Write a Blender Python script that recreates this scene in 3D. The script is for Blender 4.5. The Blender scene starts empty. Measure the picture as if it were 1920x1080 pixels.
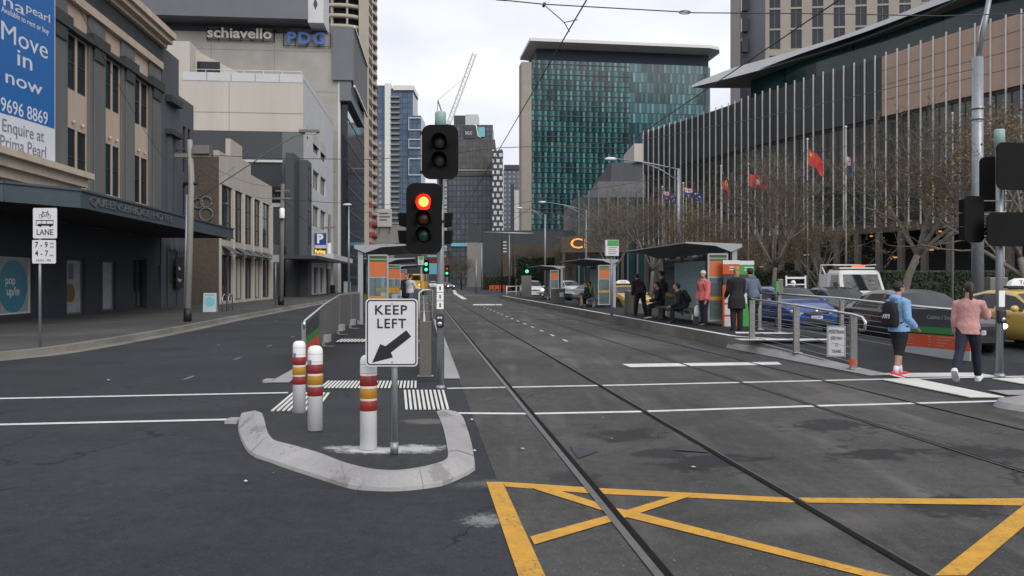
import bpy, bmesh, math, random
from mathutils import Vector, Matrix, Euler
R = math.radians
S = bpy.context.scene
COL = S.collection
random.seed(7)

# ---------------------------------------------------------------- camera
FPX, HOR, EYE = 1500.0, 528.0, 1.65          # focal length in photo pixels, horizon row, eye height
cd = bpy.data.cameras.new("camera")
cam = bpy.data.objects.new("camera", cd)
COL.objects.link(cam)
cam.location = (0, 0, EYE)
cam.rotation_euler = (R(90), 0, 0)
cd.sensor_width = 36
cd.lens = 36 * FPX / 1920
cd.shift_y = -(540 - HOR) / 1920
cd.clip_start = 0.1
cd.clip_end = 5000
S.camera = cam

# ---------------------------------------------------------------- sky and light (overcast winter day)
SUN_EL, SUN_ROT = 34, 152
w = bpy.data.worlds.new("World")
S.world = w
w.use_nodes = True
nt = w.node_tree
bg = nt.nodes["Background"]
sky = nt.nodes.new("ShaderNodeTexSky")
sky.sky_type = 'NISHITA'
sky.sun_disc = False
sky.sun_elevation = R(SUN_EL)
sky.sun_rotation = R(SUN_ROT)
sky.air_density = 1.0
sky.dust_density = 4.0
tc = nt.nodes.new("ShaderNodeTexCoord")
mp = nt.nodes.new("ShaderNodeMapping")
mp.inputs['Scale'].default_value = (1, 1, 2.6)
no = nt.nodes.new("ShaderNodeTexNoise")
no.inputs['Scale'].default_value = 2.6
no.inputs['Detail'].default_value = 5
no.inputs['Roughness'].default_value = 0.5
cr = nt.nodes.new("ShaderNodeValToRGB")
cr.color_ramp.elements[0].position = 0.36
cr.color_ramp.elements[0].color = (7.5, 7.75, 8.6, 1)
cr.color_ramp.elements[1].position = 0.62
cr.color_ramp.elements[1].color = (10.2, 10.3, 10.7, 1)
mx = nt.nodes.new("ShaderNodeMixRGB")
mx.inputs[0].default_value = 0.9
nt.links.new(tc.outputs['Generated'], mp.inputs['Vector'])
nt.links.new(mp.outputs['Vector'], no.inputs['Vector'])
nt.links.new(no.outputs['Fac'], cr.inputs['Fac'])
nt.links.new(sky.outputs['Color'], mx.inputs[1])
nt.links.new(cr.outputs['Color'], mx.inputs[2])
nt.links.new(mx.outputs['Color'], bg.inputs['Color'])
bg.inputs['Strength'].default_value = 0.098
sd = bpy.data.lights.new("sun", 'SUN')
sd.energy = 1.5
sd.angle = R(42)
sd.color = (1.0, 0.97, 0.93)
sun = bpy.data.objects.new("sun", sd)
COL.objects.link(sun)
sun.rotation_euler = (R(90 - SUN_EL), 0, R(180 - SUN_ROT))
S.view_settings.view_transform = 'Standard'
S.view_settings.look = 'None'
S.view_settings.exposure = 0.17
S.view_settings.gamma = 1.0
S.cycles.max_bounces = 8
S.cycles.transparent_max_bounces = 16
S.cycles.use_denoising = True
S.cycles.sample_clamp_indirect = 6

# ---------------------------------------------------------------- pixel -> place helpers
def gp(px, py, z=0.0):
    Y = (EYE - z) * FPX / (py - HOR)
    return Vector(((px - 960) / FPX * Y, Y, z))
def at(px, py, Y):
    return Vector(((px - 960) / FPX * Y, Y, EYE - (py - HOR) * Y / FPX))
def xat(px, Y): return (px - 960) / FPX * Y
def zat(py, Y): return EYE - (py - HOR) * Y / FPX

# ---------------------------------------------------------------- materials
MATS = {}
def mat(name, rgb=None, rough=0.7, metal=0.0, var=0.12, scale=2.0, bump=0.0, bscale=30.0, emit=None, estr=1.0, spec=0.5, coat=0.0, streak=False):
    if name in MATS: return MATS[name]
    m = bpy.data.materials.new(name)
    m.use_nodes = True
    n = m.node_tree.nodes; l = m.node_tree.links
    b = n["Principled BSDF"]
    b.inputs['Roughness'].default_value = rough
    b.inputs['Metallic'].default_value = metal
    b.inputs['Specular IOR Level'].default_value = spec
    if coat: b.inputs['Coat Weight'].default_value = coat
    t = n.new("ShaderNodeTexCoord")
    if var > 0:
        no = n.new("ShaderNodeTexNoise"); no.inputs['Scale'].default_value = scale; no.inputs['Detail'].default_value = 6; no.inputs['Roughness'].default_value = 0.65
        if streak:
            mp = n.new("ShaderNodeMapping"); mp.inputs['Scale'].default_value = (1, 1, 0.12)
            l.new(t.outputs['Object'], mp.inputs['Vector']); l.new(mp.outputs['Vector'], no.inputs['Vector'])
        else:
            l.new(t.outputs['Object'], no.inputs['Vector'])
        r = n.new("ShaderNodeValToRGB")
        r.color_ramp.elements[0].position = 0.3; r.color_ramp.elements[1].position = 0.7
        r.color_ramp.elements[0].color = tuple(c * (1 - var) for c in rgb) + (1,)
        r.color_ramp.elements[1].color = tuple(min(1, c * (1 + var)) for c in rgb) + (1,)
        l.new(no.outputs['Fac'], r.inputs['Fac']); l.new(r.outputs['Color'], b.inputs['Base Color'])
    else:
        b.inputs['Base Color'].default_value = tuple(rgb) + (1,)
    if bump:
        nb = n.new("ShaderNodeTexNoise"); nb.inputs['Scale'].default_value = bscale; nb.inputs['Detail'].default_value = 4
        bp = n.new("ShaderNodeBump"); bp.inputs['Strength'].default_value = bump; bp.inputs['Distance'].default_value = 0.02
        l.new(t.outputs['Object'], nb.inputs['Vector']); l.new(nb.outputs['Fac'], bp.inputs['Height']); l.new(bp.outputs['Normal'], b.inputs['Normal'])
    if emit:
        b.inputs['Emission Color'].default_value = tuple(emit) + (1,)
        b.inputs['Emission Strength'].default_value = estr
    MATS[name] = m
    return m

def ground_mat(name, c0, c1, patch=None, pscale=0.25, streak=None, rough=0.75, grain=1.0, cracks=False):
    """asphalt: fine aggregate, broad mottling, optional dark patches / worn streaks along the street"""
    m = bpy.data.materials.new(name); m.use_nodes = True
    n = m.node_tree.nodes; l = m.node_tree.links; b = n["Principled BSDF"]
    t = n.new("ShaderNodeTexCoord")
    def noise(sc, det=5, vec=None, rg=0.6):
        x = n.new("ShaderNodeTexNoise"); x.inputs['Scale'].default_value = sc; x.inputs['Detail'].default_value = det; x.inputs['Roughness'].default_value = rg
        l.new(vec or t.outputs['Object'], x.inputs['Vector']); return x.outputs['Fac']
    def ramp(f, p0, p1, a, bb):
        r = n.new("ShaderNodeValToRGB"); r.color_ramp.elements[0].position = p0; r.color_ramp.elements[1].position = p1
        r.color_ramp.elements[0].color = a; r.color_ramp.elements[1].color = bb; l.new(f, r.inputs['Fac']); return r.outputs['Color']
    def mix(fac, a, bb, mode='MIX'):
        x = n.new("ShaderNodeMixRGB"); x.blend_type = mode
        for i, v in ((0, fac), (1, a), (2, bb)):
            if isinstance(v, (int, float)): x.inputs[i].default_value = v
            elif isinstance(v, tuple): x.inputs[i].default_value = v
            else: l.new(v, x.inputs[i])
        return x.outputs['Color']
    col = ramp(noise(0.35, 6), 0.35, 0.68, c0 + (1,), c1 + (1,))
    col = mix(0.5, col, ramp(noise(2.2, 8, rg=0.7), 0.3, 0.7, (0.8, 0.8, 0.8, 1), (1.2, 1.2, 1.2, 1)), 'MULTIPLY')
    col = mix(0.55 * grain, col, ramp(noise(70, 3), 0.3, 0.7, (0.6, 0.6, 0.6, 1), (1.4, 1.4, 1.4, 1)), 'MULTIPLY')
    if grain > .6:
        col = mix(0.8, col, ramp(noise(8, 9, rg=.78), 0.28, 0.72, (0.62, 0.62, 0.62, 1), (1.38, 1.38, 1.38, 1)), 'MULTIPLY')
        col = mix(ramp(noise(38, 2), 0.66, 0.70, (0, 0, 0, 1), (.5, .5, .5, 1)), col, tuple(min(1, c * 2.6) for c in c1) + (1,))
    if cracks:
        vo = n.new("ShaderNodeTexVoronoi"); vo.feature = 'DISTANCE_TO_EDGE'; vo.inputs['Scale'].default_value = 0.42
        nd = n.new("ShaderNodeTexNoise"); nd.inputs['Scale'].default_value = 1.4; nd.inputs['Detail'].default_value = 6; l.new(t.outputs['Object'], nd.inputs['Vector'])
        va = n.new("ShaderNodeMixRGB"); va.blend_type = 'ADD'; va.inputs[0].default_value = 1.1; l.new(t.outputs['Object'], va.inputs[1]); l.new(nd.outputs['Color'], va.inputs[2]); l.new(va.outputs[0], vo.inputs['Vector'])
        f = ramp(vo.outputs['Distance'], 0.003, 0.010, (1, 1, 1, 1), (0, 0, 0, 1))
        f = mix(1.0, f, ramp(noise(0.33, 3), 0.5, 0.58, (0, 0, 0, 1), (.75, .75, .75, 1)), 'MULTIPLY')
        col = mix(f, col, tuple(c * .35 for c in c0) + (1,))
        f = ramp(noise(3.1, 3), 0.70, 0.735, (0, 0, 0, 1), (.7, .7, .7, 1)); col = mix(f, col, tuple(c * .5 for c in c0) + (1,))
    if streak:
        mp = n.new("ShaderNodeMapping"); mp.inputs['Rotation'].default_value = (0, 0, R(-6.4)); mp.inputs['Scale'].default_value = (1.1, 0.06, 1)
        l.new(t.outputs['Object'], mp.inputs['Vector'])
        f = ramp(noise(1.6, 6, mp.outputs['Vector']), 0.48, 0.72, (0, 0, 0, 1), (1, 1, 1, 1))
        f = mix(1.0, f, ramp(noise(0.5, 5), 0.4, 0.65, (0, 0, 0, 1), (1, 1, 1, 1)), 'MULTIPLY')
        col = mix(f, col, streak + (1,))
    if patch:
        mp2 = n.new("ShaderNodeMapping"); mp2.inputs['Scale'].default_value = (1.0, 0.8, 1)
        l.new(t.outputs['Object'], mp2.inputs['Vector'])
        f = ramp(noise(pscale, 9, mp2.outputs['Vector'], 0.68), 0.56, 0.60, (0, 0, 0, 1), (0.85, 0.85, 0.85, 1))
        col = mix(f, col, patch + (1,))
    l.new(col, b.inputs['Base Color'])
    b.inputs['Roughness'].default_value = rough
    b.inputs['Specular IOR Level'].default_value = 0.18
    bp = n.new("ShaderNodeBump"); bp.inputs['Strength'].default_value = 0.45 * grain; bp.inputs['Distance'].default_value = 0.006
    l.new(noise(110, 3), bp.inputs['Height']); l.new(bp.outputs['Normal'], b.inputs['Normal'])
    MATS[name] = m
    return m

def glass_mat(name, tint=(0.75, 0.85, 0.83), refl=0.16, opac=0.12):
    m = bpy.data.materials.new(name); m.use_nodes = True
    n = m.node_tree.nodes; l = m.node_tree.links
    out = n["Material Output"]; n.remove(n["Principled BSDF"])
    tr = n.new("ShaderNodeBsdfTransparent"); tr.inputs[0].default_value = tint + (1,)
    gl = n.new("ShaderNodeBsdfGlossy"); gl.inputs['Roughness'].default_value = 0.05
    df = n.new("ShaderNodeBsdfDiffuse"); df.inputs[0].default_value = (0.35, 0.42, 0.42, 1)
    fr = n.new("ShaderNodeFresnel"); fr.inputs[0].default_value = 1.35
    m1 = n.new("ShaderNodeMixShader"); m2 = n.new("ShaderNodeMixShader"); m1.inputs[0].default_value = opac
    l.new(tr.outputs[0], m1.inputs[1]); l.new(df.outputs[0], m1.inputs[2])
    l.new(fr.outputs[0], m2.inputs[0]); l.new(m1.outputs[0], m2.inputs[1]); l.new(gl.outputs[0], m2.inputs[2])
    l.new(m2.outputs[0], out.inputs[0])
    MATS[name] = m
    return m

def panel_mat(name, cols, bw, bh, mortar, msize=0.03, rough=0.12, off=0.0, freq=2, spec=0.5, uv='xz', var2=0.0):
    """curtain-wall / panel pattern: brick texture over the object's u,z plane; cols = two panel colours"""
    m = bpy.data.materials.new(name); m.use_nodes = True
    n = m.node_tree.nodes; l = m.node_tree.links; b = n["Principled BSDF"]
    t = n.new("ShaderNodeTexCoord"); sx = n.new("ShaderNodeSeparateXYZ"); cx = n.new("ShaderNodeCombineXYZ")
    l.new(t.outputs['Object'], sx.inputs[0])
    l.new(sx.outputs['X' if uv == 'xz' else 'Y'], cx.inputs['X']); l.new(sx.outputs['Z'], cx.inputs['Y'])
    br = n.new("ShaderNodeTexBrick"); br.offset = off; br.offset_frequency = freq; br.squash = 1.0
    br.inputs['Scale'].default_value = 1.0
    br.inputs['Color1'].default_value = cols[0] + (1,); br.inputs['Color2'].default_value = cols[1] + (1,)
    br.inputs['Mortar'].default_value = mortar + (1,)
    br.inputs['Mortar Size'].default_value = msize; br.inputs['Mortar Smooth'].default_value = 0.0
    br.inputs['Brick Width'].default_value = bw; br.inputs['Row Height'].default_value = bh
    l.new(cx.outputs[0], br.inputs['Vector'])
    no = n.new("ShaderNodeTexNoise"); no.inputs['Scale'].default_value = 0.35; no.inputs['Detail'].default_value = 5
    l.new(t.outputs['Object'], no.inputs['Vector'])
    r = n.new("ShaderNodeValToRGB"); r.color_ramp.elements[0].position = 0.3; r.color_ramp.elements[1].position = 0.7
    r.color_ramp.elements[0].color = (1 - 0.15 - var2,) * 3 + (1,); r.color_ramp.elements[1].color = (1.1 + var2,) * 3 + (1,)
    l.new(no.outputs['Fac'], r.inputs['Fac'])
    mm = n.new("ShaderNodeMixRGB"); mm.blend_type = 'MULTIPLY'; mm.inputs[0].default_value = 1
    l.new(br.outputs['Color'], mm.inputs[1]); l.new(r.outputs['Color'], mm.inputs[2]); l.new(mm.outputs[0], b.inputs['Base Color'])
    b.inputs['Roughness'].default_value = rough; b.inputs['Specular IOR Level'].default_value = spec
    MATS[name] = m
    return m

ground_mat('asphalt', (0.028, 0.030, 0.035), (0.045, 0.048, 0.054), cracks=True)
ground_mat('tram_asphalt', (0.046, 0.045, 0.045), (0.088, 0.085, 0.081), streak=(0.17, 0.16, 0.145), cracks=True)
ground_mat('platform_asphalt', (0.022, 0.023, 0.026), (0.033, 0.034, 0.037))
ground_mat('pavement', (0.06, 0.058, 0.056), (0.095, 0.092, 0.087))
ground_mat('concrete', (0.29, 0.28, 0.28), (0.38, 0.37, 0.37), grain=.3)
ground_mat('old_concrete', (0.15, 0.14, 0.12), (0.25, 0.24, 0.21), grain=.5)
def paint_mat(name, c, under, lo=.60, hi=.72):
    m = mat(name, c, 0.6, var=0.16, scale=6); n = m.node_tree.nodes; l = m.node_tree.links; b = n["Principled BSDF"]; src = b.inputs['Base Color'].links[0].from_socket
    t = n.new("ShaderNodeTexCoord"); no = n.new("ShaderNodeTexNoise"); no.inputs['Scale'].default_value = 26; no.inputs['Detail'].default_value = 9; no.inputs['Roughness'].default_value = .78; l.new(t.outputs['Object'], no.inputs['Vector'])
    n2 = n.new("ShaderNodeTexNoise"); n2.inputs['Scale'].default_value = 1.7; n2.inputs['Detail'].default_value = 3; l.new(t.outputs['Object'], n2.inputs['Vector'])
    a = n.new("ShaderNodeMath"); a.operation = 'MULTIPLY_ADD'; a.inputs[1].default_value = .35; l.new(n2.outputs['Fac'], a.inputs[0]); l.new(no.outputs['Fac'], a.inputs[2])
    r = n.new("ShaderNodeValToRGB"); r.color_ramp.elements[0].position = lo + .17; r.color_ramp.elements[1].position = hi + .17; r.color_ramp.elements[1].color = (.9, .9, .9, 1); l.new(a.outputs[0], r.inputs['Fac'])
    x = n.new("ShaderNodeMixRGB"); l.new(r.outputs['Color'], x.inputs[0]); l.new(src, x.inputs[1]); x.inputs[2].default_value = under + (1,); l.new(x.outputs[0], b.inputs['Base Color'])
paint_mat('white_paint', (0.66, 0.66, 0.66), (0.09, 0.09, 0.09), .57, .70)
paint_mat('yellow_paint', (0.56, 0.285, 0.02), (0.07, 0.06, 0.05), .55, .70)
mat('rail_steel', (0.13, 0.128, 0.125), 0.45, 0.4, var=0.2, scale=6)
mat('rail_groove', (0.014, 0.013, 0.013), 0.9, var=.1, spec=.1)
mat('rail_dark', (0.075, 0.072, 0.068), 0.5, 0.3, var=0.2, scale=6)
mat('galv', (0.30, 0.32, 0.34), 0.45, 0.6, var=0.12, scale=5)
mat('steel', (0.40, 0.39, 0.38), 0.32, 0.85, var=0.12, scale=8)
mat('bright_steel', (0.62, 0.62, 0.62), 0.22, 0.95, var=0.05)
mat('black', (0.012, 0.012, 0.013), 0.55, var=0.1)
mat('signal_black', (0.007, 0.0065, 0.007), 0.8, var=0.25, scale=5, spec=.2)
mat('rubber', (0.015, 0.015, 0.015), 0.85)
mat('white_plastic', (0.82, 0.82, 0.83), 0.4, var=0.04)
mat('white_sign', (0.62, 0.62, 0.63), 0.5, var=0.04)
mat('sign_black', (0.012, 0.012, 0.014), 0.5, var=0)
mat('dark_red', (0.24, 0.018, 0.014), 0.45, var=0.06)
mat('amber_band', (0.40, 0.20, 0.012), 0.45, var=0.06)
mat('dark_glass', (0.012, 0.014, 0.018), 0.06, var=0.2, scale=0.6, spec=0.5)
mat('wood_pole', (0.16, 0.145, 0.13), 0.9, var=0.3, scale=3, streak=True)
mat('teal_cap', (0.28, 0.42, 0.40), 0.5, var=0.06)
glass_mat('clear_glass')
glass_mat('shelter_glass', (0.70, 0.82, 0.80), opac=0.2)

# ---------------------------------------------------------------- mesh builder
class MB:
    def __init__(s): s.v = []; s.f = []; s.mi = []; s.ms = []; s.sm = []
    def _m(s, name):
        if name not in s.ms: s.ms.append(name)
        return s.ms.index(name)
    def face(s, pts, m, smooth=False):
        b = len(s.v); s.v.extend([tuple(p) for p in pts]); s.f.append(tuple(range(b, b + len(pts)))); s.mi.append(s._m(m)); s.sm.append(smooth)
    def raw(s, verts, faces, m, smooth=False):
        b = len(s.v); s.v.extend([tuple(p) for p in verts]); k = s._m(m)
        for f in faces: s.f.append(tuple(i + b for i in f)); s.mi.append(k); s.sm.append(smooth)
    def box(s, x0, x1, y0, y1, z0, z1, m, M=None):
        vs = [Vector(p) for p in ((x0,y0,z0),(x1,y0,z0),(x1,y1,z0),(x0,y1,z0),(x0,y0,z1),(x1,y0,z1),(x1,y1,z1),(x0,y1,z1))]
        if M: vs = [M @ p for p in vs]
        s.raw(vs, ((3,2,1,0),(4,5,6,7),(0,1,5,4),(1,2,6,5),(2,3,7,6),(3,0,4,7)), m)
    def tube(s, pts, r, m, n=8, cap=True, smooth=True, flat=1.0):
        """round tube along a polyline; r is a number or one radius per point"""
        P = [Vector(p) for p in pts]; rs = r if isinstance(r, (list, tuple)) else [r] * len(P)
        d0 = (P[1] - P[0]).normalized()
        a = Vector((0, 0, 1)) if abs(d0.z) < 0.9 else Vector((0, 1, 0))
        vs = []; fs = []
        for i, p in enumerate(P):
            d = (P[min(i + 1, len(P) - 1)] - P[max(i - 1, 0)]).normalized()
            x = d.cross(a)
            if x.length < 1e-5: x = d.orthogonal()
            x.normalize(); y = x.cross(d).normalized(); a = y
            for k in range(n):
                t = 2 * math.pi * k / n
                vs.append(p + x * (math.cos(t) * rs[i]) + y * (math.sin(t) * rs[i] * flat))
        for i in range(len(P) - 1):
            for k in range(n):
                k2 = (k + 1) % n
                fs.append((i*n + k, i*n + k2, (i+1)*n + k2, (i+1)*n + k))
        if cap: fs.append(tuple(range(n - 1, -1, -1))); fs.append(tuple(range((len(P)-1)*n, len(P)*n)))
        s.raw(vs, fs, m, smooth)
    def lathe(s, prof, m, n=20, o=(0, 0, 0), smooth=True, axis='Z'):
        vs = []; fs = []; o = Vector(o)
        for (r, z) in prof:
            for k in range(n):
                t = 2 * math.pi * k / n
                p = (r*math.cos(t), r*math.sin(t), z)
                if axis == 'Y': p = (p[0], p[2], p[1])
                if axis == 'X': p = (p[2], p[0], p[1])
                vs.append(o + Vector(p))
        for i in range(len(prof) - 1):
            for k in range(n):
                k2 = (k + 1) % n; fs.append((i*n + k, i*n + k2, (i+1)*n + k2, (i+1)*n + k))
        fs.append(tuple(range(n - 1, -1, -1))); fs.append(tuple(range((len(prof)-1)*n, len(prof)*n)))
        s.raw(vs, fs, m, smooth)
    def ring_loft(s, rings, m, smooth=True, cap=True):
        n = len(rings[0]); vs = [p for r in rings for p in r]; fs = []
        for i in range(len(rings) - 1):
            for k in range(n):
                k2 = (k + 1) % n; fs.append((i*n + k, i*n + k2, (i+1)*n + k2, (i+1)*n + k))
        if cap: fs.append(tuple(range(n - 1, -1, -1))); fs.append(tuple(range((len(rings)-1)*n, len(rings)*n)))
        s.raw(vs, fs, m, smooth)
    def prism(s, poly, z0, z1, m, top=None, M=None):
        """vertical prism over a ccw ground polygon"""
        n = len(poly); lo = [Vector((p[0], p[1], z0)) for p in poly]; hi = [Vector((p[0], p[1], z1)) for p in poly]
        if M: lo = [M @ p for p in lo]; hi = [M @ p for p in hi]
        s.raw(lo + hi, [(i, (i+1) % n, n + (i+1) % n, n + i) for i in range(n)], m)
        s.face(hi, top or m); s.face(lo[::-1], m)
    def plate(s, poly, y0, y1, m):
        """prism of an x,z polygon (ccw seen from -Y) between depths y0 < y1"""
        n = len(poly); a = [(p[0], y0, p[1]) for p in poly]; b = [(p[0], y1, p[1]) for p in poly]
        s.raw(a + b, [tuple(range(n)), tuple(range(2*n-1, n-1, -1))] + [(i, n + i, n + (i+1) % n, (i+1) % n) for i in range(n)], m)
    def ball(s, c, rx, ry, rz, m, n=12, k=8, M=None):
        c = Vector(c); vs = []; fs = []
        for i in range(k + 1):
            a = math.pi * i / k
            for j in range(n):
                t = 2 * math.pi * j / n
                p = Vector((rx*math.sin(a)*math.cos(t), ry*math.sin(a)*math.sin(t), -rz*math.cos(a)))
                vs.append(c + (M @ p if M else p))
        for i in range(k):
            for j in range(n):
                j2 = (j + 1) % n; fs.append((i*n + j, i*n + j2, (i+1)*n + j2, (i+1)*n + j))
        s.raw(vs, fs, m, True)
    def mesh(s, name):
        me = bpy.data.meshes.new(name); me.from_pydata(s.v, [], s.f)
        for x in s.ms: me.materials.append(MATS[x])
        me.polygons.foreach_set('material_index', s.mi); me.polygons.foreach_set('use_smooth', s.sm)
        me.update(); return me
    def build(s, name, parent=None, loc=None, rz=0, bevel=0, seg=2):
        o = bpy.data.objects.new(name, s.mesh(name)); COL.objects.link(o)
        if parent: o.parent = parent
        if loc: o.location = loc
        if rz: o.rotation_euler.z = rz
        if bevel:
            b = o.modifiers.new('bevel', 'BEVEL'); b.width = bevel; b.segments = seg; b.limit_method = 'ANGLE'; b.angle_limit = R(40)
        return o

def weld(o, d=1e-4):
    bm = bmesh.new(); bm.from_mesh(o.data); bmesh.ops.remove_doubles(bm, verts=bm.verts, dist=d); bm.to_mesh(o.data); bm.free()

LABELS = set()
def tag(o, label, cat, group=None):
    o['label'] = label; o['category'] = cat
    if group: o['group'] = group
    return o
def thing(name, label, cat, loc=(0, 0, 0), rz=0, group=None):
    o = bpy.data.objects.new(name, None); COL.objects.link(o)
    o.empty_display_size = 0.2
    o.location = loc; o.rotation_euler.z = rz
    return tag(o, label, cat, group)
def struct(mb, name, **k):
    o = mb.build(name, **k); o['kind'] = 'structure'; return o
def copy_tree(o, parent=None):
    c = o.copy(); COL.objects.link(c)
    if parent: c.parent = parent
    for ch in list(o.children): copy_tree(ch, c)
    return c

# lettering as real raised glyphs, turned into a mesh; the text runs along local +x, up local +z, faces -y
def text(body, h, m, parent, loc, rz=0, name='lettering', width=None, bold=0.0, depth=0.004, align='CENTER', sx=1.0, spacing=1.0):
    cu = bpy.data.curves.new('glyphs', 'FONT'); cu.body = body; cu.size = 1.0; cu.align_x = align; cu.align_y = 'CENTER'
    cu.extrude = depth; cu.offset = bold; cu.resolution_u = 3; cu.space_character = spacing
    tmp = bpy.data.objects.new('glyphs', cu); COL.objects.link(tmp)
    dg = bpy.context.evaluated_depsgraph_get(); ev = tmp.evaluated_get(dg)
    me = bpy.data.meshes.new_from_object(ev)
    bpy.data.objects.remove(tmp); bpy.data.curves.remove(cu)
    xs = [v.co.x for v in me.vertices]; ys = [v.co.y for v in me.vertices]
    if not xs: return None
    w0 = max(xs) - min(xs); k = h / 0.72
    kx = (width / w0) if width else k * sx
    cx = (max(xs) + min(xs)) / 2 if align == 'CENTER' else (min(xs) if align == 'LEFT' else max(xs)); cy = 0.0
    for v in me.vertices:
        x, y, z = v.co
        v.co = ((x - cx) * kx, -z, (y - cy) * k)
    me.materials.clear(); me.materials.append(MATS[m]); me.update()
    o = bpy.data.objects.new(name, me); COL.objects.link(o)
    if parent: o.parent = parent
    o.location = loc; o.rotation_euler.z = rz
    return o
# ================================================================ ground, roads, platforms, markings
paint_mat('faded_paint', (0.22, 0.22, 0.22), (0.05, 0.05, 0.055), .48, .58)
ST = -0.1125                       # sideways drift of the street per metre of depth
STA = math.atan(0.1125)            # its angle
def sx(x0, Y): return x0 + ST * Y

g = MB(); g.face([(-3000, -300, 0), (3000, -300, 0), (3000, 4500, 0), (-3000, 4500, 0)], 'asphalt')
struct(g, 'ground')
# tram reservation: older, browner surface, one sheet 4 mm above
g = MB(); ys = [1.0, 13.0, 40, 90, 200]
for a, b in zip(ys, ys[1:]):
    g.face([(sx(0.62, a), a, .004), (sx(7.58, a), a, .004), (sx(7.58, b), b, .004), (sx(0.62, b), b, .004)], 'tram_asphalt')
struct(g, 'tram_road')
# rails: head strip and groove
for x0, side in ((1.36, 1), (2.82, -1), (5.20, 1), (6.66, -1)):
    g = MB()
    a, b = 1.0, 190.0
    h0, h1 = (-.066, -.012) if side > 0 else (.010, .034)
    g0, g1 = (-.012, .042) if side > 0 else (-.044, .010)
    if x0 > 4: g0, g1 = g0*.55, g1*.55; h0, h1 = (g0 - .03, g0) if side > 0 else (g1, g1 + .02)
    hm = 'rail_steel' if x0 == 1.36 else 'rail_dark'
    for (u, v, m, z) in ((h0, h1, hm, .0136), (g0, g1, 'rail_groove', .0130)):
        g.face([(sx(x0 + u, a), a, z), (sx(x0 + v, a), a, z), (sx(x0 + v, b), b, z), (sx(x0 + u, b), b, z)], m)
    struct(g, 'tram_rail')

def marking(polys, m='white_paint', name='road_marking', z=.0072):
    g = MB()
    for p in polys: g.face([(q[0], q[1], z) for q in p], m)
    o = struct(g, name)
    bm = bmesh.new(); bm.from_mesh(o.data)
    for f in bm.faces:
        if f.normal.z < 0: f.normal_flip()
    bm.to_mesh(o.data); bm.free()
    return o
def line(pts, wd):
    """constant-width strip along ground points"""
    out = []
    for a, b in zip(pts, pts[1:]):
        a = Vector((a[0], a[1])); b = Vector((b[0], b[1])); n = (b - a).normalized(); n = Vector((-n.y, n.x)) * wd / 2
        out.append([a - n, b - n, b + n, a + n])
    return out
def gpx(*pts): return [gp(*p) for p in pts]
# pedestrian crossing lines
marking(line(gpx((-420, 757), (0, 748), (540, 737)), .12))
marking(line(gpx((838, 729), (1200, 722), (1660, 711.5), (1925, 706)), .12))
marking(line(gpx((-420, 807), (0, 797), (450, 787)), .12))
marking(line(gpx((845, 775.5), (1000, 776.5), (1200, 772.5), (1560, 761), (1905, 752)), .12))
# stop bar on the second track, a shorter one far along
marking([gpx((1166, 683), (1458, 679), (1466, 684), (1182, 689))])
marking([gpx((886, 570.5), (940, 570.5), (942, 572.5), (888, 572.5))])
# lane dashes between the tracks and on the left road
marking([q for t in range(14) for q in line([(sx(4.0, 22 + t*2.2), 22 + t*2.2), (sx(4.0, 22.7 + t*2.2), 22.7 + t*2.2)], .07)])
marking([q for t in range(9) for q in line([(-5.5 - .34*t, 13.4 + t*3.4), (-5.55 - .34*t, 13.95 + t*3.4)], .06)], 'faded_paint')
marking(line([(sx(4.0, 75), 75), (sx(4.6, 110), 110), (sx(6, 150), 150)], .5), 'white_paint')
marking(line([(sx(-1, 95), 95), (sx(9, 97), 97)], .5))
# yellow keep-clear box
yb = [
    gpx((912, 905), (942, 905), (1024, 1085), (973, 1085)),
    gpx((942, 905), (1125, 917), (1300, 926), (1480, 935), (1480, 944), (1270, 934), (1108, 927), (948, 914)),
    gpx((1480, 935), (1800, 937), (1925, 936), (1918, 950), (1815, 948), (1480, 944)),
    gpx((1925, 945), (1925, 985), (1812, 1082), (1752, 1082)),
    gpx((986, 914), (1040, 919), (1150, 954), (1190, 962), (1680, 1086), (1630, 1086), (1150, 966)),
    gpx((1268, 931), (1306, 929), (1190, 968), (1002, 1024), (994, 1009), (1165, 962)),
]
for i, p in enumerate(yb): marking([p], 'yellow_paint', 'keep_clear_marking', .0072 + .0008 * i)

# ---- left footpath, kerb and channel
KL = [(-24, 9.2), (-15.5, 12.2), (-12.2, 14.4), (-10.75, 17.4), (-10.55, 20.0), (-11.05, 26.6), (-12.3, 37.5), (-15.2, 68), (-22.9, 150), (-41, 340)]
def offset_line(pl, d):
    out = []
    for i, p in enumerate(pl):
        a = Vector(pl[max(i-1, 0)]); b = Vector(pl[min(i+1, len(pl)-1)]); t = (b - a).normalized(); out.append((p[0] - t.y*d, p[1] + t.x*d))
    return out
def strip(g, A, B, za, zb, m):
    for i in range(len(A) - 1):
        g.face([(A[i][0], A[i][1], za), (A[i+1][0], A[i+1][1], za), (B[i+1][0], B[i+1][1], zb), (B[i][0], B[i][1], zb)], m)
def smooth_line(pl, k=6):
    out = []
    for i in range(len(pl) - 1):
        p0, p1, p2, p3 = [Vector(pl[min(max(j, 0), len(pl)-1)]) for j in (i-1, i, i+1, i+2)]
        for s_ in range(k):
            t = s_ / k
            out.append(tuple(0.5 * ((2*p1) + (p2-p0)*t + (2*p0-5*p1+4*p2-p3)*t*t + (3*p1-p0-3*p2+p3)*t**3)))
    out.append(pl[-1]); return out
KLs = smooth_line(KL)
g = MB(); strip(g, offset_line(KLs, -.42), KLs, .005, .006, 'old_concrete'); struct(g, 'gutter')
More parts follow.
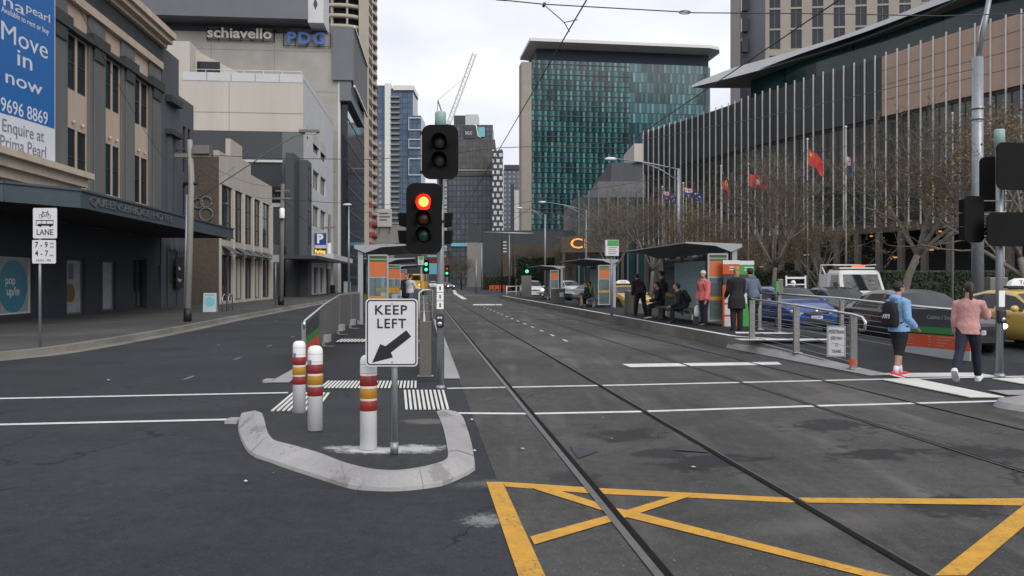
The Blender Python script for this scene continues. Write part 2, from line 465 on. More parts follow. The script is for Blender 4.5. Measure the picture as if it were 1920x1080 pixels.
g = MB(); strip(g, KLs, offset_line(KLs, .03), .006, .14, 'old_concrete'); strip(g, offset_line(KLs, .03), offset_line(KLs, .17), .14, .15, 'old_concrete'); struct(g, 'kerb')
g = MB(); strip(g, offset_line(KLs, .17), [(p[0] - 40, p[1] + 6) for p in KLs], .15, .15, 'pavement'); struct(g, 'footpath')

# ---- right platform (far track): raised slab with ramp at the near end
PR0, PRB, PZ = 7.6, 10.45, .30
g = MB()
def pz(Y): return PZ * min(1, max(0, (Y - 14.3) / 5.4)) + .004
Ys = [14.3, 16, 18, 19.7, 24, 40, 60, 76, 80]
def right_back(Y):
    if Y >= 23.5: return sx(PRB, Y)
    a = (sx(PRB, 23.5), 23.5); b = (10.2, 14.3); t = (23.5 - Y) / (23.5 - 14.3); return a[0] + (b[0]-a[0])*t
for a, b in zip(Ys, Ys[1:]):
    za, zb = pz(a), pz(b)
    if b == 80: zb = .02
    xa, xb = sx(PR0, a), sx(PR0, b)
    if a < 19.7: xa += (19.7 - a) * .10
    if b < 19.7: xb += (19.7 - b) * .10
    ra, rb = right_back(a), right_back(b)
    g.face([(xa, a, za), (ra, a, za), (rb, b, zb), (xb, b, zb)], 'platform_asphalt')
    g.face([(xa, a, 0), (xa, a, za), (xb, b, zb), (xb, b, 0)], 'old_concrete')
    g.face([(ra, a, 0), (rb, b, 0), (rb, b, zb), (ra, a, za)], 'concrete')
struct(g, 'tram_platform')
g = MB()
for a, b in ((19.7, 40), (40, 60), (60, 76)):
    g.face([(sx(PR0 + .02, a), a, PZ + .009), (sx(PR0 + .19, a), a, PZ + .009), (sx(PR0 + .19, b), b, PZ + .009), (sx(PR0 + .02, b), b, PZ + .009)], 'white_paint')
g.face([(sx(PR0, 19.7) + 1.9, 18.4, pz(18.4) + .012), (sx(PR0, 19.7) + 1.9, 18.55, pz(18.55) + .012), (sx(PR0 + .05, 19.9), 19.9, PZ + .012), (sx(PR0 + .05, 19.6), 19.55, PZ + .012)], 'white_paint')
struct(g, 'platform_edge_line')
g = MB()     # pale concrete flank of the ramp
def ramp_x(a): return sx(PR0, a) + max(0, 19.7 - a) * .10
fl = [14.0, 15, 16, 17, 18, 19, 19.9]
for a, b in zip(fl, fl[1:]):
    wa, wb = .03 + .05*(19.9 - a), .03 + .05*(19.9 - b)
    g.face([(ramp_x(a) - wa, a, .008), (ramp_x(a) + .07, a, pz(max(a, 14.3)) + .012), (ramp_x(b) + .07, b, pz(max(b, 14.3)) + .012), (ramp_x(b) - wb, b, .008)], 'concrete')
struct(g, 'ramp_edge')
marking([gpx((1378, 623, .3), (1500, 625, .3), (1500, 627, .3), (1380, 626, .3)), gpx((1376, 635, .31), (1555, 637, .29), (1553, 639.5, .29), (1390, 638, .31))], name='platform_line', z=PZ + .014)

# ---- left platform (near track)
g = MB()
def lpz(Y): return PZ * min(1, max(0, (Y - 13.2) / 7.6)) + .005
def left_l(Y): return -3.9 - .0826 * (Y - 13.2) if Y < 25.3 else -4.9 - .1125 * (Y - 25.3)
def left_r(Y): return sx(.36, Y)
Ys = [13.2, 15, 17, 20.8, 25.3, 40, 60, 78]
for a, b in zip(Ys, Ys[1:]):
    za, zb = lpz(a), lpz(b)
    g.face([(left_l(a), a, za), (left_r(a), a, za), (left_r(b), b, zb), (left_l(b), b, zb)], 'platform_asphalt')
    g.face([(left_r(a), a, 0), (left_r(b), b, 0), (left_r(b), b, zb), (left_r(a), a, za)], 'old_concrete')
    g.face([(left_l(a), a, 0), (left_l(a), a, za), (left_l(b), b, zb), (left_l(b), b, 0)], 'concrete')
g.face([(left_l(78), 78, 0), (left_l(78), 78, PZ), (left_r(78), 78, PZ), (left_r(78), 78, 0)], 'concrete')
struct(g, 'tram_platform')
g = MB()
g.face([tuple(gp(832, 711)) [:2] + (.012,), tuple(gp(863, 711))[:2] + (.012,), (sx(.62, 20), 20, .10), (sx(.62, 29), 29, .2), (sx(.40, 29), 29, .318), (sx(.38, 20.8), 20.8, .318)], 'concrete')
struct(g, 'ramp_edge')
g = MB()
p = [(-3.86, 13.0), (-3.62, 13.0), (-3.98, 16.2), (-4.12, 16.2)]
g.face([(p[0][0]-.1, p[0][1], .012), (p[1][0], p[1][1], .012), (p[2][0], p[2][1], .13), (p[3][0], p[3][1], .02)], 'concrete'); struct(g, 'ramp_edge')

# ---- tactile paving strips (white ribs)
mat('tactile', (0.66, 0.66, 0.62), 0.6, var=0.08)
def lerp(a, b, t): return a + (b - a) * t
def tactile(A, B, C, D, n, fill=.55, z=.018, gap_m=None):
    """ribs run from edge A-B to edge D-C"""
    g = MB(); A, B, C, D = [Vector((p[0], p[1], 0)) for p in (A, B, C, D)]
    zs = [(p[2] if len(p) > 2 else 0) for p in (A, B, C, D)]
    for i in range(n):
        t0 = i / n; t1 = (i + fill) / n
        q = [lerp(A, B, t0), lerp(A, B, t1), lerp(D, C, t1), lerp(D, C, t0)]
        lo = [(v.x, v.y, z - .012) for v in q]; hi = [(v.x, v.y, z) for v in q]
        g.raw(lo + hi, [(0,1,5,4), (1,2,6,5), (2,3,7,6), (3,0,4,7)], 'tactile'); g.face(hi, 'tactile')
    o = struct(g, 'tactile_paving'); return o
tactile(*gpx((508, 772), (598, 772), (622, 738), (548, 738)), 9)
tactile(*gpx((760, 769), (846, 769), (836, 733), (757, 733)), 10)
tactile(*gpx((600, 730), (784, 730), (784, 717), (615, 717)), 26, z=.03)
tactile(*[gp(a, b, lpz(19)) for a, b in ((630, 643), (805, 643), (805, 638), (640, 638))], 26, z=lpz(19) + .035)
tactile(*[gp(a, b, .3) for a, b in ((789, 645), (803, 645), (801, 560), (797, 560))], 3, z=.335)
def slab(pts, m='tactile', z=.02):
    g = MB(); g.face([(p[0], p[1], z) for p in pts], m); return struct(g, 'tactile_paving')
tactile(*[Vector((p[0], p[1], 0)) for p in gpx((1656, 714), (1818, 747), (1884, 747), (1720, 712.5))], 44, .82, .024)
tactile(*gpx((1645, 702), (1700, 708.5), (1868, 707), (1830, 701)), 14, .86, .024)
tactile(*gpx((1860, 712), (1925, 723), (1990, 722), (1915, 710)), 14, .86, .024)
slab(gpx((1852, 734), (1890, 743), (1990, 742), (1980, 733)), 'concrete', .02)

# ---- little square studs by the crossing
for i, (a, b) in enumerate(((438, 792), (504, 716))):
    g = MB(); c = gp(a, b); g.box(-.07, .07, -.1, .1, 0, .045, 'concrete'); o = struct(g, 'marker_block', loc=(c.x, c.y, 0)); o['kind'] = 'structure'

# ---- median island in front (kerb ring, dark infill)
outer = [(452, 778), (446, 800), (452, 826), (470, 853), (503, 866), (536, 878), (609, 902), (640, 912), (666, 918), (710, 921), (751, 921), (793, 917), (829, 911), (862, 898), (886, 885), (891, 874), (884, 830), (873, 795), (866, 782), (855, 775)]
inner = [(491, 774), (496, 788), (501, 808), (507, 818), (517, 826), (549, 834), (600, 849), (628, 860), (654, 869), (700, 879), (745, 881), (784, 876), (812, 870), (828, 865), (837, 860), (840, 853), (838, 834), (832, 806), (826, 788), (818, 772)]
O = [gp(*p) for p in outer]; ZI = .12
I = [gp(p[0], p[1], ZI) for p in inner]
def dens(L, k=3):
    return [Vector(p) for p in smooth_line([tuple(v) for v in L], k)]
O, I = dens(O), dens(I)
ground_mat('kerb_concrete', (0.30, 0.29, 0.29), (0.42, 0.41, 0.41), patch=(0.22, 0.21, 0.205), pscale=2.6, grain=.5)
mat('joint_dark', (0.13, 0.125, 0.12), .9)
g = MB(); rings = []
for t, z in ((0, 0), (.03, .03), (.60, .108), (.68, .119), (1, ZI)):
    rings.append([Vector((lerp(a.x, b.x, t), lerp(a.y, b.y, t), z)) for a, b in zip(O, I)])
for r0, r1 in zip(rings, rings[1:]):
    n = len(r0)
    g.raw(r0 + r1, [(i, i+1, n+i+1, n+i) for i in range(n-1)], 'kerb_concrete', False)
for k in (0, -1):
    g.face([r[k] for r in rings] + [Vector((rings[-1][k].x, rings[-1][k].y, 0))], 'kerb_concrete')
isl = struct(g, 'island_kerb'); weld(isl)
jg = MB()
for k in (9, 22, 33, 46):
    for r0, r1 in zip(rings, rings[1:]):
        a, b2, c, d = r0[k], r0[k].lerp(r0[k+1], .06), r1[k].lerp(r1[k+1], .06), r1[k]
        jg.face([Vector((v.x, v.y, v.z + .004)) for v in (a, b2, c, d)], 'joint_dark')
struct(jg, 'kerb_joint')
bmm = bmesh.new(); bmm.from_mesh(isl.data); bmesh.ops.recalc_face_normals(bmm, faces=bmm.faces)
bmm.to_mesh(isl.data); bmm.free()
m = ground_mat('island_infill', (0.036, 0.037, 0.04), (0.05, 0.051, 0.055))
# pale cement spill and swept gravel with shapes of their own
n = m.node_tree.nodes; l = m.node_tree.links; b = n["Principled BSDF"]; src = b.inputs['Base Color'].links[0].from_socket
t = n.new("ShaderNodeTexCoord"); no = n.new("ShaderNodeTexNoise"); no.inputs['Scale'].default_value = 9; no.inputs['Detail'].default_value = 11; no.inputs['Roughness'].default_value = .72
l.new(t.outputs['Object'], no.inputs['Vector'])
def spot(cx, cy, rx, ry, amp, prev, color):
    mp = n.new("ShaderNodeMapping"); mp.vector_type = 'TEXTURE'; mp.inputs['Location'].default_value = (cx, cy, .12); mp.inputs['Scale'].default_value = (rx, ry, 1)
    l.new(t.outputs['Object'], mp.inputs['Vector'])
    ln = n.new("ShaderNodeVectorMath"); ln.operation = 'LENGTH'; l.new(mp.outputs['Vector'], ln.inputs[0])
    ad = n.new("ShaderNodeMath"); ad.operation = 'MULTIPLY_ADD'; ad.inputs[1].default_value = amp; l.new(no.outputs['Fac'], ad.inputs[0]); l.new(ln.outputs['Value'], ad.inputs[2])
    r = n.new("ShaderNodeValToRGB"); r.color_ramp.elements[0].position = 0.72; r.color_ramp.elements[1].position = 1.3
    r.color_ramp.elements[0].color = (1, 1, 1, 1); r.color_ramp.elements[1].color = (0, 0, 0, 1)
    dv = n.new("ShaderNodeMath"); dv.operation = 'MULTIPLY'; dv.inputs[1].default_value = .6; l.new(ad.outputs[0], dv.inputs[0]); l.new(dv.outputs[0], r.inputs['Fac'])
    mxx = n.new("ShaderNodeMixRGB"); l.new(r.outputs['Color'], mxx.inputs[0]); l.new(prev, mxx.inputs[1]); mxx.inputs[2].default_value = color + (1,)
    return mxx.outputs['Color']
c1 = gp(700, 842, ZI); c2 = gp(780, 840, ZI); c3 = gp(800, 789, ZI); c4 = gp(655, 838, ZI)
o_ = spot(c1.x, c1.y - .03, .46, .20, 1.7, src, (.55, .55, .55)); o_ = spot(c2.x, c2.y, .38, .28, 1.8, o_, (.46, .46, .46)); o_ = spot(c4.x, c4.y, .42, .16, 2.0, o_, (.42, .42, .42))
o_ = spot(c3.x, c3.y, .30, .20, 1.3, o_, (.13, .12, .105)); l.new(o_, b.inputs['Base Color'])
g = MB(); g.face([(p.x, p.y, ZI - .006) for p in I], 'island_infill'); isl2 = struct(g, 'traffic_island')
bmm = bmesh.new(); bmm.from_mesh(isl2.data)
for f in bmm.faces:
    if f.normal.z < 0: f.normal_flip()
bmm.to_mesh(isl2.data); bmm.free()
# kerb nose of the island at the right edge of the photo
g = MB(); c = gp(2000, 765); pr = [(0, 0)] + [(1.05 * math.cos(t / 12 * 2 * math.pi), .62 * math.sin(t / 12 * 2 * math.pi)) for t in range(12)]
for r0, r1, z0, z1 in ((1.0, .93, 0, .08), (.93, .7, .08, .12), (.7, 0.01, .12, .125)):
    for t in range(24):
        a, b2 = t / 24 * 2 * math.pi, (t + 1) / 24 * 2 * math.pi
        f_ = lambda r, q, z: (c.x + .9 * r * math.cos(q), c.y + .6 * r * math.sin(q), z)
        g.face([f_(r0, a, z0), f_(r0, b2, z0), f_(r1, b2, z1), f_(r1, a, z1)], 'concrete', True)
struct(g, 'island_kerb')
# fallen bits of paper and leaves on the asphalt
random.seed(3)
g = MB()
for (a, b) in ((1147, 826), (1130, 786), (885, 790), (512, 891), (461, 907), (204, 715), (410, 648), (516, 603), (958, 575), (872, 602), (1285, 606), (980, 845), (890, 849), (620, 727), (1300, 880), (236, 688)):
    c = gp(a, b); s_ = random.uniform(.012, .028); q = random.uniform(0, 3)
    g.face([(c.x + s_*math.cos(q + k), c.y + s_*math.sin(q + k) * 1.6, .02 + .006 * (k % 2)) for k in (0, 1.4, 3.0, 4.6)], 'white_paint')
o = g.build('litter'); o['kind'] = 'stuff'; tag(o, 'small pale scraps of paper scattered over the asphalt road', 'litter')
# right-hand kerb and footpath of the far carriageway
g = MB()
KR = [(27, 2), (22.5, 14), (19.6, 27), (18, 40), (14.6, 70), (7.9, 130), (-11, 300)]
KRs = smooth_line(KR)
strip(g, [(p[0], p[1]) for p in KRs], [(p[0] + .15, p[1]) for p in KRs], .01, .15, 'concrete'); struct(g, 'kerb')
g = MB(); strip(g, [(p[0] + .15, p[1]) for p in KRs], [(p[0] + 60, p[1] + 8) for p in KRs], .15, .15, 'pavement'); struct(g, 'footpath')

# triangular drain plates beside the near rail
mat('iron', (0.05, 0.05, 0.052), .6, .4, var=.3, scale=12)
for tri in (((1068, 838), (1122, 848), (1084, 862)), ((1262, 846), (1308, 836), (1330, 851))):
    g = MB(); g.face([(q.x, q.y, .014) for q in gpx(*tri)], 'iron'); o = struct(g, 'drain_cover')
    for f in o.data.polygons:
        if f.normal.z < 0: f.flip()

# damp stains and dust, each with its own ragged shape
def stains(mname, spots):
    m = MATS[mname]; n = m.node_tree.nodes; l = m.node_tree.links; b = n["Principled BSDF"]; prev = b.inputs['Base Color'].links[0].from_socket
    t = n.new("ShaderNodeTexCoord"); no = n.new("ShaderNodeTexNoise"); no.inputs['Scale'].default_value = 2.6; no.inputs['Detail'].default_value = 10; no.inputs['Roughness'].default_value = .7
    l.new(t.outputs['Object'], no.inputs['Vector'])
    n2 = n.new("ShaderNodeTexNoise"); n2.inputs['Scale'].default_value = 16; n2.inputs['Detail'].default_value = 10; n2.inputs['Roughness'].default_value = .8; l.new(t.outputs['Object'], n2.inputs['Vector']); coarse = no
    for (px, py, rx, ry, amp, col, soft, op) in spots:
        c = gp(px, py); no = n2 if ry < .3 else coarse; mp = n.new("ShaderNodeMapping"); mp.vector_type = 'TEXTURE'; mp.inputs['Location'].default_value = (c.x, c.y, 0); mp.inputs['Rotation'].default_value = (0, 0, .3); mp.inputs['Scale'].default_value = (rx, ry, 1)
        l.new(t.outputs['Object'], mp.inputs['Vector']); ln = n.new("ShaderNodeVectorMath"); ln.operation = 'LENGTH'; l.new(mp.outputs['Vector'], ln.inputs[0])
        ad = n.new("ShaderNodeMath"); ad.operation = 'MULTIPLY_ADD'; ad.inputs[1].default_value = amp; l.new(no.outputs['Fac'], ad.inputs[0]); l.new(ln.outputs['Value'], ad.inputs[2])
        mr = n.new("ShaderNodeMapRange"); mr.inputs['From Min'].default_value = .55 + amp*.5 - soft; mr.inputs['From Max'].default_value = .55 + amp*.5 + soft; mr.inputs['To Min'].default_value = op; mr.inputs['To Max'].default_value = 0; l.new(ad.outputs[0], mr.inputs['Value'])
        x = n.new("ShaderNodeMixRGB"); l.new(mr.outputs[0], x.inputs[0]); l.new(prev, x.inputs[1]); x.inputs[2].default_value = col + (1,); prev = x.outputs[0]
    l.new(prev, b.inputs['Base Color'])
D_ = (.024, .025, .027); P_ = (.17, .16, .145)
stains('tram_asphalt', [(1180, 815, .75, .5, 3.2, D_, .14, .85), (1330, 870, .8, .55, 3.4, D_, .14, .9), (1250, 850, .5, .4, 3.2, D_, .14, .8), (1560, 800, .9, .5, 3.4, D_, .14, .85), (1640, 850, .8, .45, 3.4, D_, .14, .9), (1790, 950, .6, .4, 3.2, D_, .14, .85), (1840, 850, .8, .5, 3.4, D_, .14, .8), (1225, 690, 1.2, .6, 3.4, D_, .2, .5), (1090, 900, .3, .5, 3.0, D_, .14, .6),
    (1400, 640, 2.2, .9, 3.0, P_, .5, .6), (1180, 640, 1.6, 2.5, 3.0, P_, .6, .45), (1000, 650, .5, 4, 3.0, P_, .6, .4), (1560, 750, 2.0, .8, 3.0, P_, .6, .35), (1530, 985, .9, .25, 3.0, P_, .5, .45)])
stains('asphalt', [(908, 975, .20, .20, 3.4, (.30, .30, .29), .3, .7), (930, 905, .5, .15, 3.4, (.2, .2, .19), .3, .45), (250, 780, 3.0, .3, 3.0, D_, .5, .5), (60, 700, 2.5, .8, 3.0, D_, .5, .5)])
# ================================================================ street furniture
mat('lens_red', (0.9, 0.3, 0.05), 0.4, var=0, emit=(1.0, 0.80, 0.10), estr=1.6)  # yellow emission stands for the overexposed core of the red lamp
mat('lens_glow', (0.9, 0.05, 0.02), 0.4, var=0, emit=(1.0, 0.006, 0.004), estr=5)  # emissive ring drawn in as the red halo around the lit lens
mat('lens_dull_red', (0.10, 0.012, 0.01), 0.3, var=0)
mat('lens_dull_amber', (0.06, 0.022, 0.008), 0.3, var=0.1)
mat('lens_dull_green', (0.012, 0.045, 0.035), 0.3, var=0.1)
mat('lens_green', (0.1, 0.9, 0.4), 0.4, var=0, emit=(0.08, 0.85, 0.42), estr=1.0)
mat('lens_dim_red', (0.5, 0.03, 0.02), 0.4, var=0, emit=(0.35, 0.012, 0.008), estr=0.5)
mat('stop_orange', (0.50, 0.125, 0.03), 0.5, var=0.06)
mat('stop_green', (0.12, 0.33, 0.05), 0.5, var=0.05)
mat('totem_orange', (0.52, 0.075, 0.016), 0.5, var=0.06)
mat('totem_green', (0.05, 0.30, 0.06), 0.5, var=0.06)
mat('strip_amber', (0.46, 0.22, 0.012), 0.5, var=0.06)
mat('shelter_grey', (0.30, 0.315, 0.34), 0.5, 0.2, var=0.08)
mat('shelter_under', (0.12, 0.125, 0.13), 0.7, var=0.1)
mat('bin_grey', (0.165, 0.155, 0.145), 0.45, 0.5, var=0.12)
mat('map_paper', (0.25, 0.36, 0.37), 0.6, var=0.3, scale=8)
mat('board_dark', (0.045, 0.048, 0.052), 0.4, var=0.06)
mat('text_pale', (0.30, 0.31, 0.32), 0.5, var=0)
mat('orange_plastic', (0.62, 0.10, 0.03), 0.6, var=0.08)
mat('board_green', (0.035, 0.20, 0.045), 0.45, var=0.05)
mat('board_orange', (0.52, 0.075, 0.028), 0.45, var=0.05)
mat('lamp_lens', (0.7, 0.7, 0.68), 0.3, var=0)
panel_mat('mesh_panel', ((0.16, 0.155, 0.15), (0.175, 0.17, 0.165)), 0.06, 0.06, (0.09, 0.09, 0.09), 0.01, rough=0.5, uv='yz')

def head(name, parent, x, z, lenses, wd, ht, lx=0.0, y=0.0, back=True, pitch=.235):
    """one signal head: backplate, housings and hoods as parts; faces -y. lenses from the top down"""
    q = MB(); r = min(.13, wd * .24)
    poly = []
    for cx, cz, a0 in ((wd/2 - r, ht/2 - r, 0), (-wd/2 + r, ht/2 - r, 90), (-wd/2 + r, -ht/2 + r, 180), (wd/2 - r, -ht/2 + r, 270)):
        for k in range(7): t = R(a0 + k*15); poly.append((cx + r*math.cos(t), cz + r*math.sin(t)))
    q.plate([(a, b) for a, b in poly], -.012, .012, 'signal_black')
    ho = q.build(name, parent, loc=(x, y, z), bevel=.004)
    n = len(lenses); z0 = (n - 1) * pitch / 2
    for i, lm in enumerate(lenses):
        zz = z0 - i*pitch
        b = MB(); b.box(lx - .125, lx + .125, .02, .2, zz - .112, zz + .112, 'signal_black'); b.build('housing', ho, bevel=.012)
        if not back: continue
        g = MB()
        g.lathe([(.10, -.035), (.085, -.05), (.05, -.066), (.001, -.07)] if len(lm) < 2 else [(.074, -.035), (.072, -.066), (.05, -.071), (.001, -.074)], lm[0], 24, (lx, 0, zz), axis='Y')
        if len(lm) > 1: g.lathe([(.073, -.056), (.120, -.03), (.118, -.038), (.078, -.064)], lm[1], 24, (lx, 0, zz), axis='Y')
        g.build('lens', ho)
        h = MB(); N = 14
        ring = []
        for rr in (.118, .124):
            for dep, cut in ((-.014, 0), (-.20, 1)):
                ring.append([(lx + rr*math.cos(R(-40 + 260*k/N)), dep if not cut else dep + .10*max(0, -math.sin(R(-40 + 260*k/N)))*1.2, zz + rr*math.sin(R(-40 + 260*k/N))) for k in range(N + 1)])
        for (A, B2) in ((ring[0], ring[1]), (ring[3], ring[2])):
            for k in range(N): h.face([A[k], A[k+1], B2[k+1], B2[k]], 'signal_black', True)
        for k in range(N): h.face([ring[1][k], ring[1][k+1], ring[3][k+1], ring[3][k]], 'signal_black')
        h.build('hood', ho)
    return ho

# ---- main signal post beside the tracks
p = gp(826, 729)
sp = thing('traffic_signal', 'grey signal post with glowing red light beside the tram tracks', 'traffic light', p)
q = MB(); q.tube([(0, 0, 0), (0, 0, 4.02)], .057, 'galv', 20); q.lathe([(.075, 0), (.075, .03), (.06, .06)], 'galv', 16); q.build('post', sp)
q = MB(); q.lathe([(.085, 3.98), (.085, 4.24), (.078, 4.26), (.02, 4.275)], 'teal_cap', 18); q.build('cap', sp)
Y = p.y - .34
OFF = lambda px, py: (xat(px, Y) - p.x, zat(py, Y))
x, z = OFF(825, 285); h1 = head('signal_head', sp, x, z, (('black',), ('black',)), .545, .815, lx=.0, y=-.34, pitch=.27)
x, z = OFF(795.5, 410); h2 = head('signal_head', sp, x, z, (('lens_red', 'lens_glow'), ('lens_dull_amber',), ('lens_dull_green',)), .535, 1.06, y=-.36, pitch=.245)
# far faces of heads looking the other way
for sgn_, px in ((-1, 770), (1, 826)):
    for zz in (zat(415, p.y), zat(448, p.y)):
        q = MB(); q.plate([(-.08*sgn_ if sgn_ > 0 else .06, -.1), (.16*sgn_, -.06), (.18*sgn_, .13), (-.08*sgn_ if sgn_ > 0 else .06, .13)][::sgn_], -.1, .14, 'signal_black'); q.build('side_hood', sp, loc=(xat(px, p.y) - p.x - (.0 if sgn_ > 0 else .02), .1, zz))
q = MB()
for zz in (2.55, 3.3, 3.9): q.box(-.3, .06, -.16, -.06, zz, zz + .035, 'black')
q.tube([(.0, -.05, 2.5), (.03, -.12, 3.0), (.02, -.06, 3.6)], .018, 'black', 6); q.build('bracket', sp)
for k, zz in enumerate((1.55, 1.42, 1.29)):
    q = MB(); q.box(-.052, .052, -.070, -.060, zz - .06, zz + .06, 'white_plastic'); qo = q.build('notice_plate', sp); g = MB(); g.box(-.012, .012, -.074, -.0705, zz - .03, zz + .03, 'dark_red' if k != 1 else 'board_green'); g.build('symbol', qo)
q = MB(); zc = zat(601, p.y); q.box(-.058, .058, -.125, -.05, zc - .105, zc + .105, 'black'); bo = q.build('push_button', sp, bevel=.03, seg=3)
g = MB(); g.lathe([(.036, -.138), (.034, -.145), (.02, -.149)], 'bright_steel', 18, (0, 0, zc - .045), axis='Y'); g.build('button', bo)
g = MB(); g.plate([(-.042, .05), (-.018, .025), (-.018, .042), (.018, .042), (.018, .025), (.042, .05), (.018, .075), (.018, .058), (-.018, .058), (-.018, .075)], -.129, -.1255, 'white_sign'); g.build('arrow', bo, loc=(0, 0, zc))

# ---- keep-left sign on the island
p = gp(740, 850, ZI)
ks = thing('keep_left_sign', 'white KEEP LEFT sign with black arrow on a steel post in the island', 'road sign', p)
q = MB(); q.tube([(0, 0, 0), (0, 0, 1.42)], .028, 'galv', 18); q.tube([(-.003, 0, 0), (-.003, 0, .10)], .036, 'galv', 14); q.build('post', ks)
Y = p.y - .05; wd, hh = 98*Y/FPX, 127*Y/FPX; cx, cz = xat(734.5, Y) - p.x, zat(623.5, Y) - p.z
def rrect(w_, h_, r, n=6):
    out = []
    for sx_, sz_, a0 in ((1, 1, 0), (-1, 1, 90), (-1, -1, 180), (1, -1, 270)):
        for k in range(n + 1): t = R(a0 + 90*k/n); out.append((sx_*(w_/2 - r) + r*math.cos(t), sz_*(h_/2 - r) + r*math.sin(t)))
    return out
q = MB(); q.plate(rrect(wd, hh, .036), -.003, .002, 'white_sign'); pl_ = q.build('sign_plate', ks, loc=(cx, -.05, cz), rz=0)
q = MB(); a, b = rrect(wd - .022, hh - .022, .03), rrect(wd - .044, hh - .044, .022); n = len(a)
q.raw([(u, -.0045, v) for u, v in a] + [(u, -.0045, v) for u, v in b], [(i, (i+1) % n, n + (i+1) % n, n + i) for i in range(n)], 'sign_black'); q.build('border', pl_)
text('KEEP', 18*Y/FPX, 'sign_black', pl_, (-.005, -.0045, (623.5 - 582)*Y/FPX), width=60*Y/FPX, bold=.016, depth=.001, spacing=1.15)
text('LEFT', 18*Y/FPX, 'sign_black', pl_, (-.0, -.0045, (623.5 - 607.5)*Y/FPX), width=54*Y/FPX, bold=.016, depth=.001, spacing=1.15)
k_ = Y / FPX; ar = [(762, 619), (771, 631), (733, 661), (737, 670), (698, 680), (713, 645), (723, 649)]
q = MB(); q.plate([((a - 734.5)*k_, (623.5 - b)*k_) for a, b in ar][::-1], -.0055, -.0035, 'sign_black'); q.build('arrow', pl_)
for zz in (.255, -.26):
    q = MB(); q.lathe([(.007, -.009), (.004, -.012)], 'galv', 10, (.005, 0, zz), axis='Y'); q.build('bolt', pl_)

# ---- three banded bollards
def bollard(px, py, base_z, label, hgt):
    p = gp(px, py, base_z)
    b = thing('bollard', label, 'bollard', p, group='banded bollards on the traffic island')
    r = .077; q = MB()
    q.lathe([(r, 0), (r, hgt - .075), (r*.985, hgt - .05), (r*.88, hgt - .022), (r*.62, hgt - .005), (r*.25, hgt), (.002, hgt + .001)], 'white_plastic', 28); q.build('tube', b)
    for z0, z1, m in ((.355, .45, 'dark_red'), (.47, .565, 'amber_band'), (.585, .68, 'dark_red')):
        k = hgt / .87; q = MB(); q.lathe([(r + .0005, z0*k), (r + .0025, z0*k + .003), (r + .0025, z1*k - .003), (r + .0005, z1*k)], m, 28); q.build('reflective_band', b)
    for z0 in (hgt - .085, hgt - .165):
        q = MB(); q.lathe([(r + .0005, z0), (r + .0012, z0 + .002), (r + .0005, z0 + .004)], 'text_pale', 28); q.build('groove', b)
    q = MB()
    for k in range(3):
        a = R(-105 - k*11 if px != 691 else 60 + k*11); a2 = a - R(11); q.face([((r + .002)*math.cos(a), (r + .002)*math.sin(a), hgt - .20), ((r + .002)*math.cos(a), (r + .002)*math.sin(a), hgt - .145), ((r + .002)*math.cos(a2), (r + .002)*math.sin(a2), hgt - .145), ((r + .002)*math.cos(a2), (r + .002)*math.sin(a2), hgt - .20)], 'text_grey')
    q.build('sticker', b)
mat('text_grey', (0.17, 0.18, 0.21), 0.6, var=0)
bollard(561, 776, .02, 'white bollard with red and amber bands farthest back beside the ribbed paving', .90)
bollard(591, 806, ZI, 'middle of the three white banded bollards, left part of the island', .87)
bollard(691, 841, ZI, 'white banded bollard partly covered by the KEEP LEFT sign', .86)

# ---- signal post on the right, seen from behind
p = gp(1874, 707)
rs = thing('traffic_signal', 'tall grey signal post with black heads seen from behind at the crossing', 'traffic light', p)
q = MB(); q.tube([(0, 0, 0), (0, 0, 4.05)], .06, 'galv', 18); q.lathe([(.09, 0), (.09, .03), (.065, .07)], 'galv', 16); q.build('post', rs)
q = MB(); q.lathe([(.085, 3.95), (.085, 4.25), (.07, 4.28), (.02, 4.285)], 'teal_cap', 18); q.build('cap', rs)
def back_head(px, py, wd, ht, dy=.35, n=3, tilt=0):
    Yb = p.y + dy
    o = head('signal_head', rs, xat(px, Yb) - p.x, zat(py, Yb), (('black',),) * n, wd, ht, y=dy, back=False, pitch=ht / n * .9)
    o.rotation_euler.z = R(tilt); return o
back_head(1903, 312, .74, .80, -.3, 2, 12); back_head(1858, 345, .36, .96, .2, 3, -35); back_head(1826, 411, .44, .80, -.1, 3, 18); back_head(1893, 430, .85, .58, -.25, 2, 8)
q = MB(); zz = zat(424, p.y); q.lathe([(.05, -.02), (.045, -.03), (.002, -.034)], 'lens_dim_red', 16, (xat(1853, p.y) - p.x, -.24, zz), axis='Y'); q.build('lens', rs)
q = MB()
for py in (377, 402, 448): q.tube([(xat(1828, p.y) - p.x, -.02, zat(py, p.y)), (.2, -.02, zat(py, p.y))], .014, 'galv', 6)
q.build('bracket', rs)
q = MB(); zb = zat(593, p.y); q.box(-.09, .06, -.12, -.05, zb - .12, zb + .12, 'black'); pb = q.build('push_button', rs, bevel=.03); g = MB(); g.lathe([(.045, -.13), (.03, -.15)], 'steel', 14, (-.01, 0, zb - .05), axis='Y'); g.build('button', pb)
q = MB(); q.box(-.05, .05, -.072, -.062, zat(575, p.y), zat(545, p.y), 'white_plastic'); q.build('notice_plate', rs)

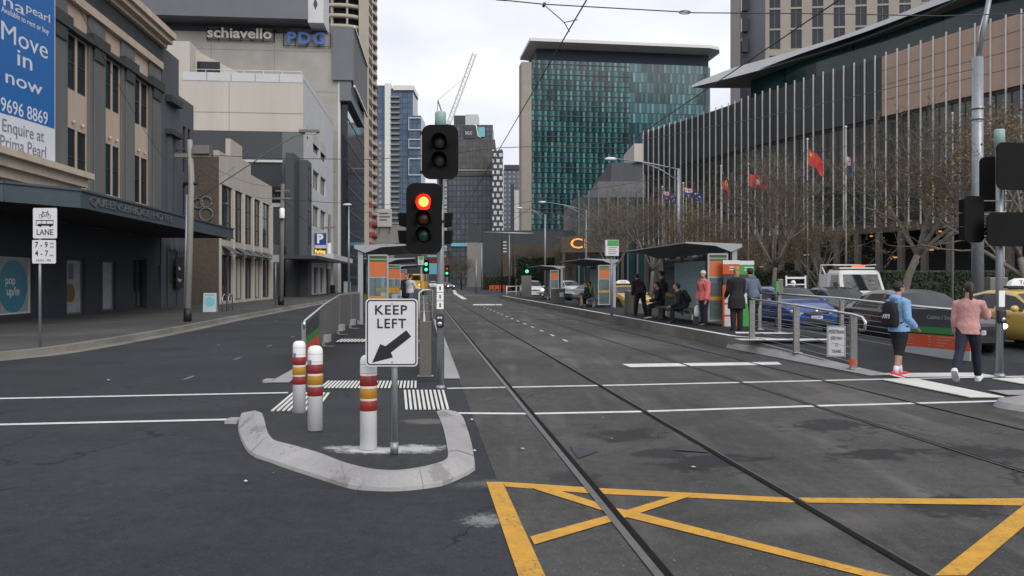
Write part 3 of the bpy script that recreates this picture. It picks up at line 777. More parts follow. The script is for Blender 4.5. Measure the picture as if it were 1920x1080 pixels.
# ---- signs on the left footpath
p = gp(75, 650, .15)
ls = thing('lane_sign', 'white bicycle and tram lane sign with times on a thin post', 'road sign', p)
q = MB(); q.tube([(0, 0, 0), (0, 0, zat(392, p.y) - .15)], .03, 'galv', 10); q.build('post', ls)
Yl = p.y - .05; k_ = Yl / FPX; pc = lambda a: xat(a, Yl) - p.x
def plate_px(x0, y0, x1, y1, parent, m='white_sign', name='sign_plate', yy=-.05):
    q = MB(); w_, h_ = (x1 - x0)*k_, (y1 - y0)*k_; q.plate(rrect(w_, h_, .03), -.004, .002, m); return q.build(name, parent, loc=(pc((x0 + x1)/2), yy, zat((y0 + y1)/2, Yl) - p.z))
A = plate_px(62, 390, 107, 447, ls); Bp = plate_px(60.5, 450, 105, 494, ls)
text('LANE', 11*k_, 'sign_black', A, (0, -.006, -17.5*k_), width=31*k_, bold=.012, depth=.001)
ic = MB()
def ring_(g, cx, cz, r, w_, m='sign_black', n=18):
    for i in range(n):
        a, b = 2*math.pi*i/n, 2*math.pi*(i+1)/n
        g.face([(cx + r*math.cos(a), -.006, cz + r*math.sin(a)), (cx + (r+w_)*math.cos(a), -.006, cz + (r+w_)*math.sin(a)), (cx + (r+w_)*math.cos(b), -.006, cz + (r+w_)*math.sin(b)), (cx + r*math.cos(b), -.006, cz + r*math.sin(b))], m)
def bar_(g, x0, z0, x1, z1, w_, m='sign_black'):
    d = Vector((x1-x0, 0, z1-z0)).normalized(); n_ = Vector((-d.z, 0, d.x))*w_/2
    g.face([(x0 - n_.x, -.0065, z0 - n_.z), (x1 - n_.x, -.0065, z1 - n_.z), (x1 + n_.x, -.0065, z1 + n_.z), (x0 + n_.x, -.0065, z0 + n_.z)], m)
for sx_ in (-1, 1): ring_(ic, sx_*7.5*k_, 13*k_, 3.2*k_, .9*k_)
for a in ((-7.5, 13, -4, 20), (-4, 20, 5, 20), (-4, 19.5, 1, 13), (1, 13, 5, 20), (-7.5, 13, 1, 13), (5, 22, 7.5, 13), (-6, 21.5, -2.5, 21.5), (4, 22.5, 7, 22.5)): bar_(ic, *[v*k_ for v in a], 1.1*k_)
ic.build('bicycle_symbol', A)
ic = MB()
ic.face([(-17*k_, -.006, -5*k_), (16*k_, -.006, -5*k_), (16*k_, -.006, -1*k_), (-12*k_, -.006, -1*k_)], 'sign_black'); bar_(ic, -17*k_, 5*k_, 16*k_, 5*k_, 1.6*k_)
for xx in (-16.5, -6, 3, 15.5): bar_(ic, xx*k_, -4*k_, xx*k_, 5*k_, .9*k_)
for xx in (-9, 10): ring_(ic, xx*k_, -5*k_, 0.1*k_, 2.2*k_, n=12)
ic.build('tram_symbol', A)
text('7 - 9', 11*k_, 'sign_black', Bp, (-5*k_, -.006, 12.5*k_), width=24*k_, bold=.012, depth=.001); text('30', 4*k_, 'sign_black', Bp, (14.5*k_, -.006, 15*k_), width=6.5*k_, depth=.001); text('AM', 4*k_, 'sign_black', Bp, (14.5*k_, -.006, 8.5*k_), width=7*k_, depth=.001)
text('4 - 7', 11*k_, 'sign_black', Bp, (-4.5*k_, -.006, -3.5*k_), width=25*k_, bold=.012, depth=.001); text('PM', 4*k_, 'sign_black', Bp, (14*k_, -.006, -7.5*k_), width=7*k_, depth=.001); text('MON - FRI', 4.5*k_, 'sign_black', Bp, (-1*k_, -.006, -16.5*k_), width=27*k_, depth=.001)
# A-frame and bike hoops
p = gp(394, 586, .15)
af = thing('pavement_board', 'pale blue folding pavement board on the left footpath', 'sandwich board', p, R(8))
mat('board_blue', (0.16, 0.42, 0.52), 0.5, var=0.12, scale=6); mat('board_pale', (0.40, 0.48, 0.50), 0.5, var=0.06)
q = MB(); M1 = Matrix.Rotation(R(-9), 4, 'X'); q.box(-.30, .30, -.18, -.15, 0, .93, 'board_pale', M1); q.build('front_panel', af)
q = MB(); q.raw([M1 @ Vector((.24*math.cos(k/18*6.283), -.185, .50 + .24*math.sin(k/18*6.283))) for k in range(18)], [tuple(range(18))], 'board_blue'); q.face([M1 @ Vector(v) for v in ((-.22, -.184, .78), (.22, -.184, .78), (.22, -.184, .87), (-.22, -.184, .87))], 'board_blue'); q.build('printed_disc', af)
q = MB(); q.box(-.30, .30, .17, .2, 0, .93, 'board_pale', Matrix.Rotation(R(9), 4, 'X')); q.build('rear_panel', af)
for i, px in enumerate((421, 432)):
    p = gp(px, 584 - i*2, .15); q = MB(); q.tube([(0, -.3, 0), (0, -.3, .62), (0, -.2, .8), (0, 0, .86), (0, .2, .8), (0, .3, .62), (0, .3, 0)], .03, 'steel', 8); o = q.build('bicycle_hoop', loc=p); tag(o, ('nearer' if i == 0 else 'farther') + ' steel bicycle hoop beside the pale blue pavement board', 'bike rack', 'steel bicycle hoops on the footpath')

# ---- poles along the left footpath
mat('pole_grey', (0.30, 0.29, 0.275), .7, .1, var=.25, scale=2, streak=True)
p = gp(352, 603, .15)
lp = thing('power_pole', 'leaning grey pole with crossarm box and long lamp arm on the left footpath', 'utility pole', p)
top = at(356, 262, p.y) - p; steel_top = at(359, 335, p.y) - p
q = MB(); q.tube([(0, 0, 0), tuple(steel_top), tuple(top)], [.13, .11, .09], 'pole_grey', 12); q.build('shaft', lp)
q = MB(); q.tube([(-.12, 0, 0), tuple(at(351, 365, p.y) - p + Vector((-.0, 0, 0)))], .05, 'galv', 8); q.build('conduit', lp)
q = MB(); q.tube([(.0, 0, .0), (.0, 0, .5)], .14, 'black', 10); q.build('base_sleeve', lp)
a = at(328, 292, p.y) - p; b = at(396, 293, p.y) - p; q = MB(); q.box(a.x, b.x, -.08, .08, a.z - .07, a.z + .07, 'wood_pole'); q.build('crossarm', lp)
a = at(364, 291, p.y) - p; q = MB(); q.box(a.x, a.x + .62, -.2, .2, a.z + .02, a.z + .34, 'bin_grey'); q.build('box', lp, bevel=.02)
for px in (332, 345, 358):
    q = MB(); c = at(px, 284, p.y) - p; q.lathe([(.04, 0), (.06, .05), (.03, .14)], 'black', 8, (c.x, 0, c.z)); q.build('insulator', lp)
q = MB(); c = at(357, 344, p.y) - p; q.tube([(c.x - .25, 0, c.z), (c.x + .25, 0, c.z)], .07, 'black', 6); q.build('insulator', lp)
pts = [at(a, b, p.y) - p for a, b in ((362, 378), (440, 327), (530, 268), (552, 255), (575, 250))]
q = MB(); q.tube(pts, .022, 'bin_grey', 8); q.build('lamp_arm', lp)
a = at(561, 248, p.y) - p; q = MB(); q.box(a.x, a.x + .75, -.1, .1, a.z - .03, a.z + .1, 'bin_grey'); lo = q.build('lamp_head', lp, bevel=.03); q = MB(); q.box(a.x + .25, a.x + .65, -.08, .08, a.z - .06, a.z - .031, 'lamp_lens'); q.build('lamp_lens', lo)
p = gp(527, 572, .15)
lp = thing('power_pole', 'wooden pole with white transformer can before the dark projecting bays', 'utility pole', p)
q = MB(); q.tube([(0, 0, 0), tuple(at(530, 345, p.y) - p)], [.17, .12], 'wood_pole', 10); q.build('shaft', lp)
q = MB(); q.tube([(0, 0, 0), (0, 0, .55)], .2, 'black', 10); q.build('base_sleeve', lp)
a = at(511, 374, p.y) - p; b = at(546, 374, p.y) - p; q = MB(); q.box(a.x, b.x, -.08, .08, a.z, a.z + .14, 'wood_pole'); q.box(a.x + .2, b.x - .1, -.08, .08, a.z + .5, a.z + .6, 'wood_pole'); q.build('crossarm', lp)
q = MB(); a = at(531, 410, p.y) - p; q.lathe([(.16, 0), (.17, .05), (.17, .6), (.1, .66)], 'white_plastic', 12, (a.x, -.25, a.z)); q.build('transformer', lp)
for px in (514, 521, 536, 543):
    q = MB(); c = at(px, 370, p.y) - p; q.lathe([(.05, 0), (.07, .08), (.03, .2)], 'black', 8, (c.x, 0, c.z)); q.build('insulator', lp)
p = gp(517, 572, .15); q_ = thing('kerb_sign', 'small grey parking sign on a thin post by the wooden pole', 'road sign', p)
q = MB(); q.tube([(0, 0, 0), (0, 0, 3.2)], .035, 'galv', 8); q.build('post', q_); q = MB(); q.box(-.22, .3, -.06, -.04, 2.75, 3.2, 'text_pale'); q.build('sign_plate', q_)
p = gp(616, 552, .15); lp = thing('power_pole', 'far wooden pole with crossarm and pale lower sleeve near the podium', 'utility pole', p)
q = MB(); q.tube([(0, 0, 0), tuple(at(618, 402, p.y) - p)], [.22, .16], 'wood_pole', 8); q.build('shaft', lp); q = MB(); q.tube([(0, 0, 3), (.02, 0, 6)], .3, 'white_sign', 8); q.build('sleeve', lp)
a = at(605, 428, p.y) - p; b = at(628, 428, p.y) - p; q = MB(); q.box(a.x, b.x, -.1, .1, a.z, a.z + .16, 'wood_pole'); q.build('crossarm', lp)
p = Vector((xat(654, 78), 78, .15)); lp = thing('street_lamp', 'slim grey street lamp with flat white head before the round tower', 'street lamp', p)
q = MB(); q.tube([(0, 0, 0), (0, 0, 8.9)], [.12, .07], 'galv', 8); q.build('pole', lp); q = MB(); q.ball((-.15, 0, 9.0), .45, .25, .12, 'lamp_lens', 10, 6); q.build('lamp_head', lp)
p = gp(624, 550, .15); q = MB(); q.lathe([(.26, 0), (.3, .1), (.3, .95), (.32, 1.0), (.2, 1.1)], 'black', 12); tag(q.build('litter_bin', loc=p), 'black round litter bin on the left footpath by the far wooden pole', 'bin')
p = gp(644, 551, .15); q = MB(); q.box(-.4, .4, -.3, .3, 0, 1.5, 'teal_cap'); tag(q.build('utility_cabinet', loc=(p.x - 1.2, p.y + 8, .15), bevel=.03), 'pale teal utility cabinet on the left footpath', 'cabinet')

# ---- street lamps of the right carriageway
def arm_lamp(px, py_top, Y, px_head, py_head, label):
    p = Vector((xat(px, Y), Y, .0)); t = thing('street_lamp', label, 'street lamp', p, group='arm street lamps along the far carriageway')
    zt = zat(py_top, Y); hd = at(px_head, py_head, Y) - p
    q = MB(); q.tube([(0, 0, 0), (0, 0, zt*.6), (0, 0, zt)], [.14, .12, .09], 'galv', 10); q.build('pole', t)
    q = MB(); q.tube([(0, 0, zt - .05), (hd.x*.5, 0, lerp(zt, hd.z, .62)), (hd.x*.97, 0, hd.z)], .045, 'galv', 6); q.tube([(0, 0, zt - .8), (hd.x*.3, 0, lerp(zt - .8, hd.z, .55)), (hd.x*.6, 0, lerp(zt, hd.z, .72))], .04, 'galv', 6); q.build('arm', t)
    q = MB(); q.ball((hd.x - .25, 0, hd.z), .42, .17, .12, 'lamp_lens', 10, 6); q.build('lamp_head', t)
arm_lamp(1272, 316, 52, 1152, 298, 'grey street lamp with long double arm in front of the white fins')
arm_lamp(1099, 394, 83, 1021, 379, 'grey street lamp with curved arm in front of the teal hotel')
arm_lamp(1022, 402, 98, 978, 390, 'shorter grey street lamp behind the farthest far-track shelter')
# slim poles and gantry far down the street
for i, (px, pt, Y, lab) in enumerate(((941, 443, 120, 'dark slim pole carrying the horizontal sign arm'), (955, 440, 130, 'middle of three slim poles by the orange barriers'), (962, 436, 140, 'slim lamp pole with small bright lamp by the orange barriers'), (903, 460, 150, 'slim pole near the grey concrete box'), (865, 495, 160, 'short slim pole before the grey concrete box'), (893, 488, 110, 'short white topped pole in the far median'))):
    q = MB(); q.tube([(0, 0, 0), (0, 0, zat(pt, Y))], [.13, .09], 'galv' if i % 2 else 'black', 8); o = q.build('slim_pole', loc=(xat(px, Y), Y, 0)); tag(o, lab, 'pole')
q = MB(); q.tube([(xat(908, 120), 120, zat(436, 120)), (xat(1000, 120), 120, zat(438, 120))], .16, 'galv', 6); tag(q.build('gantry_arm'), 'long horizontal steel arm over the far road below the teal hotel', 'gantry')
q = MB()
for k in range(4): q.box(.12, .62, -.05, .05, zat(455 + k*6, 120), zat(453 + k*6, 120), 'white_sign')
tag(q.build('lane_arrow_sign', loc=(xat(942, 119.7), 119.7, 0)), 'stack of four short white bars on the slim dark pole', 'sign')
# far signals with green lights
for (px, py, Y, lens, lab) in ((799, 500, 95, ('lens_green', 'lens_green'), 'small far signal showing two green lights beside the near tram stop'), (838, 508, 120, ('lens_dim_red', 'lens_green'), 'small far signal showing a green light above the distant road'), (988, 503, 90, ('black', 'lens_green'), 'small far signal with a dim green light by the farthest shelter')):
    t = thing('traffic_signal', lab, 'traffic light', (xat(px, Y), Y, 0)); zz = zat(py, Y)
    q = MB(); q.tube([(0, .1, 0), (0, .1, zz + .8)], .08, 'galv', 8); q.build('post', t)
    q = MB(); q.box(-.36, .36, -.1, .1, zz - .85, zz + .85, 'signal_black'); q.build('backplate', t, bevel=.08)
    for k, lm in enumerate(lens):
        q = MB(); q.lathe([(.2, -.12), (.15, -.15), (.002, -.16)], lm, 12, (.0, 0, zz + .3 - k*.65), axis='Y'); q.build('lens', t)

# ================================================================ tram shelters
def shelter(Y, mirror, label, px=0, length=7.6, z0=PZ):
    """roof slab on rear posts, glazed back, advertising end panel facing us, bench; local +y along the street, opening side -x"""
    xr = 5.0 if False else None
    base = Vector((xat(px, Y), Y, z0)) if not mirror else Vector((left_l(Y) + .06, Y, z0))
    t = thing('tram_shelter', label, 'tram shelter', base, STA, 'tram stop shelters')
    s = -1 if mirror else 1
    # right-hand stop: end panel from x=0 to .5, post behind it at .72; left stop mirrored about its own post
    fx = (lambda x: x) if not mirror else (lambda x: .90 - x)
    bx = lambda g, a, b, *r: g.box(min(fx(a), fx(b)), max(fx(a), fx(b)), *r)
    for yy in (.06, length * .5, length - .4):
        q = MB(); bx(q, .78, .94, yy, yy + .2, 0, 2.42, 'shelter_grey'); q.build('post', t, bevel=.01)
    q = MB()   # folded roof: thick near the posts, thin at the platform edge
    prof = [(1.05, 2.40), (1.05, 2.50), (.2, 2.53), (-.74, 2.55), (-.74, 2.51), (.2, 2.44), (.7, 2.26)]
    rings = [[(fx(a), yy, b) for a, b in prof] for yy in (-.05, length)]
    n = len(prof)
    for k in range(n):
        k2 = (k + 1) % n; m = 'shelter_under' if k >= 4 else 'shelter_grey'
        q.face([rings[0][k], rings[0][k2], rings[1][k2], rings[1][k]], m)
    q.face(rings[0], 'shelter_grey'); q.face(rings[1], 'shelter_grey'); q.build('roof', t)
    ep = MB()  # advertising end panel
    for (a, b, z0_, z1_) in ((-.02, .03, .14, 2.2), (.57, .62, .14, 2.2)): bx(ep, a, b, -.02, .04, z0_, z1_, 'shelter_grey')
    for z_ in (.14, 1.46, 2.16): bx(ep, .03, .57, -.015, .035, z_, z_ + .05, 'shelter_grey')
    epo = ep.build('end_panel', t)
    q = MB(); bx(q, .03, .57, -.005, .02, 1.52, 1.98, 'stop_orange'); q.build('orange_poster', epo)
    q = MB(); bx(q, .03, .57, -.004, .02, 1.982, 2.15, 'board_dark'); bx(q, .03, .57, -.010, -.005, 2.03, 2.08, 'stop_green'); q.build('green_stripe', epo)
    q = MB(); bx(q, .03, .57, .0, .012, .19, 1.46, 'shelter_glass'); q.build('glass_pane', epo)
    q = MB(); bx(q, .03, .57, -.006, -.001, .78, .89, 'strip_amber'); q.build('amber_strip', epo)
    g = MB(); bx(g, .80, .812, .3, length - .5, .2, 2.2, 'shelter_glass'); bgo = g.build('back_glass', t)
    q = MB(); bx(q, .785, .80, .9, length - .8, .78, .9, 'strip_amber'); q.build('amber_strip', bgo)
    for k in range(4):
        q = MB(); yy = .3 + k*(length - .85)/3; bx(q, .775, .835, yy, yy + .06, .1, 2.4, 'black'); q.build('glazing_bar', bgo)
    q = MB(); bx(q, .76, .783, 1.2, 1.95, .95, 1.95, 'board_dark'); mo = q.build('timetable_case', t); q = MB(); bx(q, .752, .759, 1.3, 1.85, 1.3, 1.9, 'map_paper'); q.build('timetable', mo)
    q = MB(); bx(q, .75, .783, 2.4, 5.6, .4, 2.05, 'map_paper'); q.build('map_poster', t)
    be = MB(); bx(be, -.28, .22, .6, 5.3, .42, .48, 'bin_grey'); beo = be.build('bench_seat', t, bevel=.01)
    for yy in (1.0, 4.8):
        q = MB(); bx(q, -.1, .05, yy, yy + .1, 0, .42, 'steel'); q.build('bench_leg', beo)
    return t
for Y, px, lab in ((24.3, 1328, 'nearest tram shelter of the far track, behind the orange and green totems'), (41.5, 1122, 'middle tram shelter of the far track, before the nearer taxi'), (59.0, 1032, 'farthest tram shelter of the far track, in front of a white car')): shelter(Y, False, lab, px)
for Y, lab in ((25.3, 'nearest shelter of the left tram stop, above the KEEP LEFT sign'), (40.0, 'second shelter of the left tram stop, behind the nearest'), (56.0, 'farthest shelter of the left tram stop, partly hidden by the signal post')): shelter(Y, True, lab)
# green and white stop flag on the roof line, another on the left stop
def stop_flag(px0, py0, px1, py1, Y, label, z0=PZ):
    t = thing('tram_stop_flag', label, 'tram stop sign', (xat((px0 + px1)/2, Y), Y, z0)); w_ = (px1 - px0)*Y/FPX; zt, zb = zat(py0, Y) - z0, zat(py1, Y) - z0
    q = MB(); q.tube([(0, .1, 0), (0, .1, zb + .1)], .05, 'shelter_grey', 8); q.build('post', t)
    q = MB(); q.box(-w_/2, w_/2, -.06, .2, zb, zt, 'white_sign'); fo = q.build('panel', t, bevel=.01)
    zm = lerp(zb, zt, .62); q = MB(); q.box(-w_*.36, w_/2 - .01, -.068, -.061, zm, zt - .01, 'totem_green'); q.build('green_header', fo)
    for k in range(4):
        q = MB(); q.box(-w_*.28, w_*(.38 - .1*(k % 2)), -.066, -.061, lerp(zb, zm, .8 - k*.2), lerp(zb, zm, .87 - k*.2), 'text_grey'); q.build('writing', fo)
stop_flag(1135, 450, 1160, 480, 31, 'green topped white stop flag above the roof of the nearest far shelter')
stop_flag(784, 481, 794, 497, 47, 'small green topped white stop flag beside the red signal post')
# orange and green totems
def totem(px0, px1, py_top, py_base, m, lab, other):
    p = gp((px0 + px1)/2, py_base, PZ); t = thing('information_totem', lab, 'information sign', p, R(-4)); w_ = (px1 - px0)*p.y/FPX; k = p.y/FPX; zt = zat(py_top, p.y) - PZ
    q = MB(); q.box(-w_/2, w_/2, -.05, .09, 0, zt - .75, m); q.build('base_panel', t, bevel=.008)
    q = MB(); q.box(-w_/2 + .02, w_/2 - .02, -.045, .085, zt - .748, zt - .42, 'board_dark'); q.build('neck', t)
    q = MB(); q.box(-w_/2, w_/2 + .08, -.055, .09, zt - .418, zt, m); ho = q.build('header', t); q = MB(); q.box(-w_/2, w_/2 + .08, -.062, -.056, zt - .12, zt, 'white_sign'); q.build('white_strip', ho)
    for kk in range(2):
        q = MB(); q.box(-.02, w_/2 + .05, -.061, -.0565, zt - .22 - kk*.08, zt - .19 - kk*.08, 'white_sign'); q.build('writing', ho)
    for kk in range(3 if other else 1):
        q = MB(); q.box(-w_/2 + .05, w_/2 - .04, -.056, -.051, zt - 1.28 - kk*.36, zt - .98 - kk*.36, 'white_sign'); q.build('timetable', t)
totem(1355, 1381, 488, 612, 'totem_orange', 'orange information totem at the end of the nearest far shelter', True)
totem(1384, 1408, 489, 612, 'totem_green', 'green information totem beside the orange one behind waiting people', False)
# litter bins on the far platform
for px, py, pt, wd, lab in ((1046, 569, 541, 24, 'grey box litter bin at the farthest far-track shelter'), (1190, 588, 545, 32, 'grey box litter bin beside the yellow taxi and a bent man')):
    p = gp(px, py, PZ); w_ = wd*p.y/FPX; h_ = zat(pt, p.y) - PZ; t = thing('litter_bin', lab, 'bin', p, STA)
    q = MB(); q.box(-w_/2, w_/2, -.3, .3, 0, h_ - .04, 'bin_grey'); q.build('body', t, bevel=.02); q = MB(); q.box(-w_/2 - .02, w_/2 + .02, -.32, .32, h_ - .04, h_, 'steel'); q.build('lid', t, bevel=.01)
    q = MB(); q.box(.05, .3, -.315, -.301, h_*.45, h_*.75, 'white_sign'); q.build('notice', t)
p = gp(987, 557, PZ); q = MB(); w_ = 19*p.y/FPX; q.box(-w_/2, w_/2, -.2, .2, 0, zat(517, p.y) - PZ, 'bin_grey'); tag(q.build('ticket_cabinet', loc=p, bevel=.02), 'tall grey brown cabinet at the far end of the far platform', 'cabinet')
q = MB(); a, b = gp(950, 556), gp(984, 553); h_ = 1.1
q.tube([(a.x, a.y, 1.1), (b.x, b.y, 1.1)], .05, 'white_sign', 6); q.tube([(a.x, a.y, .5), (b.x, b.y, .5)], .04, 'white_sign', 6)
for t_ in (0, .5, 1): c = lerp(a, b, t_); q.tube([(c.x, c.y, 0), (c.x, c.y, 1.1)], .06, 'white_sign', 6)
tag(q.build('end_barrier'), 'pale pipe barrier at the far end of the far platform', 'barrier')

# ================================================================ fences
def cable_fence(name, label, pts, parent_loc, rail_z=1.0, cables=7, post_w=.1, end_hook=False, tilt_end=0):
    """square steel posts with base plates, round top rail, tensioned wires; pts = (x, y, ground z)"""
    t = thing(name, label, 'fence', pts[0]); o = Vector(pts[0]); P = [Vector(p) - o for p in pts]
    for i, p in enumerate(P):
        d = (P[min(i+1, len(P)-1)] - P[max(i-1, 0)]); a = math.atan2(d.y, d.x)
        q = MB(); q.box(-.03, .03, -post_w/2, post_w/2, .012, rail_z - .03, 'steel'); q.box(-.09, .09, -.1, .1, 0, .012, 'steel'); q.build('post', t, loc=p, rz=a, bevel=.006)
    q = MB(); rp = [p + Vector((0, 0, rail_z)) for p in P]
    if end_hook:
        d = (rp[-1] - rp[-2]).normalized(); e = rp[-1]; rp += [e + d*.28 + Vector((0, 0, -.02)), e + d*.38 + Vector((0, 0, -.1)), e + d*.36 + Vector((0, 0, -.24)), e + d*.22 + Vector((0, 0, -.26))]
    q.tube(rp, .028, 'bright_steel', 10); q.build('top_rail', t)
    for k in range(cables):
        z = .12 + (rail_z - .2)*k/(cables - 1); q = MB(); q.tube([p + Vector((0, 0, z)) for p in P], .0055, 'steel', 5); q.build('wire', t)
    return t
F1 = [(xat(1410, 18.6), 18.6, pz(18.6)), (xat(1493, 16.9), 16.9, pz(16.9)), (xat(1600, 14.85), 14.85, pz(14.85))]
f1 = cable_fence('ramp_fence', 'steel post and wire fence along the track edge of the ramp', F1, None, 1.0, 7, .13, True)
q = MB(); q.box(-.034, .034, -.07, .07, .06, .18, 'orange_plastic'); q.build('orange_band', f1, loc=Vector(F1[2]) - Vector(F1[0]), rz=math.atan2(-2, .75))
F2 = [(xat(1424, 22.6), 22.6, PZ), (xat(1461, 21.4), 21.4, PZ), (xat(1578, 19.0), 19.0, .23), (xat(1690, 17.2), 17.2, .13), (xat(1800, 15.9), 15.9, .06)]
f2 = cable_fence('ramp_fence', 'steel post and wire fence along the roadside edge of the ramp', F2, None, 1.02, 8, .1)
q = MB(); c = Vector(F2[1]) - Vector(F2[0]); q.box(-.07, .07, -.06, .06, 1.0, 1.42, 'bin_grey'); rd = q.build('card_reader', f2, loc=c + Vector((0, -.08, 0)), bevel=.02); q = MB(); q.box(-.13, -.06, -.07, .03, 1.08, 1.36, 'totem_green'); q.build('green_face', rd)
# notice on the track-side fence
p = at(1568, 640, 15.55); t = thing('warning_sign', 'white notice reading pedestrians give way to trams on the ramp fence', 'sign', p, R(-14))
w_, h_ = .34, .60; q = MB(); q.box(-w_/2, w_/2, -.012, .012, -h_/2, h_/2, 'white_sign'); so = q.build('sign_plate', t); q = MB()
for (a, b, c, d) in ((-w_/2 + .01, w_/2 - .01, h_/2 - .02, h_/2 - .01), (-w_/2 + .01, w_/2 - .01, -h_/2 + .01, -h_/2 + .02), (-w_/2 + .01, -w_/2 + .02, -h_/2 + .02, h_/2 - .02), (w_/2 - .02, w_/2 - .01, -h_/2 + .02, h_/2 - .02)): q.box(a, b, -.014, -.0125, c, d, 'sign_black')
q.build('border', so)
for k, (s_, wd) in enumerate((('PEDESTRIANS', .27), ('GIVE WAY', .21), ('TO', .05), ('TRAMS', .17))): text(s_, .066, 'sign_black', so, (0, -.014, .18 - k*.125), width=wd, bold=.012, depth=.001)
# route board on the roadside fence
A_, B_ = Vector((xat(1684, 17.25), 17.25, 0)), Vector((xat(1812, 15.75), 15.75, 0)); d = B_ - A_; rz = math.atan2(d.y, d.x); L = d.length
t = thing('route_board', 'long dark route board with green and orange stripes on the roadside fence', 'information board', (A_.x, A_.y - .14, .1), rz)
for (z0, z1, m, nm) in ((.62, .98, 'board_dark', 'dark_panel'), (.49, .618, 'board_green', 'green_stripe'), (.19, .46, 'board_orange', 'orange_panel'), (.0, .188, 'banner_white2', 'pale_panel')):
    if m == 'banner_white2': mat('banner_white2', (0.36, 0.37, 0.39), 0.5, var=0.05)
    q = MB(); q.box(0, L, -.02, .01, z0, z1, m); po = q.build(nm, t)
    if nm == 'dark_panel': text('Casino / Southbank', .085, 'text_pale', po, (L*.68, -.024, .82), width=L*.55, depth=.002)
    if nm == 'orange_panel':
        for k in range(4):
            for x0, x1 in ((.03, .16 + .03*(k % 2)), (.42, .46), (.55, .80 - .05*k)):
                g = MB(); g.box(L*x0, L*x1, -.022, -.0205, .42 - k*.06, .432 - k*.06, 'stop_orange2' if 'stop_orange2' in MATS else 'text_pale'); g.build('writing', po)
q = MB(); q.box(0, L, -.018, .008, .461, .489, 'black'); q.build('joint', t)

# left stop fence: mesh panels, steel posts, bright top rail, striped board on its end
LF = [(left_l(y) + .05, y, lpz(y)) for y in (15.5, 18.0, 20.5, 23.0, 25.2)]
t = thing('platform_fence', 'grey mesh panel fence with bright rail along the left tram stop', 'fence', LF[0]); o = Vector(LF[0])
P = [Vector(p) - o for p in LF]
zt_ = [.78, .93, 1.0, 1.0, 1.0]
for i in range(len(P) - 1):
    a, b = P[i], P[i+1]; q = MB()
    q.raw([a + Vector((0, 0, .14)), b + Vector((0, 0, .14)), b + Vector((0, 0, zt_[i+1] - .05)), a + Vector((0, 0, zt_[i] - .05)), a + Vector((.03, 0, .14)), b + Vector((.03, 0, .14)), b + Vector((.03, 0, zt_[i+1] - .05)), a + Vector((.03, 0, zt_[i] - .05))], [(0,1,2,3), (7,6,5,4), (3,2,6,7), (0,4,5,1), (0,3,7,4), (1,5,6,2)], 'mesh_panel'); q.build('mesh_panel', t)
for i, a in enumerate(P):
    q = MB(); q.box(-.03, .05, -.03, .03, .012, zt_[i] - .02, 'steel'); q.box(.02, .26, -.07, .07, 0, .012, 'steel'); q.box(.0, .14, -.18, .18, .10, .26, 'concrete') if 0 < i < 4 else None; q.build('post', t, loc=a)
q = MB(); q.tube([P[0] + Vector((.02, .0, .62)), P[0] + Vector((.02, -.03, .76))] + [p + Vector((.02, 0, z)) for p, z in zip(P, zt_)], .03, 'bright_steel', 10); q.build('top_rail', t)
q = MB(); a = P[0]; b = lerp(P[0], P[1], .62)
for z0, z1, m in ((.48, .76, 'board_dark'), (.34, .478, 'board_green'), (.06, .338, 'board_orange')):
    q = MB(); q.raw([a + Vector((.06, 0, z0)), b + Vector((.06, 0, z0 + .05)), b + Vector((.06, 0, z1 + .07)), a + Vector((.06, 0, z1)), a + Vector((.035, 0, z0)), b + Vector((.035, 0, z0 + .05)), b + Vector((.035, 0, z1 + .07)), a + Vector((.035, 0, z1))], [(0,1,2,3), (7,6,5,4), (3,2,6,7), (0,4,5,1), (0,3,7,4), (1,5,6,2)], m); q.build('striped_board', t)
# slim rail on the track side of the left stop
RFp = [(left_r(y) - .30, y, lpz(y)) for y in (13.75, 16.0, 18.5, 21.0, 23.5)]
t = thing('platform_rail', 'brown grey rail panel with posts on the track side of the left stop', 'fence', RFp[0]); o = Vector(RFp[0])
P = [Vector(p) - o for p in RFp]
for i, a in enumerate(P):
    q = MB(); q.box(-.1, .1, -.05, .05, .01, .94, 'bin_grey'); q.box(-.14, .14, -.08, .08, 0, .01, 'steel'); q.build('post', t, loc=a, bevel=.008)
for k in range(4):
    q = MB(); q.tube([p + Vector((-.02, 0, .22 + k*.24)) for p in P], .02 if k == 3 else .012, 'bright_steel' if k == 3 else 'steel', 8); q.build('rail', t)
t = thing('queue_rail', 'white bent pipe rail standing behind the KEEP LEFT sign', 'rail', gp(792, 600, PZ))
q = MB()
q.tube([(-.12, 0, 0), (-.12, 0, .95), (0, .1, 1.05), (.15, 1.2, 1.05), (.15, 2.0, 1.0), (.15, 2.0, 0)], .03, 'white_sign', 8); q.build('pipe', t)
for k in range(3):
    q = MB(); q.tube([(-.1, 0, .25 + k*.25), (.15, 2.0, .25 + k*.25)], .015, 'steel', 6); q.build('bar', t)
# counter-like yellow rails further along the left stop
for i, (px, Y) in enumerate(((722, 36), (752, 50))):
    p = Vector((xat(px, Y), Y, PZ)); t = thing('leaning_rail', ('nearer' if i == 0 else 'farther') + ' amber leaning rail on the left tram stop', 'rail', p, STA, 'amber leaning rails of the left stop')
    q = MB(); q.box(-1.0, .6, -.03, .03, .92, 1.07, 'strip_amber'); q.build('rail', t)
    for xx in (-.9, .5): q = MB(); q.box(xx - .04, xx + .04, -.02, .02, 0, .92, 'steel'); q.build('post', t)
    q = MB(); q.box(-.2, .15, -.04, -.031, .45, .85, 'white_sign'); q.build('notice', t)

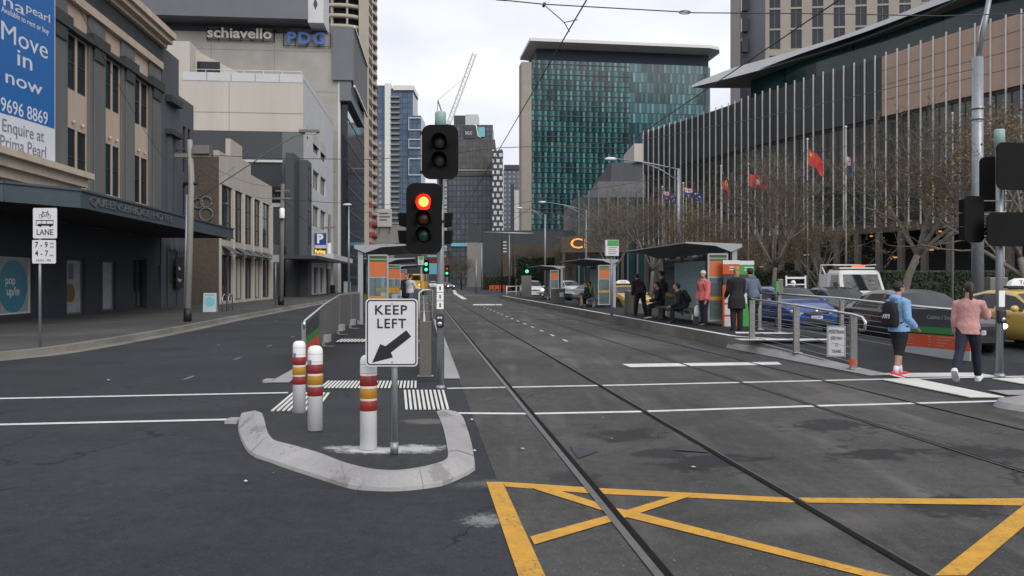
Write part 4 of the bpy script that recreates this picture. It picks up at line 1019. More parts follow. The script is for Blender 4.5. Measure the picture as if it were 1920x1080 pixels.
# ================================================================ overhead wires and their poles
bp = Vector((xat(1833, 30), 30, 0))
t = thing('tram_wire_pole', 'thick grey overhead wire pole behind the right signal post', 'pole', bp)
q = MB(); q.tube([(0, 0, 0), (0, 0, 5), (0, 0, zat(108, 30))], [.215, .205, .19], 'galv', 20); q.build('shaft', t)
a = at(1838, 108, 30) - bp; b = at(1862, -40, 30) - bp; q = MB(); q.tube([(0, 0, a.z - .1), tuple(b)], .09, 'galv', 10); q.tube([(0, 0, a.z - .1), (.05, 0, zat(60, 30)), (.35, 0, zat(10, 30))], .035, 'galv', 6); q.build('upper_mast', t)
q = MB()
for py in (205, 225): q.lathe([(.23, 0), (.23, .06)], 'steel', 16, (0, 0, zat(py, 30)))
q.build('clamp', t)
p = at(1866, 555, 31); q = MB(); q.box(-.35, .35, -.25, .25, 0, zat(520, 31), 'bin_grey'); tag(q.build('utility_cabinet', loc=(p.x, 31, 0), bevel=.03), 'grey steel utility cabinet beside the thick overhead wire pole', 'cabinet')

def wire(name, label, pts, r, group='overhead tram wires'):
    q = MB(); P = [Vector(p) for p in pts]; q.tube(P, r, 'wire', 5); return tag(q.build(name), label, 'wire', group)
mat('wire', (0.035, 0.035, 0.04), 0.6, var=0)
def sag(a, b, s_, n=12):
    a, b = Vector(a), Vector(b); return [a.lerp(b, i/n) - Vector((0, 0, 4*s_*(i/n)*(1 - i/n))) for i in range(n + 1)]
cz = 5.62
wire('contact_wire', 'tram contact wire running above the near track', [(sx(2.32, y), y, cz) for y in (3, 11.2, 23.4, 40, 60, 90)], .011)
wire('contact_wire', 'tram contact wire running above the far track by the finned facade', [(sx(5.95, y), y, cz + .05) for y in (3, 11.2, 24, 40, 60, 90)], .011)
s1_ = [at(a, b, y) for a, b, y in ((-300, -130, 10.4), (600, -34, 11.0), (1020, 8, 11.4), (1270, 22, 11.8), (1300, 24, 11.8), (1560, 26, 12.4), (1760, 30, 13), (2100, 20, 14))]
wire('span_wire', 'nearest span wire crossing the sky with an oval insulator', s1_, .009)
c = at(1284, 23, 11.8); q = MB(); q.tube([c + Vector((.085*math.cos(k/16*6.283), 0, .024*math.sin(k/16*6.283))) for k in range(17)], .009, 'text_grey', 6); tag(q.build('wire_insulator'), 'pale oval insulator loop on the nearest span wire', 'insulator')
c = at(938, -2, 11.3); q = MB(); q.tube([c + Vector((-.06, 0, 0)), c + Vector((.08, 0, -.01))], .02, 'wire', 6); tag(q.build('wire_clamp'), 'small dark clamp on the nearest span wire at the top of the sky', 'clamp')
A_ = at(1020, 9, 11.4); B2 = at(1058, 42, 11.6)
for pts, lab in (([A_, B2], 'longer hanger from the span wire to the contact wire'), ([B2, at(1083, 37, 11.75)], 'short upper hanger strut near the contact wire'), ([B2, at(1068, 60, 12.6)], 'short lower hanger strut near the contact wire')): wire('hanger_wire', lab, pts, .007, 'hanger wires in the sky')
q = MB(); q.tube([A_ - Vector((.012, 0, .03)), A_ + Vector((.012, 0, .03))], .02, 'wire', 6); tag(q.build('wire_clamp'), 'dark clamp where the hanger meets the nearest span wire', 'clamp')
wire('span_wire', 'long span wire from the left leaning pole to the thick right pole', [at(a, b, 30) for a, b in ((357, 289), (520, 297), (700, 299), (860, 286), (940, 277), (1080, 272), (1210, 262), (1420, 222), (1658, 168), (1833, 128))], .013)
wire('span_wire', 'lower span wire across the white fins to the thick right pole', [at(a, b, 30) for a, b in ((1205, 318), (1420, 300), (1600, 272), (1833, 232))], .009)
wire('span_wire', 'span wire from the wooden pole across the far towers', [at(a, b, 51) for a, b in ((529, 374), (620, 380), (790, 386), (960, 384), (1130, 352), (1272, 330))], .016)
wire('span_wire', 'farther low span wire behind the signal head', [at(a, b, 78) for a, b in ((654, 396), (790, 404), (960, 398), (1099, 400))], .018)
for a, b, y0, y1, s_, lab in (((357, 287), (530, 346), 30, 51, .5, 'upper power cable between the two left poles'), ((332, 289), (514, 372), 30, 51, .5, 'lower power cable between the two left poles'), ((530, 372), (618, 428), 51, 94, .7, 'power cable between the two far left poles'), ((130, -20), (357, 345), 12, 30, .5, 'power cable running down past the hotel windows'), ((357, 350), (470, 270), 30, 84, .8, 'thin cable from the leaning pole to the cream office')):
    wire('power_cable', lab, sag(at(*a, y0), at(*b, y1), s_), .005 if y0 < 20 else .009 if y0 < 40 else .016, 'power cables on the left side')
# ================================================================ buildings
mat('grey_render', (0.125, 0.126, 0.122), 0.85, var=0.22, scale=0.8, streak=True)
mat('dark_blue_render', (0.026, 0.031, 0.043), 0.75, var=0.2, scale=0.9)
mat('slate_render', (0.075, 0.08, 0.095), 0.8, var=0.14, scale=0.7, streak=True)
mat('cream_render', (0.46, 0.36, 0.28), 0.85, var=0.12, scale=0.9, streak=True)
mat('cream_trim', (0.50, 0.41, 0.32), 0.8, var=0.14, scale=1.5)
mat('dark_frieze', (0.035, 0.040, 0.042), 0.8, var=0.2)
mat('awning_blue', (0.050, 0.068, 0.085), 0.6, var=0.14, scale=1.2)
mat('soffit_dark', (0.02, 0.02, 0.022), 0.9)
mat('window_frame_cream', (0.40, 0.33, 0.25), 0.6, var=0.05)
mat('window_frame_dark', (0.03, 0.032, 0.036), 0.5, var=0.05)
mat('tan_render', (0.43, 0.395, 0.345), 0.85, var=0.10, scale=0.8, streak=True)
mat('stone_tower', (0.30, 0.27, 0.235), 0.85, var=0.08, scale=0.3)
mat('brown_brick', (0.085, 0.068, 0.052), 0.9, var=0.25, scale=4)
mat('pale_concrete', (0.46, 0.43, 0.385), 0.85, var=0.09, scale=0.35, streak=True)
mat('grey_concrete', (0.25, 0.24, 0.225), 0.9, var=0.10, scale=0.25, streak=True)
mat('panel_white', (0.50, 0.50, 0.51), 0.6, var=0.06, scale=0.4)
mat('grey_clad', (0.115, 0.12, 0.135), 0.5, var=0.10, scale=0.3)
mat('dark_clad', (0.04, 0.043, 0.05), 0.5, var=0.12, scale=0.4)
mat('beige_tower', (0.36, 0.315, 0.26), 0.85, var=0.08, scale=0.2)
mat('navy_band', (0.022, 0.028, 0.04), 0.6, var=0.2, spec=.15)
mat('red_render', (0.25, 0.045, 0.035), 0.8, var=0.1)
mat('steel_white', (0.62, 0.61, 0.59), 0.5, var=0.05)
mat('column_grey', (0.11, 0.10, 0.088), 0.8, var=0.15)
mat('fin_white', (0.60, 0.59, 0.57), 0.5, var=0.10, scale=1)
mat('tan_panel', (0.40, 0.285, 0.22), 0.7, var=0.07, scale=0.6)
mat('banner_blue', (0.004, 0.11, 0.36), 0.5, var=0.05)
mat('banner_white', (0.60, 0.62, 0.68), 0.5, var=0.03)
mat('text_grey', (0.17, 0.18, 0.21), 0.6, var=0)
mat('letter_grey', (0.10, 0.105, 0.115), 0.6, var=0.1)
mat('letter_dull', (.46, .46, .44), .5, var=.05)
mat('letter_blue', (0.04, 0.13, 0.40), 0.4, var=0.05)
mat('letter_white', (0.72, 0.72, 0.70), 0.4, var=0.03)
mat('poster_teal', (0.03, 0.19, 0.28), 0.3, var=0.1)
mat('poster_pale', (0.28, 0.31, 0.33), 0.3, var=0.25, scale=3)
mat('poster_ochre', (0.16, 0.085, 0.03), 0.4, var=0.2)
mat('bright_blue_shade', (0.16, 0.45, 0.55), 0.6, var=0.1)
mat('warm_lamp', (0.9, 0.5, 0.15), 0.5, var=0, emit=(1.0, 0.45, 0.12), estr=.55)
mat('pale_lamp', (0.9, 0.9, 0.9), 0.5, var=0, emit=(0.9, 1.0, 0.95), estr=1.5)
def hotel_glass(name, cell, row, stops, band, rough):
    m = bpy.data.materials.new(name); m.use_nodes = True; n = m.node_tree.nodes; l = m.node_tree.links; b = n["Principled BSDF"]
    def M(op, a, c=None):
        x = n.new("ShaderNodeMath"); x.operation = op
        for i, v in ((0, a), (1, c)):
            if v is None: continue
            if isinstance(v, (int, float)): x.inputs[i].default_value = v
            else: l.new(v, x.inputs[i])
        return x.outputs[0]
    t = n.new("ShaderNodeTexCoord"); sp = n.new("ShaderNodeSeparateXYZ"); l.new(t.outputs['Object'], sp.inputs[0])
    zr = M('DIVIDE', sp.outputs['Z'], row); rw = M('FLOOR', zr); u = M('ADD', M('DIVIDE', sp.outputs['X'], cell), M('MULTIPLY', rw, .5)); cellid = M('FLOOR', u); fu = M('FRACT', u)
    cv = n.new("ShaderNodeCombineXYZ"); l.new(cellid, cv.inputs[0]); l.new(rw, cv.inputs[1]); wn = n.new("ShaderNodeTexWhiteNoise"); wn.noise_dimensions = '2D'; l.new(cv.outputs[0], wn.inputs['Vector'])
    r = n.new("ShaderNodeValToRGB"); r.color_ramp.interpolation = 'CONSTANT'; e = r.color_ramp.elements
    for i, (p, c) in enumerate(stops):
        el = e[i] if i < 2 else e.new(p); el.position = p; el.color = c + (1,)
    l.new(fu, r.inputs['Fac'])
    r2 = n.new("ShaderNodeValToRGB"); r2.color_ramp.elements[0].color = (.55, .55, .55, 1); r2.color_ramp.elements[1].color = (1.5, 1.5, 1.5, 1); l.new(wn.outputs['Value'], r2.inputs['Fac'])
    mm = n.new("ShaderNodeMixRGB"); mm.blend_type = 'MULTIPLY'; mm.inputs[0].default_value = 1; l.new(r.outputs[0], mm.inputs[1]); l.new(r2.outputs[0], mm.inputs[2])
    ln = M('LESS_THAN', M('FRACT', zr), .085); m2 = n.new("ShaderNodeMixRGB"); l.new(ln, m2.inputs[0]); l.new(mm.outputs[0], m2.inputs[1]); m2.inputs[2].default_value = band + (1,)
    l.new(m2.outputs[0], b.inputs['Base Color']); b.inputs['Roughness'].default_value = rough; b.inputs['Specular IOR Level'].default_value = .22
    no = n.new("ShaderNodeTexNoise"); no.inputs['Scale'].default_value = .25; bp = n.new("ShaderNodeBump"); bp.inputs['Strength'].default_value = .12; l.new(t.outputs['Object'], no.inputs['Vector']); l.new(no.outputs['Fac'], bp.inputs['Height']); l.new(bp.outputs['Normal'], b.inputs['Normal'])
    MATS[name] = m
hotel_glass('teal_glass', 4.0, 3.18, ((0, (.085, .185, .195)), (.17, (.012, .036, .042)), (.42, (.022, .075, .08)), (.58, (.045, .135, .135)), (.76, (.012, .034, .04))), (.012, .022, .028), .12)
hotel_glass('teal_glass_sky_tint', 4.0, 3.18, ((0, (.10, .19, .21)), (.16, (.038, .085, .10)), (.45, (.03, .075, .088)), (.62, (.06, .14, .155)), (.8, (.032, .075, .09))), (.03, .055, .065), .10)  # paler copy of the teal glass, mirrored sky put into its colours
panel_mat('green_glass', ((0.016, 0.048, 0.048), (0.010, 0.034, 0.035)), 3.4, 9.0, (0.004, 0.01, 0.011), 0.05, rough=0.1)
panel_mat('facade_dark', ((0.024, 0.028, 0.033), (0.032, 0.036, 0.041)), 1.4, 20, (0.01, 0.01, 0.01), 0.02, rough=0.35, spec=0.4)
panel_mat('facade_glass', ((0.036, 0.040, 0.036), (0.046, 0.050, 0.044)), 1.4, 20, (0.008, 0.009, 0.009), 0.03, rough=0.12, spec=0.6)  # base lightened, sky and tree reflections put into the colour
panel_mat('blue_glass', ((0.075, 0.125, 0.20), (0.045, 0.085, 0.145)), 3.0, 3.2, (0.035, 0.055, 0.085), 0.2, rough=0.2)
panel_mat('site_glass', ((0.06, 0.07, 0.09), (0.10, 0.112, 0.135)), 2.4, 3.1, (0.04, 0.045, 0.055), 0.35, rough=0.3)  # panel colours lightened to stand in for distance haze
panel_mat('site_mesh', ((0.095, 0.097, 0.095), (0.12, 0.12, 0.118)), 2.0, 3.1, (0.07, 0.072, 0.072), 0.12, rough=0.9, spec=0.1)
panel_mat('site_mesh', ((0.095, 0.097, 0.095), (0.12, 0.12, 0.118)), 2.0, 3.1, (0.07, 0.072, 0.072), 0.12, rough=0.9, spec=0.1)
panel_mat('precast', ((0.30, 0.29, 0.275), (0.33, 0.32, 0.30)), 8.6, 5.6, (0.19, 0.185, 0.175), 0.04, rough=0.9, spec=0.2)
panel_mat('grey_grid', ((0.30, 0.31, 0.33), (0.26, 0.27, 0.30)), 3.2, 3.2, (0.10, 0.12, 0.15), 0.9, rough=0.5)

def side(M_face):  # rotation of a facade inside its building: 'S' faces the camera, 'E' faces +x, 'W' faces -x
    return {'S': 0.0, 'E': math.pi / 2, 'W': -math.pi / 2}[M_face]
WCACHE = {}
def window(parent, O, rz, w_, h_, frame='window_frame_dark', pane='dark_glass', nx=1, nz=1, fw=.06, depth=.16, name='window'):
    """a window in an opening: frame mesh with the panes as its sub-part; local x along the wall, y into it"""
    key = (round(w_, 2), round(h_, 2), frame, pane, nx, nz, fw, depth)
    if key not in WCACHE:
        f = MB(); y0, y1 = depth - .10, depth - .02
        f.box(0, fw, y0, y1, 0, h_, frame); f.box(w_ - fw, w_, y0, y1, 0, h_, frame)
        f.box(fw, w_ - fw, y0, y1, 0, fw, frame); f.box(fw, w_ - fw, y0, y1, h_ - fw, h_, frame)
        for i in range(1, nx): f.box(w_*i/nx - fw*.4, w_*i/nx + fw*.4, y0 + .004, y1 - .004, fw, h_ - fw, frame)
        for i in range(1, nz): f.box(fw, w_ - fw, y0 + .008, y1 - .008, h_*i/nz - fw*.4, h_*i/nz + fw*.4, frame)
        p = MB(); p.face([(fw*.5, depth - .055, fw*.5), (w_ - fw*.5, depth - .055, fw*.5), (w_ - fw*.5, depth - .055, h_ - fw*.5), (fw*.5, depth - .055, h_ - fw*.5)], pane)
        WCACHE[key] = (f.mesh(name), p.mesh('pane'))
    a, b = WCACHE[key]
    o = bpy.data.objects.new(name, a); COL.objects.link(o); o.parent = parent; o.location = O; o.rotation_euler.z = rz
    p = bpy.data.objects.new('pane', b); COL.objects.link(p); p.parent = o
    return o
def facade(mb, O, rz, W, z0, z1, opens, m, depth=.16, back='soffit_dark'):
    """wall sheet with real openings; O = lower-left corner seen from outside; opens = (u0,u1,za,zb)"""
    M = Matrix.Translation(Vector(O)) @ Matrix.Rotation(rz, 4, 'Z')
    us = sorted({0, W} | {o[0] for o in opens} | {o[1] for o in opens}); zs = sorted({z0, z1} | {o[2] for o in opens} | {o[3] for o in opens})
    P = lambda u, d, z: M @ Vector((u, d, z))
    for ua, ub in zip(us, us[1:]):
        run = None
        for za, zb in zip(zs, zs[1:]):
            c = ((ua + ub) / 2, (za + zb) / 2)
            if any(o[0] < c[0] < o[1] and o[2] < c[1] < o[3] for o in opens):
                if run: mb.face([P(ua,0,run[0]), P(ub,0,run[0]), P(ub,0,run[1]), P(ua,0,run[1])], m); run = None
            else: run = (run[0] if run else za, zb)
        if run: mb.face([P(ua,0,run[0]), P(ub,0,run[0]), P(ub,0,run[1]), P(ua,0,run[1])], m)
    for (a, b, c, d) in opens:
        mb.face([P(a,0,c), P(a,depth,c), P(a,depth,d), P(a,0,d)], m); mb.face([P(b,0,c), P(b,0,d), P(b,depth,d), P(b,depth,c)], m)
        mb.face([P(a,0,c), P(b,0,c), P(b,depth,c), P(a,depth,c)], m); mb.face([P(a,0,d), P(a,depth,d), P(b,depth,d), P(b,0,d)], m)
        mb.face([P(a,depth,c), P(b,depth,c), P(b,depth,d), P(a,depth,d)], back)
def shell(mb, x0, x1, y0, y1, z0, z1, m, roof=None, skip=''):
    if 'S' not in skip: mb.face([(x0,y0,z0),(x1,y0,z0),(x1,y0,z1),(x0,y0,z1)], m)
    if 'E' not in skip: mb.face([(x1,y0,z0),(x1,y1,z0),(x1,y1,z1),(x1,y0,z1)], m)
    if 'W' not in skip: mb.face([(x0,y1,z0),(x0,y0,z0),(x0,y0,z1),(x0,y1,z1)], m)
    if 'N' not in skip: mb.face([(x1,y1,z0),(x0,y1,z0),(x0,y1,z1),(x1,y1,z1)], m)
    mb.face([(x0,y0,z1),(x1,y0,z1),(x1,y1,z1),(x0,y1,z1)], roof or m)

LD = -0.0913; LA = math.atan(0.0913); LC = math.sqrt(1 + LD * LD)
# ---------------------------------------------------------------- corner hotel, grey and cream (origin at the facade, depth 24)
HX = lambda Y: -18.9 + LD * (Y - 29.6)
H0 = 22.0
B = thing('corner_hotel', 'old grey and cream corner hotel with dark pilasters and a long blue awning', 'hotel', (HX(H0), H0, .15), LA)
hy = lambda Y: (Y - H0) * LC         # local position along the facade
E = math.pi / 2
up = MB(); bays = [(34.66, 36.8), (38.6, 40.6), (42.3, 44.5)]
opens = []
for a, b in bays:
    a, b = hy(a), hy(b); mid = (a + b) / 2
    for u0, u1 in ((a + .12, mid - .10), (mid + .10, b - .12)):
        opens.append((u0, u1, 9.95, 12.35)); opens.append((u0, u1, 5.75, 8.25))
L1 = hy(46.3); L0 = hy(33.0)
facade(up, (0, L0, 0), E, L1 - L0, 4.4, 16.0, [(a - L0, b - L0, c, d) for a, b, c, d in opens], 'cream_render', .13)
shell(up, -16, 0, L0, L1, 0, 15.95, 'grey_render', skip='E'); shell(up, -17, -1.3, 0, L0 - .002, 0, 15.0, 'grey_render')
up.build('wall', B)
for (u0, u1, za, zb) in opens: window(B, (0, u0, za), E, u1 - u0, zb - za, 'window_frame_dark', 'dark_glass', 1, 2, .05, .12)
pil = MB(); edges = [L0] + [x for a, b in bays for x in (hy(a), hy(b))] + [L1]
for i in range(0, len(edges), 2):
    a, b = edges[i], edges[i + 1]
    pil = MB(); pil.box(.002, .12, a, b, 4.0, 13.75, 'grey_render'); pil.box(.122, .19, a + .4, b - .4, 4.0, 12.3, 'grey_render')
    pil.box(.002, .34, a - .06, b + .06, 12.4, 12.95, 'dark_frieze'); pil.box(.191, .27, a + .3, b - .3, 11.8, 12.39, 'dark_frieze')
    pil.build('pilaster', B, bevel=.02)
led = MB(); led.box(.002, .30, L0, L1, 12.42, 12.64, 'dark_frieze'); led.build('ledge', B)
cor = MB(); cor.box(.003, .26, L0, L1, 13.76, 14.15, 'cream_trim'); cor.box(.003, .22, L0, L1, 14.152, 15.0, 'dark_frieze')
for i, (z0, z1, d) in enumerate(((15.002, 15.22, .45), (15.222, 15.5, .75), (15.502, 15.85, .95))): cor.box(.003, d, L0 - .01, L1 + .05, z0, z1, 'cream_trim')
cor.build('cornice', B)
for (a, b) in bays:
    a, b = hy(a), hy(b)
    for u in (a + (b-a)*.3, a + (b-a)*.72):
        lg = MB(); lg.lathe([(.03, 0), (.07, .04), (.08, .13), (.06, .16)], 'cream_trim', 10, (.09, u, 8.45)); lg.build('wall_light', B)
# slate end bay with its own parapet
e0, e1 = L1 + .003, hy(52.4)
eb = MB(); ops = [(.9 + k, .9 + k + .62, za, zb) for k in (3.0, 4.0) for za, zb in ((8.4, 11.3), (4.9, 7.6))]
facade(eb, (.12, e0, 0), E, e1 - e0, 0, 13.0, ops, 'slate_render', .2)
shell(eb, -14, .12, e0, e1, 0, 12.98, 'slate_render', skip='E')
eb.box(-3, .10, e0 + .2, e0 + 3.2, 13.0, 15.2, 'slate_render'); eb.box(.10, .5, e0 + .7, e0 + 2.8, 12.1, 12.5, 'dark_frieze'); eb.box(.124, .5, e0 + .7, e0 + 2.8, 10.2, 10.5, 'dark_frieze')
eb.box(.124, .3, e0 + 1.0, e0 + 1.5, 3.4, 10.2, 'slate_render'); eb.box(.124, .3, e0 + 2.0, e0 + 2.5, 3.4, 10.2, 'slate_render')
eb.build('end_bay', B)
for (u0, u1, za, zb) in ops: window(B, (.12, e0 + u0, za), E, u1 - u0, zb - za, 'window_frame_dark', 'dark_glass', 1, 2, .05, .18)
# ground floor
gf = MB(); shops = [(29.3, 31.9, .25, 2.45), (34.7, 36.5, .05, 2.5), (38.4, 40.0, .1, 2.5), (42.2, 44.2, .02, 2.75), (45.9, 46.9, .1, 2.45), (24.5, 27.5, .3, 2.5)]
ops = [(hy(a), hy(b), c, d) for a, b, c, d in shops]
facade(gf, (.06, 0, 0), E, L1, 0, 4.4, ops, 'dark_blue_render', .25); gf.build('shopfront', B)
for i, (a, b, c, d) in enumerate(ops):
    if i == 3:
        dr = window(B, (.06, a, c), E, b - a, d - c, 'window_frame_dark', 'dark_glass', 2, 1, .08, .25, 'door')
    else:
        window(B, (.06, a, c), E, b - a, d - c, 'grey_clad' if i else 'panel_white', 'poster_pale' if i not in (5,) else 'dark_glass', 1, 1, .07, .25, 'shop_window')
# posters behind the shop glass
ps = MB(); u0, u1 = ops[0][0], ops[0][1]; cu = (u0 + u1) / 2 + .1
disc = [(cu + 1.02 * math.cos(k / 24 * 2 * math.pi), 1.32 + 1.02 * math.sin(k / 24 * 2 * math.pi)) for k in range(24)]
ps.raw([(-.12, a, b) for a, b in disc], [tuple(range(24))], 'poster_teal'); pso = ps.build('poster', B)
text('pop', .34, 'white_sign', pso, (-.108, cu - .25, 1.55), E, bold=.01, align='CENTER'); text('up/in', .34, 'white_sign', pso, (-.108, cu - .05, 1.12), E, bold=.01)
ps = MB(); a, b = ops[1][0], ops[1][1]; ps.raw([(-.12, a + .7 + .5*math.cos(k/16*6.283), 1.0 + .42*math.sin(k/16*6.283)) for k in range(16)], [tuple(range(16))], 'poster_ochre')
ps.face([(-.118, a + .55, 1.6), (-.118, a + 1.05, 1.6), (-.118, a + 1.05, 2.3), (-.118, a + .55, 2.3)], 'grey_clad'); ps.build('poster', B)
pr = MB()
for k in range(3): pr.box(.062, .2, hy(47.2) + k*1.7, hy(47.2) + k*1.7 + .5, 0, 4.3, 'slate_render')
pr.build('pier', B)
bars = MB()
for k in range(5): bars.box(.30, .34, hy(47.4), hy(50.6), 1.6 + k*.42, 1.64 + k*.42, 'black')
for k in range(9): bars.box(.28, .30, hy(47.4) + k*.4, hy(47.4) + k*.4 + .03, 1.4, 3.6, 'black')
bars.build('window_grille', B)
sb = MB(); sb.box(.31, .36, hy(48.2), hy(49.4), 1.1, 3.0, 'sign_black'); so = sb.build('menu_board', B)
text('Bar', .22, 'letter_white', so, (.368, hy(48.8), 2.3), E); text('Open', .22, 'letter_white', so, (.368, hy(48.8), 1.6), E)
# awning: outer edge near the kerb, square corner at the near end
AX = lambda Y: -14.5 + LD * (Y - 26.6) - HX(Y)     # offset of awning edge from facade
aw = MB(); ae = 4.15; a0, a1 = hy(20.5), hy(46.2); AW0 = hy(26.4)
poly = [(.065, hy(22.3)), (.5, hy(22.4)), (2.75, hy(24.4)), (ae, AW0), (ae, a1), (.065, a1)]
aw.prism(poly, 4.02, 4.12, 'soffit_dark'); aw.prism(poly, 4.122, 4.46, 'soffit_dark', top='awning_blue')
awo = aw.build('awning', B)
fa = MB()
for p, q in zip(poly[1:4], poly[2:5]):
    d = Vector((q[0]-p[0], q[1]-p[1])); n = Vector((d.y, -d.x)).normalized()
    for (z0, z1, o0, o1) in ((3.98, 4.52, .004, .06), (4.524, 4.60, .0, .12), (3.96, 4.03, .062, .10)):
        fa.prism([(p[0] + n.x*o0, p[1] + n.y*o0), (p[0] + n.x*o1, p[1] + n.y*o1), (q[0] + n.x*o1, q[1] + n.y*o1), (q[0] + n.x*o0, q[1] + n.y*o0)], z0, z1, 'awning_blue')
fao = fa.build('fascia', awo)
text('QUEENSBRIDGE HOTEL', .30, 'letter_grey', awo, (ae + .075, (AW0 + 4.9), 4.27), E, width=8.6, bold=.015, depth=.02)
ledge2 = MB()
for z0, z1, d in ((4.75, 5.15, .35), (5.152, 5.5, .6), (5.502, 5.85, .85), (5.852, 6.1, 1.1)): ledge2.box(-1.2, d + .35, 0, hy(33.9) + d*.2, z0, z1, 'cream_trim')
ledge2.build('cornice', B)

# ---------------------------------------------------------------- advertising banner on the hotel
BX, BY = xat(97, 33.0) + .15, 33.0
bdir = Vector((.045, 1, 0)).normalized(); brz = math.atan2(bdir.y, bdir.x)
ban = thing('advertising_banner', 'tall blue and white apartment advertising banner fixed to the grey hotel', 'banner', (BX, BY, zat(320, BY)), brz)
# local x runs along the banner towards the far end (0 there, negative nearer), y points into the wall
def buz(px, py):
    """banner coordinates of a photo pixel"""
    d = Vector(((px - 960) / FPX, 1, -(py - HOR) / FPX)); n = Vector((bdir.y, -bdir.x, 0)); o = Vector((BX, BY, 0))
    t = (o.dot(n)) / d.dot(n); p = d * t
    return ((p - o).dot(bdir), p.z + EYE - zat(320, BY))
bw_, bh_ = 4.6, 9.2
bm_ = MB(); bm_.box(-bw_, 0, 0, .08, 0, bh_, 'banner_white'); bo = bm_.build('panel', ban, bevel=.01)
zl = buz(97, 240)[1]
pl = MB(); pl.plate([(-bw_ + .02, zl - .02), (-2.9, zl - .02), (-2.7, zl + .0), (-.06, zl), (-.06, bh_ - .1), (-bw_ + .02, bh_ - .1)], -.006, .0, 'banner_blue'); pl.build('blue_field', ban)
def btext(s_, x0, y0, x1, y1, m, bold=0.0):
    (u0, z0) = buz(x0, (y0 + y1) / 2); (u1, z1) = buz(x1, (y0 + y1) / 2); zt = buz((x0+x1)/2, y0)[1]; zb = buz((x0+x1)/2, y1)[1]
    text(s_, (zt - zb), m, ban, ((u0 + u1) / 2, -.012, (zt + zb) / 2), 0, width=u1 - u0, bold=bold, depth=.003)
btext('pearl', 49, 17, 93, 33, 'banner_white'); btext('prima', -70, -22, 46, 2, 'banner_white')
btext('Available to rent or buy', 2, 33, 91, 44, 'banner_white')
btext('Move', 2, 60, 89, 95, 'banner_white'); btext('in', 32, 98, 60, 130, 'banner_white', .004); btext('now', 10, 143, 79, 169, 'banner_white', .004)
btext('9696 8869', 1, 197, 89, 223, 'banner_white', .004)
btext('Enquire at', 4, 234, 82, 258, 'text_grey'); btext('Prima Pearl', 0, 264, 86, 288, 'text_grey')

# ---------------------------------------------------------------- two-storey tan building with slender fins
TX = -19.2; TY = 52.4
T = thing('tan_shop_building', 'tan rendered two storey building with slender fins and tall dark windows', 'building', (TX, TY, .15), LA)
tl = 16.7 * LC
w_ = MB(); ops = []
fin = [0, 3.5, 6.4, 9.4, 12.3, 15.9]
for a, b in zip(fin, fin[1:]): ops.append((a + .55, b - .02, 4.3, 8.0)); ops.append((a + .55, b - .02, .2, 3.3))
facade(w_, (0, 0, 0), E, tl, 0, 9.7, ops, 'tan_render', .22); shell(w_, -12, 0, 0, tl, 0, 9.69, 'tan_render', skip='ES')
w_.face([(-12, 0, 0), (0, 0, 0), (0, 0, 9.7), (-12, 0, 9.7)], 'brown_brick')
w_.box(-.35, -.01, 0, 3.0, 9.7, 10.1, 'tan_render'); w_.box(-.35, -.01, 3.0, 6.3, 9.7, 11.4, 'tan_render'); w_.box(-.35, -.01, 6.3, 9, 9.7, 10.5, 'tan_render')
w_.build('wall', T)
for i, (a, b, c, d) in enumerate(ops):
    window(T, (0, a, c), E, b - a, d - c, 'window_frame_dark', 'dark_glass' if c > 1 or i % 4 == 1 else 'tan_render', 2, 3 if c > 1 else 1, .07, .21)
for a in fin + [tl - .4]:
    f = MB(); f.box(.002, .09, a + .12, a + .42, 0, 8.0, 'pale_concrete'); f.build('fin', T, bevel=.02)
for k in range(5):
    f = MB(); a = fin[k]; f.face([(.02, a + .6, 3.9), (.02, a + 2.9, 3.9), (.9, a + 2.9, 3.35), (.9, a + .6, 3.35)], 'dark_clad'); f.tube([(.9, a + .6, 3.35), (.9, a + 2.9, 3.35)], .03, 'black', 5); f.tube([(.02, a + .6, 3.2), (.9, a + .6, 3.35)], .025, 'black', 5); f.build('hinged_awning', T)
em = MB()
for (cy, cz, r) in ((-1.3, 6.6, .32), (-.8, 6.7, .35), (-.8, 5.9, .42)):
    em.tube([(cy + r*math.cos(k/14*6.283), -.05, cz + r*math.sin(k/14*6.283)) for k in range(15)], .07, 'grey_clad', 6)
em.build('wall_ornament', T)

# ---------------------------------------------------------------- dark glazed office with cream upper box
OX = lambda Y: -20.7 + LD * (Y - 69)
OY = 85.0
O_ = thing('cream_office_building', 'cream concrete upper storeys over dark glazed floors, white street facade with slot windows', 'office building', (OX(OY), OY, .15), LA)
ol = 24 * LC
o_w = MB(); ops = []
for r_, (za, zb) in enumerate(((16.4, 18.6), (12.2, 14.4), (7.9, 10.3))):
    for a in (2.2, 6.6, 12.4): ops.append((a, a + (1.2 if a < 6 else 4.6), za, zb))
for a in (2.5, 7, 12, 17): ops.append((a, a + 3.4, .1, 3.2))
facade(o_w, (0, 0, 0), E, ol, 0, 22.9, ops, 'panel_white', .4)
o_w.build('street_wall', O_)
for (a, b, c, d) in ops: window(O_, (0, a, c), E, b - a, d - c, 'grey_clad', 'dark_glass', 2, 1, .08, .36)
o_b = MB(); shell(o_b, -15.5, -.01, 0, ol, 17.4, 22.6, 'pale_concrete', roof='pale_concrete')
for z in (19.3,): o_b.box(-15.5, -.02, -.02, 0.0, z, z + .07, 'grey_concrete')
for x in (-7.7,): o_b.box(x, x + .05, -.02, 0.0, 17.4, 22.6, 'grey_concrete')
o_b.build('upper_box', O_)
pp = MB()
for k in range(5): pp.box(-12.4 + k*2.48, -12.4 + k*2.48 + 2.42, -.06, .0, 22.62, 23.5, 'panel_white')
